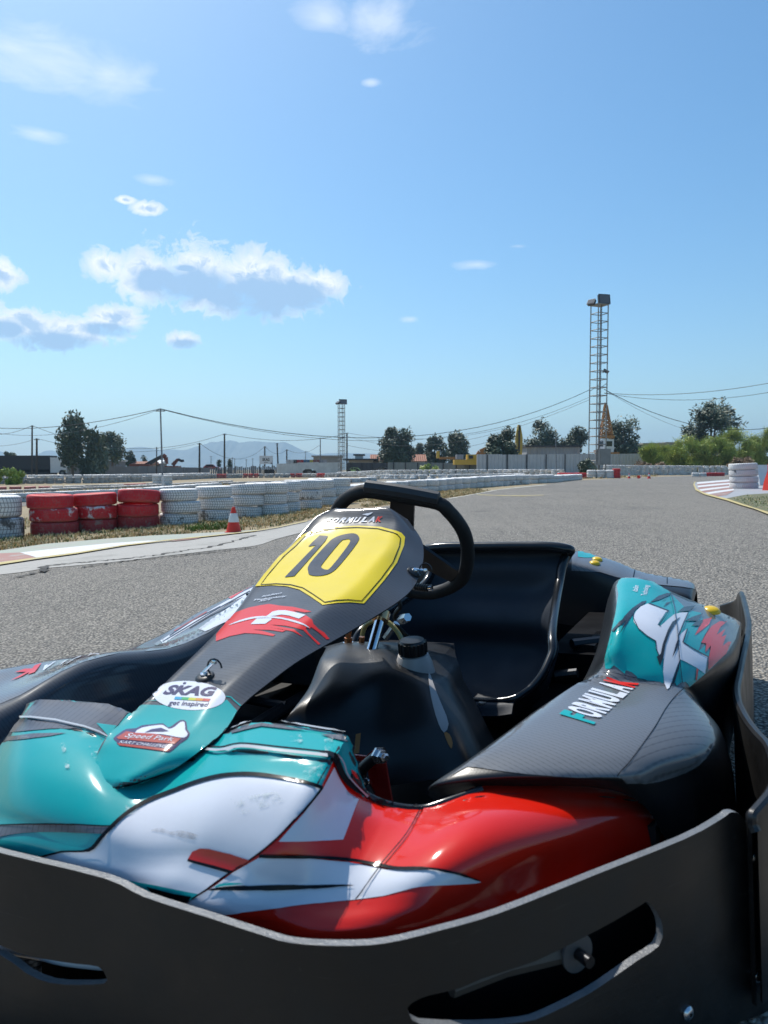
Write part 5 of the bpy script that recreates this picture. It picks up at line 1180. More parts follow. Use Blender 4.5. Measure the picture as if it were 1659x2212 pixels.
def row_of(path, nfn, keyfn, labfn, group, dia=.58, w=TW, step=1.0, limit=999, stuff=None, far=True, jit=.02, start=0):
    sc = dia / .58; cs = resample([G(*p) for p in path], dia * step)
    for i, c in enumerate(cs[:limit]):
        if i < start: continue
        n = nfn(i); z = 0; c = back(c, dia / 2)
        for k in range(n):
            key = keyfn(i, k); ti = (random.uniform(-.03, .03), random.uniform(-.03, .03)); P = Vector((c.x + random.uniform(-jit, jit), c.y + random.uniform(-jit, jit), c.z + z)); zz = w / TW
            if stuff is None:
                o = tyre(P, key, labfn(i, k, n), group, 1., ti, far=far); o.scale = (sc, sc, zz)
            else:
                Mx = Matrix.Translation(P) @ Matrix.Rotation(ti[0], 4, 'X') @ Matrix.Rotation(ti[1], 4, 'Y'); me = TS[key]
                stuff.add([Mx @ Vector((v.co.x * sc, v.co.y * sc, v.co.z * zz)) for v in me.vertices], [tuple(p.vertices) for p in me.polygons], M[key])
            z += w * .985
    return len(cs)
R_ = random.random
wkey = lambda i, k: 't_worn' if R_() < .22 else 't_white'
row_of([(742, 1083), (800, 1075), (852, 1069), (908, 1066), (1002, 1056.5), (1040, 1053), (1090, 1049), (1132, 1046.5)], lambda i: 2, lambda i, k: 't_white' if R_() < .9 else 't_worn',
       lambda i, k, n: f'white tyre in the {"upper" if k else "lower"} layer of the smooth two-high wall along the left track edge', 'tyres of the two-high wall along the track', w=.17, step=.97, far=False)
row_of([(1146, 1045), (1182, 1043.5)], lambda i: 2, lambda i, k: 't_white', lambda i, k, n: f'white tyre, {LEV[2][k]} layer of the short block just past the two-high wall', 'tyres of the short white block', w=.16)
row_of([(1186, 1043), (1246, 1036.5)], lambda i: 2, lambda i, k: 't_white', lambda i, k, n: f'white tyre, {LEV[2][k]} layer of the last low block left of the tall tower', 'tyres of the last low block', w=.14)
row_of([(1215, 1035), (1240, 1034), (1262, 1033.5)], lambda i: 2, lambda i, k: 't_red', lambda i, k, n: f'red tyre, {LEV[2][k]} layer of the red group left of the tower foot', 'red tyres left of the tower foot', w=.17)
row_of([(1277, 1033), (1300, 1033), (1322, 1033)], lambda i: 3, lambda i, k: 't_white', lambda i, k, n: f'white tyre, {LEV[3][k]} layer of the block at the tower foot', 'white tyres at the tower foot', w=.17, step=.98)
row_of([(1331, 1033)], lambda i: 4, lambda i, k: 't_red', lambda i, k, n: f'red tyre, {LEV[4][k]} of the lone red stack right of the tower foot', None, dia=.5, w=.15)
row_of([(-20, 1089), (60, 1084), (170, 1078), (250, 1074), (333, 1068), (400, 1061), (470, 1054)], lambda i: 2, wkey, lambda i, k, n: f'white tyre, {"upper" if k else "lower"} layer of the low row behind the red and white stacks', 'tyres of the low row behind the near stacks', w=.14, step=1.06, far=False)
row_of([(600, 1051), (660, 1049), (700, 1046), (760, 1043), (805, 1040)], lambda i: 2, wkey, lambda i, k, n: f'white tyre, {"upper" if k else "lower"} layer of the low row left of the steering wheel top', 'tyres of the low row in the infield', w=.13, step=1.05)
row_of([(1310, 1027.5), (1374, 1026.8), (1449, 1026.5), (1498, 1026), (1573, 1026)], lambda i: 6, wkey, lambda i, k, n: f'white tyre, {("bottom", "second", "third", "fourth", "fifth", "top")[k]} layer of the tall wall round the far right bend', 'tyres of the tall wall at the far bend', dia=.60, w=.17, step=1.08, limit=6)
row_of([(1502, 1029.5), (1518, 1029.5)], lambda i: 2, wkey, lambda i, k, n: f'white tyre, {LEV[2][k]} layer at the left end of the red and white kerb row', 'white tyres of the far kerb row', w=.15)
row_of([(1525, 1029), (1560, 1028.5)], lambda i: 2, lambda i, k: 't_red', lambda i, k, n: f'red tyre, {LEV[2][k]} layer of the far kerb row on the right', 'red tyres of the far kerb row', w=.15)
# the big stack on the inside of the bend, pylons beside it
c = back(G(1606, 1057), .29); z = c.z
for i, (key, dx) in enumerate((('t_white', .005), ('t_white', 0), ('t_worn', -.01), ('t_white', -.02))):
    o = tyre(Vector((c.x + dx, c.y, z)), key, f'white tyre, {LEV[4][i]} of the tall stack beside the red plastic barrier', None, 1., (0, .015 * i)); o.scale = (.97, .97, .76); z += .135
random.seed(21)
st = MB()
row_of([(-20, 1068), (60, 1065), (150, 1060), (250, 1056.5), (340, 1052), (420, 1047), (500, 1042)], lambda i: 1, lambda i, k: 't_white' if R_() < .8 else 't_worn', None, None, w=.16, step=1.16, stuff=st, jit=.07)
row_of([(0, 1058), (60, 1057.5), (150, 1055.5), (250, 1052), (340, 1048)], lambda i: 1, lambda i, k: 't_red' if (i // 4) % 3 == 0 else 't_worn', None, None, w=.16, step=1.22, stuff=st, jit=.07)
row_of([(490, 1047), (540, 1045), (600, 1043), (680, 1040), (760, 1037)], lambda i: 1, wkey, None, None, w=.16, step=1.16, stuff=st, jit=.07)
for dy in (0, 1):
    row_of([(-20 + dy * 8, 1046 - dy), (100, 1045 - dy), (200, 1044 - dy), (300, 1041 - dy), (380, 1037 - dy), (450, 1034 - dy)], lambda i: 4 if R_() < .85 else 3, wkey, None, None, w=.16, step=1.1, stuff=st, jit=.07)
row_of([(450, 1034), (520, 1032.5), (600, 1032), (650, 1031.5), (735, 1031)], lambda i: 3, lambda i, k: 't_red' if (i // 3) % 3 == 1 else 't_worn', None, None, w=.17, step=1.1, stuff=st, jit=.07)
row_of([(735, 1030.5), (800, 1029.5), (852, 1028.8), (982, 1028.5), (1071, 1028), (1140, 1028.5), (1213, 1029)], lambda i: 4, wkey, None, None, w=.15, step=1.1, stuff=st, jit=.07)
row_of([(800, 1036), (900, 1035.5), (980, 1035), (1060, 1033.5), (1130, 1032)], lambda i: 2, wkey, None, None, w=.15, step=1.1, stuff=st, jit=.07)
row_of([(1310, 1027.5), (1374, 1026.8), (1449, 1026.5), (1498, 1026), (1573, 1026)], lambda i: 6, wkey, None, None, dia=.60, w=.17, step=1.08, start=6, stuff=st, jit=.07)
row_of([(1573, 1026), (1700, 1026)], lambda i: 5, wkey, None, None, w=.17, step=1.1, stuff=st, jit=.07)
tag(st.build('tyre_barrier', None, 50), 'distant rows of white and red tyres lining the infield and the far bends', 'tyre wall', kind='stuff')
c = back(G(351, 1051), .3); z = c.z
for i in range(4):
    for dx in (-.3, .3):
        o = tyre(Vector((c.x + dx, c.y, z)), 't_white', f'white tyre stacked round the foot of the white-footed pole, {LEV[4][i]} layer', 'tyres round the pole foot', 1., (random.uniform(-.05, .05), random.uniform(-.05, .05)), far=True); o.scale = (1, 1, .95)
    z += .17

# ================================================================== CONES AND BARRIERS
M['orange_red'] = plain('fluorescent_red_plastic', (.72, .035, .012), .45, var=.15)
M['cone_white'] = plain('white_reflective_sleeve', (.72, .70, .68), .4)
M['bar_white'] = plain('white_plastic', (.66, .66, .67), .4)
def cone(P, h, label, rot=(0, 0, 0), band=True):
    e = empty('traffic_cone', P, 0, label, 'traffic cone'); e.rotation_euler = rot
    r = h * .29; mb = MB(); s_ = h * .36
    mb.prism([(s_ * math.cos(a) * k, s_ * math.sin(a) * k) for a, k in [(i * math.pi / 4 + math.pi / 8, 1) for i in range(8)]], 0, h * .045, M['orange_red'])
    mb.build('base', e)
    rad_ = lambda t: r * (1 - t) + h * .06 * t
    mb = MB(); mb.lathe([(rad_(0), h * .045), (rad_(1), h), (rad_(1) * .8, h * 1.005), (rad_(1) * .7, h * .9)], M['orange_red'], None, 28); mb.build('cone_body', e)
    if band:
        mb = MB(); mb.lathe([(rad_(.40) + .003, h * .42), (rad_(.40) + .004, h * .44), (rad_(.72) + .004, h * .74), (rad_(.72) + .002, h * .76)], M['cone_white'], None, 28); mb.build('white_sleeve', e)
    return e
cone(back(G(505, 1152), .08), .305, 'small red cone with a white sleeve standing on the left kerb')
cone(G(1359, 1033.5), .30, 'leftmost of the three far cones by the right bend')
cone(G(1379, 1034) + Vector((0, 0, .08)), .30, 'tipped over middle cone of the three by the right bend', (0, rad(75), .5))
cone(G(1402, 1034), .34, 'tallest, rightmost of the three far cones by the right bend')
def barrier(P, rz, col, label):
    e = empty('plastic_barrier', P, rz, label, 'barrier', 'plastic barriers beside the tall tyre stack'); mb = MB()
    sec = [(-.24, 0), (.24, 0), (.20, .18), (.10, .42), (.10, .56), (-.10, .56), (-.10, .42), (-.20, .18)]
    mb.prism([(x_, y_ * .9) for x_, y_ in sec], 0, .95, M[col], lambda p: Vector((p.z - .475, p.x, p.y))); mb.build('shell', e, 30)
    mb = MB(); mb.box((-.25, 0, .02), (.2, .5, .04), M['plastic_m']); mb.build('foot', e); mb = MB(); mb.box((.25, 0, .02), (.2, .5, .04), M['plastic_m']); mb.build('foot', e)
p = G(1700, 1060); barrier(p + Vector((.12, 0, 0)), .15, 'orange_red', 'red moulded plastic barrier right of the tall tyre stack')
p = G(1668, 1049); barrier(Vector((p.x, p.y, p.z + .02)), .1, 'bar_white', 'white plastic barrier behind the red one at the right edge')

# ================================================================== DRY GRASS
def grassy(name, poly, n, hmin, hmax, mats, label, seed, wid=.006):
    random.seed(seed); mb = MB(); xs_ = [p[0] for p in poly]; ys_ = [p[1] for p in poly]; k = 0; V, Fc = [[] for _ in mats], [[] for _ in mats]
    while k < n:
        x, y = random.uniform(min(xs_), max(xs_)), random.uniform(min(ys_), max(ys_))
        if not inside((x, y), poly) or noise.noise(Vector((x * .9, y * .9, seed))) < -.32 + .3 * R_(): k += .05; continue
        k += 1; i = int(R_() ** 1.6 * len(mats)) % len(mats); z = gz(x, y)
        for b_ in range(3):
            h = random.uniform(hmin, hmax) * (1.5 if R_() < .06 else 1); a = R_() * 6.28; ln = h * random.uniform(.1, .9); dx, dy = math.cos(a), math.sin(a); w_ = wid * random.uniform(.6, 1.5); ox, oy = random.uniform(-.03, .03), random.uniform(-.03, .03)
            o_ = len(V[i]); B = Vector((x + ox, y + oy, z)); sx = Vector((-dy, dx, 0)) * w_
            V[i] += [B - sx, B + sx, B + Vector((dx * ln * .4, dy * ln * .4, h * .6)) + sx * .7, B + Vector((dx * ln * .4, dy * ln * .4, h * .6)) - sx * .7, B + Vector((dx * ln, dy * ln, h))]
            Fc[i] += [(o_, o_ + 1, o_ + 2, o_ + 3), (o_ + 3, o_ + 2, o_ + 4)]
    for i, m_ in enumerate(mats):
        if V[i]: mb.add(V[i], Fc[i], m_)
    return tag(mb.build(name, None, 0), label, name.replace('_', ' '), kind='stuff')
gm = [plain('straw', (.66, .52, .28), .8), plain('dry_stalk', (.50, .37, .19), .85), plain('brown_litter', (.30, .20, .10), .9), plain('weed_green', (.10, .15, .03), .75)]
strip = gp((-40, 1196), (0, 1191), (100, 1176), (233, 1164), (333, 1157.5), (467, 1151), (553, 1146), (640, 1127), (700, 1113), (760, 1101), (860, 1088), (948, 1078), (1030, 1067), (1060, 1060), (1000, 1056), (908, 1064), (800, 1072), (712, 1085), (640, 1100), (560, 1110), (480, 1124), (390, 1132), (300, 1138), (200, 1145), (110, 1152), (0, 1160), (-40, 1165))
grassy('dry_grass', strip, 13000, .012, .05, gm, 'straw coloured dry grass between the kerb and the tyre stacks', 4)
grassy('dry_grass', gp((-40, 1160), (110, 1152), (300, 1138), (480, 1124), (640, 1100), (640, 1088), (480, 1100), (300, 1112), (0, 1126), (-40, 1128)), 2200, .02, .08, gm, 'dry grass behind the red and white stacks', 5)
grassy('green_weeds', gp((400, 1150), (440, 1146), (490, 1143), (490, 1136), (440, 1138), (400, 1142)), 140, .02, .09, [gm[3], plain('weed_light', (.16, .24, .05), .7)], 'low green weeds at the foot of the white stacks', 6, .008)
grassy('dry_grass', gp((-40, 1082), (200, 1070), (400, 1055), (500, 1047), (480, 1043), (300, 1053), (100, 1062), (-40, 1068)), 1600, .04, .12, gm, 'dry grass of the infield between the low tyre rows', 8, .02)
grassy('verge_grass', gp((1575, 1080), (1640, 1070), (1760, 1068), (1800, 1110), (1700, 1115), (1620, 1095)), 1600, .012, .04, [gm[3], gm[0], gm[3], gm[1]], 'short patchy grass inside the right bend', 9)
grassy('dry_grass', gp((1250, 1035), (1337, 1033), (1420, 1029), (1420, 1027), (1337, 1030), (1250, 1033)), 500, .04, .14, gm, 'dry grass at the far edge by the tower', 10, .02)

# ================================================================== TREES AND BUSHES
def leafmat(name, col):
    m, nt, b = nodes(name); p = geopos(nt)
    c = mix(nt, noisetex(nt, p, 1.3, 4), tuple(x * .6 for x in col), tuple(x * 1.35 for x in col)); nt.links.new(c, b.inputs['Base Color'])
    b.inputs['Roughness'].default_value = .6; b.inputs['Subsurface Weight'].default_value = 0; b.inputs['Transmission Weight'].default_value = 0
    return m
LV = [leafmat('eucalyptus_leaf', (.07, .098, .05)), leafmat('eucalyptus_leaf_grey', (.115, .14, .088)), leafmat('dark_leaf', (.045, .066, .034))]
BR = plain('bark', (.16, .12, .09), .9)
def tree(x, ytop, ybase, wpx, d, label, seed, group=None, droop=.0, mats=LV, name='tree', n=42, per=75, leaf=.27, clump=.17, cat_='tree', trunk=True, shape=1.0, low=.25, lw=.38):
    random.seed(seed); px = d / F; X = (x - IW / 2) / F * d; base = Vector((X, d, gz(X, d))); H = AT(x, ytop, d).z - base.z; W_ = wpx * px / 2
    e = empty(name, base, 0, label, cat_, group); mb = MB(); limbs = MB(); tips = []
    per_m = [[[], []] for _ in mats]
    for k in range(n):
        for _ in range(30):
            u, v, w_ = random.uniform(-1, 1), random.uniform(-1, 1), random.uniform(-1, 1)
            if .25 < u * u + v * v + w_ * w_ < 1 and noise.noise(Vector((u * 1.6 + seed, v * 1.6, w_ * 1.6))) > -.22: break
        zc = H * (low + (1 - low) * (.5 + .5 * w_)); prof = (1 - abs(w_) ** 2.2) ** .5 * shape + (1 - shape) * (.5 - .5 * w_)
        c = Vector((u * W_ * .86, v * W_ * .86, zc - clump * H * .25)); tips.append(c)
        rc = clump * H * random.uniform(.6, 1.15); mi_ = random.choice((0, 0, 1, 2)) % len(mats)
        for q in range(int(per * 1.5 * random.uniform(.6, 1.2))):
            dv = Vector((random.gauss(0, 1), random.gauss(0, 1), random.gauss(0, .8))).normalized() * rc * (R_() ** .5) * .9
            p = c + dv; p.z -= droop * R_() * rc * 2
            if p.z < H * low * .3: continue
            a = Vector((random.gauss(0, 1), random.gauss(0, 1), random.gauss(0, 1) - droop * 2)).normalized(); b_ = a.orthogonal().normalized(); s1 = leaf * random.uniform(.6, 1.5)
            V, Fc = per_m[mi_]; o_ = len(V); V += [p - a * s1, p + b_ * s1 * lw, p + a * s1, p - b_ * s1 * lw]; Fc.append((o_, o_ + 1, o_ + 2, o_ + 3))
    for (V, Fc), m_ in zip(per_m, mats):
        if V: mb.add(V, Fc, m_)
    mb.build('crown', e, 0)
    if lw < .2:
        pl = MB(); pv, pf = [], []
        for t_ in tips:
            for _ in range(60):
                p0 = t_ + Vector((random.gauss(0, .5), random.gauss(0, .4), random.gauss(0, .35))) * (clump * H); a_ = Vector((random.gauss(0, .35), random.gauss(0, .35), 1)).normalized(); ln = random.uniform(.4, 1.4); sd_ = a_.orthogonal().normalized() * .035
                o_ = len(pv); m1 = p0 + a_ * ln * .6; pv += [p0 - sd_, p0 + sd_, m1 + sd_ * .8, m1 - sd_ * .8, p0 + a_ * ln + Vector((random.gauss(0, .12), 0, -.08))]; pf += [(o_, o_ + 1, o_ + 2, o_ + 3), (o_ + 3, o_ + 2, o_ + 4)]
        pl.add(pv, pf, mats[1]); pl.build('sprays', e, 0)
    if trunk:
        tr_ = MB(); r0 = .022 * H + .04; j = [Vector((0, 0, -.1)), Vector((random.uniform(-.1, .1) * H * .2, 0, H * low)), Vector((random.uniform(-.1, .1) * H * .3, 0, H * .6)), Vector((0, 0, H * .85))]
        tr_.tube(spline(j, 4), [r0 * (1 - .8 * i / 12) for i in range(13)], BR, 8); tr_.build('trunk', e)
        for t_ in random.sample(tips, min(6, len(tips))):
            lb = MB(); s0 = j[1].lerp(j[2], R_() * .8); lb.tube(spline([s0, s0.lerp(t_, .5) + Vector((0, 0, -.05 * H)), t_], 4), [r0 * .45 * (1 - .7 * i / 8) for i in range(9)], BR, 6); lb.build('limb', e)
    return e
TG = 'trees beyond the fences'
tree(158, 893, 1030, 56, 98, 'tall loose eucalyptus right of the white lorry cab, leftmost of its clump', 1, TG, .25, n=34, low=.3)
tree(203, 915, 1030, 44, 96, 'dark drooping tree in the middle of the left clump', 2, TG, .9, n=40, low=.12, mats=[LV[2], LV[0], LV[1]])
tree(242, 929, 1026, 62, 112, 'open greyish tree at the right of the left clump', 3, TG, .1, n=30, per=50, low=.35, mats=[LV[1], LV[0], LV[1]])
tree(282, 976, 1012, 18, 130, 'small thin tree right of the left clump', 4, None, 0, n=12, per=40)
tree(20, 976, 1012, 44, 160, 'round treetop showing over the black trailer', 5, None, 0, n=16, per=60)
tree(856, 918, 1020, 86, 120, 'broad dark eucalyptus right of the thin mast', 6, TG, .25, n=60, low=.15, clump=.15)
tree(905, 955, 1014, 46, 135, 'low dark tree between two taller ones', 7, TG, .1, n=24, low=.15)
tree(940, 941, 1014, 62, 130, 'bushy dark tree left of the narrow tall tree', 8, TG, .1, n=36, low=.15)
tree(986, 925, 1014, 42, 125, 'narrow upright tree right of the bushy one', 9, TG, .2, n=34, low=.2)
tree(1086, 922, 1014, 74, 92, 'dense almost black tree left of the yellow digger arm', 10, TG, .0, mats=[LV[2], LV[2], LV[0]], n=60, low=.12, clump=.15)
tree(1166, 909, 1010, 72, 125, 'wide tree right of the yellow digger arm', 11, TG, .1, n=44, low=.2)
tree(1214, 934, 1005, 26, 125, 'small dark tree left of the tower', 12, TG, .1, n=16, low=.2)
tree(1247, 921, 1005, 46, 122, 'pointed tree just left of the tower', 13, TG, .1, n=30, low=.15)
tree(1346, 892, 1000, 66, 110, 'spreading tree behind the crane boom', 14, TG, .15, n=40, low=.2, per=65)
tree(1366, 950, 1000, 26, 130, 'little round tree right of the crane', 18, None, 0, n=10)
tree(1534, 862, 985, 122, 105, 'big open eucalyptus above the bushes on the right', 15, TG, .15, n=44, per=95, low=.3, clump=.15)
for x, yt, w_ in ((352, 996, 5), (312, 989, 4), (474, 1002, 4), (497, 1002, 4)):
    tree(x, yt - 12, 1014, w_ + 2, 150, 'thin dark cypress spire in front of the mountains', int(x), 'cypresses before the mountains', 0, n=16, per=25, leaf=.2, clump=.16, mats=[LV[2]], trunk=False, low=.05)
BU = [leafmat('broom_green', (.25, .33, .055)), leafmat('broom_yellow', (.42, .46, .09)), leafmat('broom_dark', (.13, .20, .03))]
DRY = [leafmat('dry_thistle', (.22, .13, .06)), leafmat('dry_thistle_pale', (.30, .21, .11))]
BG_ = 'feathery green bushes behind the right-hand tyre wall'
for i, (x, yt, w_, lab) in enumerate(((1412, 968, 76, 'leftmost low feathery bush by the crane'), (1478, 945, 110, 'tall yellow-green bush with yellow tips'), (1545, 948, 100, 'wide yellow-green bush below the big eucalyptus'), (1602, 928, 92, 'tallest feathery bush at the right'), (1660, 934, 100, 'bush cut by the right edge of the view'))):
    tree(x, yt, 1026, w_, 90 + i * .8, lab, 40 + i, BG_, -.5, BU, 'bush', 44, 110, .26, .15, 'bush', False, low=.02, lw=.13)
for i, (x, yt, w_, lab) in enumerate(((1385, 996, 40, 'brown dry bush left of the green ones'), (1418, 1000, 46, 'brown dry undergrowth below the first green bush'), (1600, 990, 60, 'rusty dry growth between the right bushes'))):
    tree(x, yt, 1024, w_, 86.5, lab, 60 + i, None, -.3, DRY, 'dry_bush', 22, 90, .12, .25, 'bush', False, low=.02)
tree(24, 1013, 1036, 54, 52, 'green bush growing out of the tyre wall on the left', 70, None, -.3, BU[:1] + BU[2:], 'bush', 26, 90, .10, .25, 'bush', False, low=.02)
tree(1272, 990, 1028, 44, 57, 'grey-green bush round the foot of the tall tower', 71, None, -.2, [LV[1], BU[2]], 'bush', 22, 80, .13, .25, 'bush', False, low=.02)
tree(930, 1003, 1020, 48, 95, 'green creeper on the fence below the trees', 72, None, 0, BU, 'bush', 22, 70, .16, .3, 'bush', False, low=.1)
# ================================================================== MASTS, POLES, WIRES
M['galv'] = plain('galvanised_steel', (.24, .235, .225), .55, metal=.2, var=.25, scale=3)
M['lampb'] = plain('dark_lamp_housing', (.03, .03, .035), .5)
M['lglass'] = plain('lamp_glass', (.14, .14, .15), .15)
M['wood'] = plain('tarred_wood_pole', (.045, .038, .032), .9)
M['grey_pole'] = plain('painted_grey_pole', (.17, .18, .20), .6)
M['wire'] = plain('black_cable', (.025, .025, .03), .6)
def px_m(d): return d / F
def mast(x, ytop, d, w, nr, label, lamps, box=True, r=.045):
    X = (x - IW / 2) / F * d; base = Vector((X, d, gz(X, d))); H = AT(x, ytop, d).z - base.z
    e = empty('floodlight_mast', base, rad(22), label, 'floodlight mast'); mb = MB(); h = w / 2
    for sx, sy in ((-1, -1), (1, -1), (1, 1), (-1, 1)): mb.tube([(sx * h, sy * h, -.1), (sx * h, sy * h, H)], r, M['galv'], 6)
    for k in range(1, nr):
        z = H * k / nr
        for a, b in (((-h, -h), (h, -h)), ((h, -h), (h, h)), ((h, h), (-h, h)), ((-h, h), (-h, -h))): mb.tube([(*a, z), (*b, z)], r * .75, M['galv'], 5)
    for z0 in (H * .0, H * .5):
        for a, b in (((-h, -h), (h, -h)), ((-h, h), (h, h))): mb.tube([(*a, z0 + .05), (*b, z0 + H / nr)], r * .5, M['galv'], 5)
    mb.box((0, 0, H + .03), (w * 1.15, w * 1.15, .06), M['galv']); mb.build('lattice', e)
    mb = MB(); mb.tube([(0, -h * .6, 0), (0, -h * .6, H)], .03, M['lampb'], 6); mb.build('cable', e)
    for (ox, oz, sw, sh, tilt, yaw) in lamps:
        q = Matrix.Rotation(yaw - rad(22), 3, 'Z') @ Matrix.Rotation(tilt, 3, 'X'); c = Vector((ox, -.1, H + oz))
        mb = MB(); mb.box(c, (sw, .22, sh), M['lampb'], q); mb.box(c + q @ Vector((0, -.12, 0)), (sw * 1.08, .03, sh * 1.08), M['lampb'], q)
        mb.tube([c + Vector((0, .05, 0)), Vector((ox * .6, 0, min(H, H + oz - .1)))], .03, M['galv'], 6); lo_ = mb.build('floodlight', e)
        mb = MB(); mb.box(c + q @ Vector((0, -.14, 0)), (sw * .9, .02, sh * .9), M['lglass'], q); mb.build('lamp_glass', lo_)
    if box:
        mb = MB(); mb.box((.10, -h - .22, 1.55), (1.0, .4, 1.25), M['galv']); mb.box((.10, -h - .43, 1.55), (.92, .02, 1.15), M['galv']); mb.build('switch_box', e)
    return e, base, H
tw, tb, tH = mast(1289, 660, 60, .92, 21, 'tall lattice floodlight mast with a grey switch box at its foot', [(.30, .46, .92, .72, rad(-8), rad(14)), (-.82, .14, .6, .42, rad(-30), rad(-50)), (.62, -5.05, .6, .3, rad(-60), rad(60))])
tw2, tb2, tH2 = mast(738, 873, 104, .70, 17, 'shorter lattice floodlight mast in the middle distance', [(.18, .30, 1.0, .62, rad(-8), rad(20)), (-.5, .15, .6, .45, rad(-50), rad(-50))], False, .05)
def pole(x, ytop, d, label, mat='wood', r=.10, xb=None, group=None, arm=True, foot=None, name='utility_pole'):
    X = (x - IW / 2) / F * d; T_ = AT(x, ytop, d); XB = X if xb is None else (xb - IW / 2) / F * d
    base = Vector((XB, d, gz(XB, d) - .3)); e = empty(name, base, 0, label, 'pole', group); mb = MB()
    t_ = T_ - base; mb.tube([(0, 0, 0), t_], [r, r * .7], M[mat], 8); mb.build('shaft', e)
    if foot: mb = MB(); mb.tube([t_ * .0, t_ * foot], r * 1.12, M['bar_white'], 10); mb.build('white_foot', e)
    if arm: mb = MB(); mb.tube([t_ + Vector((-.25, 0, -.12)), t_ + Vector((.25, 0, -.12))], .035, M['galv'], 6); mb.build('cross_arm', e)
    return T_
P1 = pole(346.5, 883, 42, 'tall pale steel pole with a white foot rising from the infield tyres', 'grey_pole', .055, 352, None, True, .22)
P2 = pole(69.5, 919, 92, 'tall dark wooden pole over the black trailer', r=.13)
P3 = pole(79.5, 947, 70, 'shorter wooden pole in front of the black trailer', r=.12)
P4 = pole(431, 957, 86, 'wooden pole left of the mountain peak', r=.13)
P5 = pole(485, 937, 96, 'tallest wooden pole before the mountain peak', r=.13)
P6 = pole(338.5, 966, 92, 'thin wooden pole beside the pale steel pole', r=.09)
P7 = pole(572, 964, 120, 'wooden pole behind the white billboard', r=.14)
P8 = pole(598.5, 957, 118, 'leaning dark pole right of the white billboard', r=.14, xb=602)
P9 = pole(619.5, 971, 124, 'short dark pole behind the containers', r=.14)
P10 = pole(692, 946, 118, 'thin grey pole left of the shorter mast', 'grey_pole', .10)
P11 = pole(749.5, 935, 112, 'dark pole just right of the shorter mast', r=.14)
P12 = pole(1200, 930 + 15, 78, 'slim grey lamp pole in front of the grey shed', 'grey_pole', .06, 1203)
for i, (x, yt) in enumerate(((502, 988), (507, 990), (532, 992), (546, 990), (456, 985), (660, 975))):
    pole(x, yt, 140 + i, 'tiny thin pole far off before the mountains', 'grey_pole', .07, group='tiny far poles')
def wire(a, b, sag, label, r=.018, n=18):
    a, b = Vector(a), Vector(b); pts = [a.lerp(b, k / n) - Vector((0, 0, sag * 4 * (k / n) * (1 - k / n))) for k in range(n + 1)]
    mb = MB(); mb.tube(pts, r, M['wire'], 5); return tag(mb.build('overhead_wire'), label, 'wire')
up = Vector((0, 0, .02))
TL = AT(1274, 842, 60); TR_ = AT(1305, 841, 60); TR2 = AT(1305, 849, 60); TL2 = AT(1273, 858, 60)
wire(AT(-60, 920, 60), P1, .55, 'upper wire from the left edge to the pale steel pole', .020)
wire(AT(-60, 924, 64), P1 - up, 1.0, 'lower wire from the left edge to the pale steel pole', .012)
wire(P1, TL, 2.55, 'long sagging wire from the pale pole to the tall mast', .020)
wire(P1 - up, TL2, 2.5, 'second thinner wire sagging between the pale pole and the tall mast', .012)
wire(P5, AT(733, 941, 104), .75, 'wire from the tallest wooden pole to the shorter mast', .024)
wire(AT(744, 940, 104), AT(1272, 864, 60), 2.4, 'low wire from the shorter mast to the tall mast', .014)
wire(TR_, AT(1720, 912, 70), 1.7, 'heavy wire dropping right from the tall mast', .026)
wire(TR_, AT(1720, 916, 90), 2.6, 'thin wire dropping right from the tall mast', .012)
wire(TR2, AT(1720, 816, 50), .5, 'upper wire rising to the right edge', .020)
wire(TR2 - up, AT(1720, 836, 54), .7, 'second wire rising to the right edge', .016)
wire(P2, AT(-40, 936, 92), .5, 'wire from the dark wooden pole out of the left edge', .024)
wire(P2, P5, 2.3, 'wire from the dark wooden pole across the left trees', .022)
wire(P3, AT(-40, 962, 70), .3, 'low wire from the shorter wooden pole out of the left edge', .014)
wire(P3, P4, 1.1, 'low wire between the two shorter wooden poles', .014)
wire(P4, P7, 1.9, 'slack wire over the foot of the mountains', .022)
wire(P7, P9, .9, 'wire behind the white billboard', .020)
wire(P9, P10 - Vector((0, 0, 1)), .9, 'wire above the containers', .020)
wire(P10, P11, .2, 'short wire behind the shorter mast', .020)
wire(P11, AT(1090, 925, 110), 1.2, 'wire across the broad dark eucalyptus', .018)
wire(P11 - Vector((0, 0, 1.8)), AT(1072, 950, 110), 1.4, 'lower wire across the dark trees', .018)

# ================================================================== FENCES, WALLS, BUILDINGS
def wallmat(name, col, per=None, rough=.8, stain=.5):
    m, nt, b = nodes(name); p = objco(nt); n = noisetex(nt, p, .9, 7, .7); c = mix(nt, ramp(nt, n, [(.4, 0.0), (.8, stain)]), col, tuple(x * .45 for x in col))
    c = mix(nt, ramp(nt, noisetex(nt, scaled(nt, p, (3, 3, .3)), 1.5, 5), [(.55, 0.0), (.8, .5)]), c, tuple(x * .6 for x in col))
    nt.links.new(c, b.inputs['Base Color']); b.inputs['Roughness'].default_value = rough
    if per:
        s = nt.nodes.new('ShaderNodeSeparateXYZ'); nt.links.new(p, s.inputs[0]); bump(nt, b, math_n(nt, 'SINE', math_n(nt, 'MULTIPLY', s.outputs[0], 2 * math.pi / per)), .9, .05)
    return m
M['sheet_white'] = wallmat('white_corrugated_sheet', (.50, .50, .51), .5, .45, .35); M['conc_wall'] = wallmat('grey_block_wall', (.20, .20, .205)); M['dark_mesh'] = wallmat('dark_windbreak', (.055, .057, .062))
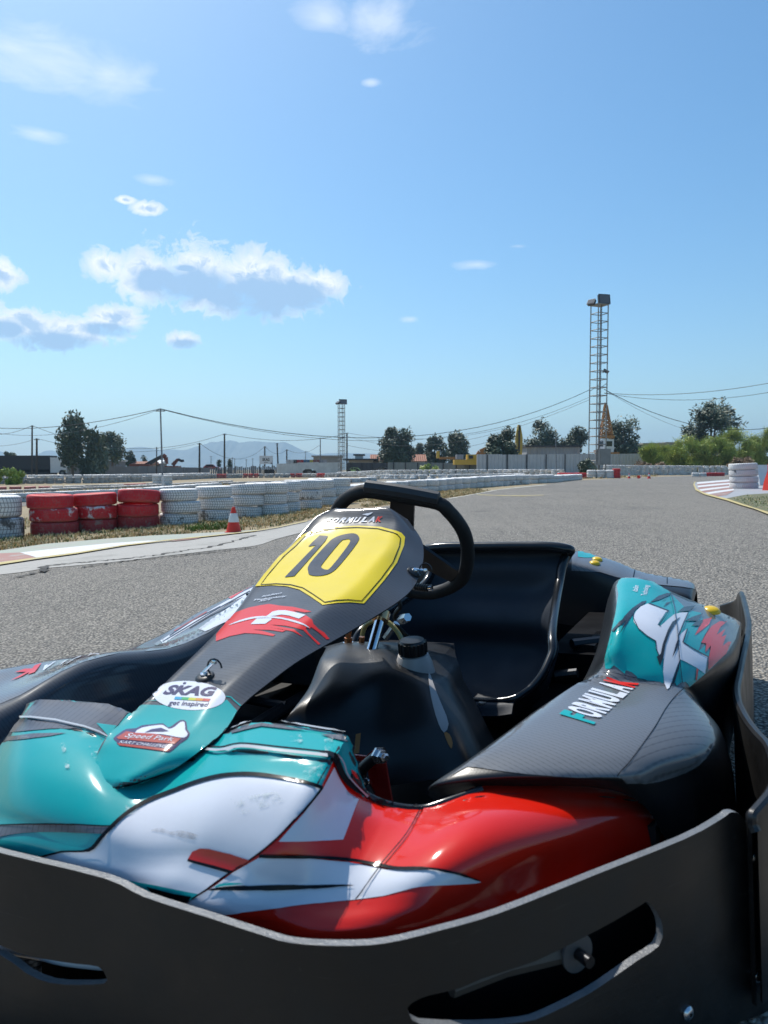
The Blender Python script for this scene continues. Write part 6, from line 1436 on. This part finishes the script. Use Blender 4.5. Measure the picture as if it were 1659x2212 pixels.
M['lime'] = wallmat('limewashed_wall', (.56, .58, .57), None, .9, .6); M['greenish'] = wallmat('green_grey_panels', (.19, .21, .20), 1.2); M['beige'] = wallmat('beige_render', (.36, .32, .27)); M['shed'] = wallmat('grey_cladding', (.30, .31, .32), .6)
M['tiles'] = wallmat('terracotta_tiles', (.36, .15, .09), .35); M['dkroof'] = plain('dark_roof', (.035, .035, .04), .6); M['glass'] = plain('dark_glass', (.012, .016, .022), .08); M['wroof'] = plain('white_sheet_roof', (.6, .6, .6), .4)
M['rust_wall'] = wallmat('rusty_sheet', (.22, .10, .05)); M['yellow_m'] = plain('yellow_machine_paint', (.58, .36, .03), .4, coat=.2); M['rusty'] = plain('rusty_orange_paint', (.34, .15, .035), .6, var=.35, scale=3)
def fence(name, x0, x1, y0t, y1t, d0, d1, mat, label, cat_, posts=0, postmat='galv', th=.1, over=.0, slats=False):
    A, B = AT(x0, y0t, d0), AT(x1, y1t, d1); ga, gb = gz(A.x, d0) - .2, gz(B.x, d1) - .2
    L_ = (Vector((B.x, B.y, 0)) - Vector((A.x, A.y, 0))); ln = L_.length; ang = math.atan2(L_.y, L_.x)
    e = empty(name, (A.x, A.y, ga), ang, label, cat_); hA, hB = A.z - ga, B.z - ga; mb = MB()
    if slats:
        n = int(ln / .34)
        for k in range(n):
            h = hA + (hB - hA) * k / n; w_ = random.uniform(.2, .3); hh = h * random.uniform(.86, 1.04); mb.box((k * ln / n, 0, hh / 2), (w_, .03, hh), M[mat])
    else:
        n = max(2, int(ln / 3)); 
        for k in range(n):
            u0, u1 = k / n, (k + 1) / n; j0 = random.uniform(-.05, .05); h0, h1 = hA + (hB - hA) * u0 + j0, hA + (hB - hA) * u1 + j0
            V = [(u0 * ln + .01, -th / 2, 0), (u1 * ln - .01, -th / 2, 0), (u1 * ln - .01, -th / 2, h1), (u0 * ln + .01, -th / 2, h0)]; V += [(a, th / 2, c_) for a, b_, c_ in V]
            mb.add(V, [(0, 1, 2, 3), (7, 6, 5, 4), (3, 2, 6, 7), (0, 4, 5, 1), (1, 5, 6, 2), (0, 3, 7, 4)], M[mat])
    mb.build('panels', e, 0)
    for k in range(posts):
        u = (k + .5) / posts; mb = MB(); mb.box((u * ln, -th / 2 - .06, (hA + (hB - hA) * u + over) / 2), (.10, .10, hA + (hB - hA) * u + over), M[postmat]); mb.build('post', e)
    return e
random.seed(31)
fence('block_wall', 144, 300, 1007, 1007, 104, 104, 'conc_wall', 'grey block wall behind the left tyre wall, beside the lorry', 'wall')
fence('block_wall', 300, 452, 1007, 1010, 105, 112, 'conc_wall', 'grey wall continuing right of the pale steel pole', 'wall', 4)
fence('picket_fence', 452, 600, 1009, 1006, 112, 120, 'conc_wall', 'grey picket fence below the mountains', 'fence', 0, slats=True)
fence('lime_wall', 598, 735, 1001, 998, 112, 108, 'lime', 'white limewashed wall with worn paint in front of the containers', 'wall')
fence('dark_fence', 748, 838, 999, 1000, 112, 110, 'dark_mesh', 'dark windbreak fence behind the green car', 'fence', 4, 'lampb')
fence('panel_fence', 838, 1030, 999, 1000, 108, 100, 'greenish', 'green grey panel fence below the dark trees', 'fence', 7, 'lampb')
fence('metal_fence', 1030, 1240, 982, 981, 88, 92, 'sheet_white', 'white corrugated metal fence left of the tall mast', 'fence', 5, 'lampb', .1)
fence('metal_fence', 1240, 1390, 981, 979, 92, 96, 'sheet_white', 'white corrugated metal fence passing behind the tall mast', 'fence', 0)
fence('wire_post_fence', 1390, 1700, 985, 985, 98, 98, 'dark_mesh', 'low dark fence hidden in the feathery bushes', 'fence', 5, 'wood', .04, .5)
def bldg(name, x0, x1, yt, d, dep, mat, label, roof=None, rmat='dkroof', wins=(), cat_='building', rh=1.0, ov=.3):
    A, B = AT(x0, yt, d), AT(x1, yt, d); g = gz((A.x + B.x) / 2, d) - .2; w_ = B.x - A.x; h = A.z - g
    e = empty(name, ((A.x + B.x) / 2, d + dep / 2, g), 0, label, cat_); mb = MB(); mb.box((0, 0, h / 2), (w_, dep, h), M[mat]); mb.build('wall', e, 0)
    if roof == 'flat': mb = MB(); mb.box((0, 0, h + .12), (w_ + ov * 2, dep + ov * 2, .24), M[rmat]); mb.build('roof', e, 0)
    if roof == 'gable':
        mb = MB(); a, b_ = w_ / 2 + ov, dep / 2 + ov; V = [(-a, -b_, h + .003), (a, -b_, h + .003), (a, b_, h + .003), (-a, b_, h + .003), (-a, 0, h + rh), (a, 0, h + rh)]
        mb.add(V, [(0, 1, 5, 4), (2, 3, 4, 5), (0, 4, 3), (1, 2, 5), (3, 2, 1, 0)], M[rmat]); mb.build('roof', e, 0)
    for (u0, u1, v0, v1) in wins:
        mb = MB(); mb.box((-w_ / 2 + (u0 + u1) / 2 * w_, -dep / 2 - .02, (v0 + v1) / 2 * h), ((u1 - u0) * w_, .08, (v1 - v0) * h), M['glass']); mb.build('window', e, 0)
    return e
bldg('tiled_house', 803, 918, 996, 124, 8, 'beige', 'low house with a long terracotta tiled roof', 'gable', 'tiles', ((.1, .2, .4, .75), (.5, .6, .4, .75)), rh=1.15)
bldg('flat_building', 677, 733, 987, 128, 8, 'beige', 'flat roofed beige building behind the shorter mast', 'flat', 'beige', ((.1, .2, .45, .7), (.6, .7, .45, .7)))
bldg('awning_house', 752, 806, 994, 122, 8, 'beige', 'low dark roofed house between the mast and the tiled house', 'flat', 'dkroof', ((.1, .3, .3, .7), (.5, .75, .3, .7)), ov=.8)
bldg('roof_hut', 767, 784, 984, 126, 3, 'wroof', 'small white rooftop hut with a dark top', 'flat', 'dkroof')
bldg('grey_shed', 1138, 1253, 966, 100, 10, 'shed', 'long grey shed with a dark roof edge behind the white fence', 'flat', 'dkroof', ov=.25)
bldg('concrete_frame', 1392, 1438, 960, 130, 8, 'beige', 'half built concrete house right of the crane', 'flat', 'beige', ((.08, .26, .3, .9), (.36, .58, .3, .9), (.68, .92, .3, .9)))
bldg('flat_building', 1440, 1475, 958, 134, 6, 'shed', 'pale flat roof peeping over the first bush', 'flat', 'beige')
bldg('metal_roof_shed', 1535, 1580, 962, 112, 8, 'greenish', 'low green roofed shed among the right bushes', 'gable', 'greenish', rh=.5)
bldg('rust_shed', 1300, 1386, 975, 112, 3, 'rust_wall', 'low rusty heap of sheet metal behind the fence right of the crane', 'flat', 'rust_wall', cat_='shed')
bldg('tiled_house', 284, 324, 1004, 128, 6, 'beige', 'small house with a tiled roof left of the pale pole', 'gable', 'tiles', rh=.6)
bldg('white_roof_shed', 213, 247, 996, 118, 5, 'conc_wall', 'shed with a white sheet roof behind the left trees', 'flat', 'wroof', cat_='shed')
bldg('white_roof_shed', 140, 166, 1002, 112, 5, 'conc_wall', 'shed with a white sheet roof right of the lorry cab', 'flat', 'wroof', cat_='shed')
bldg('white_roof_shed', 324, 346, 1001, 132, 4, 'conc_wall', 'pale gabled shed behind the digger boom', 'gable', 'wroof', cat_='shed', rh=.6)
cc_ = dict(c_white=(.52, .53, .54), c_black=(.03, .03, .035), c_red=(.36, .025, .03), c_blue=(.04, .12, .22), c_yellow=(.55, .46, .06), c_brown=(.22, .08, .07), c_grey=(.32, .32, .34))
for k, v in cc_.items(): M[k] = wallmat(k.replace('c_', '') + '_container_paint', v, .4, .5, .3)
for x0, x1, k, lab in ((618, 634, 'c_white', 'white'), (634, 641, 'c_black', 'black'), (641, 655.5, 'c_red', 'bright red'), (655.5, 669, 'c_blue', 'grey blue'), (669, 676, 'c_yellow', 'yellow'), (676, 690, 'c_brown', 'faded brown'), (690, 702, 'c_grey', 'grey')):
    A, B = AT(x0, 993, 119), AT(x1, 993, 119); e = empty('shipping_container', ((A.x + B.x) / 2, 121, gz(A.x, 119)), 0, f'{lab} shipping container above the limewashed wall', 'container')
    h = A.z - e.location.z; mb = MB(); mb.box((0, 0, h / 2), (B.x - A.x - .04, 4, h), M[k]); mb.build('body', e, 0)
    mb = MB(); mb.box((0, -2.03, h / 2), (.06, .06, h * .96), M['galv']); mb.build('door_bar', e, 0)
# billboard
A, B = AT(560.5, 984.5, 108), AT(588.5, 984.5, 108); C_ = AT(560.5, 1002.5, 108); e = empty('billboard', ((A.x + B.x) / 2, 108, gz(A.x, 108) - .2), 0, 'white billboard with dark lettering on two posts', 'billboard')
wz, bz0, bz1 = B.x - A.x, C_.z - e.location.z, A.z - e.location.z
mb = MB(); mb.box((0, 0, (bz0 + bz1) / 2), (wz, .1, bz1 - bz0), M['bar_white']); mb.build('panel', e, 0)
for sx in (-1, 1): mb = MB(); mb.box((sx * wz * .48, .12, bz1 / 2), (.1, .1, bz1), M['lampb']); mb.build('post', e, 0)
V, Fc, _ = text_shape('SKAG', .04); mb = MB(); mb.add([((u - .5) * wz * .55, -.056, (bz0 + bz1) / 2 + (v - .5) * .42 + .05) for u, v in V], Fc, M['ink']); mb.build('lettering', e, 0)
mb = MB(); mb.box((0, -.055, (bz0 + bz1) / 2 - .35), (wz * .3, .01, .07), M['ink']); mb.box((wz * .42, -.055, bz0 + .1), (wz * .12, .01, .16), M['ink']); mb.build('small_print', e, 0)

# ================================================================== VEHICLES AND MACHINES
M['lorry_w'] = plain('white_cab_paint', (.60, .61, .62), .35, coat=.3); M['tarp'] = plain('black_trailer_side', (.010, .011, .014), .6)
A, B = AT(-70, 984, 108), AT(107, 984, 108); g = gz(A.x, 108); e = empty('lorry', (B.x, 108, g), 0, 'white lorry cab with a long black trailer behind the left tyre wall', 'lorry'); h = A.z - g; ln = B.x - A.x
mb = MB(); mb.box((-ln / 2, 1.25, (h + .3) / 2), (ln, 2.5, h - .3), M['tarp']); mb.box((-ln / 2, .1, .85), (ln, .2, .3), M['steel']); mb.build('trailer', e, 0)
cw = AT(144, 1000, 108).x - B.x; hc = AT(120, 988, 108).z - g
mb = MB(); mb.prism([(.05, .55), (cw, .55), (cw, 1.6), (cw * .93, hc * .62), (cw * .80, hc * .86), (cw * .55, hc), (.05, hc)], 0, 2.4, M['lorry_w'], lambda p: Vector((p.x, p.z + .05, p.y))); mb.build('cab', e, 0)
mb = MB(); mb.prism([(cw * .62, hc * .52), (cw * .90, hc * .52), (cw * .84, hc * .72), (cw * .64, hc * .74)], 0, .03, M['glass'], lambda p: Vector((p.x, .02 + p.z - .01, p.y))); mb.build('side_window', e, 0)
mb = MB(); mb.box((cw * .97, -.1, hc * .66), (.12, .2, .5), M['plastic']); mb.build('mirror', e, 0); mb = MB(); mb.box((cw * .85, .0, hc * .33), (.3, .04, .12), M['glass']); mb.build('door_handle', e, 0)
for wx in (cw * .72, -1.2, -ln + 2.5, -ln + 3.8):
    mb = MB(); mb.lathe([(.2, -.15), (.48, -.14), (.5, 0), (.48, .14), (.2, .15)], M['rubber'], frame((wx, .15, .5), (0, 1, 0)), 20); mb.lathe([(0, -.12), (.22, -.13), (.26, -.1)], M['galv'], frame((wx, .15, .5), (0, 1, 0)), 14); mb.build('wheel', e)
def car(x0, x1, yt, d, col, label, rz=0., flip=False):
    A, B = AT(x0, yt, d), AT(x1, yt, d); g = gz(A.x, d); ln = B.x - A.x; h = min(1.65, ln * .36); f = -1 if flip else 1
    pm = plain('car_paint', col, .25, coat=.8, var=.05); e = empty('parked_car', ((A.x + B.x) / 2, d, A.z - h), rz, label, 'car'); s_ = ln / 2
    body = [(-1, .16), (1, .16), (1, .42), (.93, .52), (.60, .58), (.28, .95), (-.05, 1.0), (-.60, .96), (-.88, .66), (-.99, .55)]
    mb = MB(); mb.prism([(x_ * s_ * f, y_ * h) for x_, y_ in body], -.8, .8, pm, lambda p: Vector((p.x, p.z, p.y))); mb.build('body', e, 0)
    for q in ([(.50, .60), (.24, .90), (-.02, .94), (-.02, .60)], [(-.07, .60), (-.07, .94), (-.55, .91), (-.76, .62)]):
        mb = MB(); mb.prism([(x_ * s_ * f, y_ * h) for x_, y_ in q], -.815, .815, M['glass'], lambda p: Vector((p.x, p.z, p.y))); mb.build('window', e, 0)
    for wx in (-.62, .62):
        for wy in (-.75, .75): mb = MB(); mb.lathe([(0, -.1), (.19, -.1), (.2, -.11), (.31, -.1), (.32, 0), (.31, .1), (0, .1)], M['rubber'], frame((wx * s_, wy, .31 * h / 1.5), (0, 1, 0)), 18); mb.build('wheel', e)
    return e
car(784, 818, 1007 - 5, 104, (.26, .42, .12), 'light green hatchback parked by the dark fence', flip=True) if False else car(748, 779, 1010, 98, (.28, .45, .14), 'light green small car parked by the dark fence', flip=True)
car(808, 838, 1008, 98, (.015, .015, .022), 'black car parked right of the light green one', flip=True)
car(655, 684, 1013, 98, (.05, .05, .055), 'dark grey car in front of the limewashed wall')
car(574, 590, 1014, 104, (.10, .13, .20), 'blue grey car beside the billboard')
car(441, 476, 1003, 128, (.30, .03, .03), 'dark red car roof beyond the left wall')
def arm(e, pts, d, mat, w0, name):
    mb = MB(); O = e.location
    P_ = [AT(x, y, d) - O for x, y in pts]; n = len(P_)
    for a, b_, wa, wb in zip(P_, P_[1:], w0, w0[1:]):
        t = (b_ - a).normalized(); u = Vector((0, 1, 0)); v = t.cross(u).normalized()
        V = [a + v * wa + u * .22, a - v * wa + u * .22, a - v * wa - u * .22, a + v * wa - u * .22, b_ + v * wb + u * .22, b_ - v * wb + u * .22, b_ - v * wb - u * .22, b_ + v * wb - u * .22]
        mb.add(V, [(3, 2, 1, 0), (4, 5, 6, 7), (0, 1, 5, 4), (1, 2, 6, 5), (2, 3, 7, 6), (3, 0, 4, 7)], M[mat])
    mb.build(name, e, 0)
def machine(x, d, label, cat_): X = (x - IW / 2) / F * d; return empty('excavator', (X, d, gz(X, d)), 0, label, cat_)
M['dkred'] = plain('dark_red_machine_paint', (.16, .035, .02), .5)
e = machine(320, 118, 'dark digger with a red jointed boom left of the mountains', 'excavator')
arm(e, [(308, 1010), (330, 997), (352, 984)], 118, 'lampb', (.35, .3, .2), 'boom'); arm(e, [(352, 983), (358, 988), (361, 1002)], 118, 'dkred', (.3, .3, .15), 'dipper')
mb = MB(); mb.box((-1.0, 0, 1.2), (3, 2, 1.4), M['dkred']); mb.build('house', e, 0)
e = machine(385, 126, 'smaller digger with a dark hooked boom right of the pale pole', 'excavator')
arm(e, [(373, 1005), (379, 998), (385, 992)], 126, 'dkred', (.3, .25, .2), 'boom'); arm(e, [(385, 992), (392, 996), (397, 995)], 126, 'lampb', (.2, .2, .2), 'dipper'); mb = MB(); mb.box((-.8, 0, 1.0), (2.2, 2, 1.2), M['dkred']); mb.build('house', e, 0)
e = machine(1120, 96, 'yellow digger arm raised above the white fence', 'excavator')
arm(e, [(1118, 985), (1118, 945), (1121, 918)], 96, 'yellow_m', (.22, .30, .16), 'boom'); arm(e, [(1122, 919), (1125, 947), (1124, 986)], 96, 'yellow_m', (.12, .22, .16), 'dipper'); arm(e, [(1121, 930), (1121.5, 955), (1121, 975)], 95.7, 'lampb', (.07, .07, .07), 'ram'); mb = MB(); mb.box((0, .6, 1.1), (2.6, 2, 1.6), M['yellow_m']); mb.build('house', e, 0)
e = machine(1045, 100, 'yellow loader half hidden behind the panel fence', 'loader')
mb = MB(); O = e.location
def mbox(x0, x1, y0, y1, d, mat, dep=2.0):
    a, b_ = AT(x0, y0, d) - O, AT(x1, y1, d) - O; mb.box(((a.x + b_.x) / 2, 0, (a.z + b_.z) / 2), (b_.x - a.x, dep, a.z - b_.z), M[mat])
mbox(980, 1028, 993, 1004, 100, 'yellow_m'); mb.build('body', e, 0); mb = MB(); mbox(1008, 1030, 982, 993, 100, 'yellow_m', 1.8); mb.build('cab', e, 0); mb = MB(); mbox(1011, 1020, 984, 991, 100, 'glass', 1.9); mb.build('window', e, 0)
arm(e, [(1030, 990), (1040, 980), (1052, 973)], 100, 'rusty', (.4, .6, .5), 'bucket_arm')
e = machine(945, 112, 'yellow machine column showing above the creeper', 'machine'); O = e.location
mb = MB(); mbox(943, 949, 974, 990, 112, 'yellow_m', .8); mb.build('column', e, 0); mb = MB(); mbox(950, 982, 987, 992, 112, 'rusty', 1.2); mb.build('frame', e, 0); mb = MB(); mbox(985, 1000, 982, 992, 112, 'c_grey', 1.5); mb.build('tank', e, 0)
# lattice boom crane
d = 98; X = (1308 - IW / 2) / F * d; e = empty('crane', (X, d, gz(X, d)), 0, 'old crane with a white cab and a rusty orange lattice boom', 'crane'); O = e.location
mb = MB(); a = [AT(x, 946, d) - O for x in (1297, 1322)]; tpp = [AT(x, 876, d) - O for x in (1306, 1311)]
C4 = []
for (p, q) in ((a[0], tpp[0]), (a[1], tpp[1])):
    for dy in (-.6, .6): P0, P1_ = p + Vector((0, dy, 0)), q + Vector((0, dy * .3, 0)); C4.append((P0, P1_)); mb.tube([P0, P1_], .085, M['rusty'], 6)
for k in range(8):
    u0, u1 = k / 8, (k + 1) / 8; L0 = [p.lerp(q, u0) for p, q in C4]; L1 = [p.lerp(q, u1) for p, q in C4]
    for i, j in ((0, 2), (1, 3), (0, 1), (2, 3)): mb.tube([L0[i], L1[j]], .045, M['rusty'], 5); mb.tube([L0[j], L1[i]], .045, M['rusty'], 5); mb.tube([L1[i], L1[j]], .045, M['rusty'], 5)
mb.tube([(tpp[0] + tpp[1]) / 2 + Vector((0, 0, -.3)), (tpp[0] + tpp[1]) / 2 + Vector((0, 0, .35))], .22, M['rusty'], 8); mb.box((a[0] + a[1]) / 2 + Vector((0, 0, .1)), (1.7, 1.5, .35), M['rusty']); mb.build('lattice_boom', e, 30)
c0, c1 = AT(1296, 949, d) - O, AT(1320, 977, d) - O
mb = MB(); mb.box(((c0.x + c1.x) / 2, 0, (c0.z + c1.z) / 2), (c1.x - c0.x, 1.5, c0.z - c1.z), M['lorry_w'], Matrix.Rotation(.35, 3, 'Z')); co_ = mb.build('cab', e, 0)
R3 = Matrix.Rotation(.35, 3, 'Z'); cc0 = Vector(((c0.x + c1.x) / 2, 0, (c0.z + c1.z) / 2 + .25))
mb = MB(); mb.box(cc0 + R3 @ Vector((.02, -.76, 0)), (.85, .04, .65), M['glass'], R3); mb.build('window', co_, 0); mb = MB(); mb.box(cc0 + R3 @ Vector((-.73, 0, 0)), (.04, 1.0, .65), M['glass'], R3); mb.build('window', co_, 0)
mb = MB(); mb.box(((c0.x + c1.x) / 2 + .3, .4, c1.z / 2), (2.6, 2, c1.z), M['rusty']); mb.build('undercarriage', e, 0)
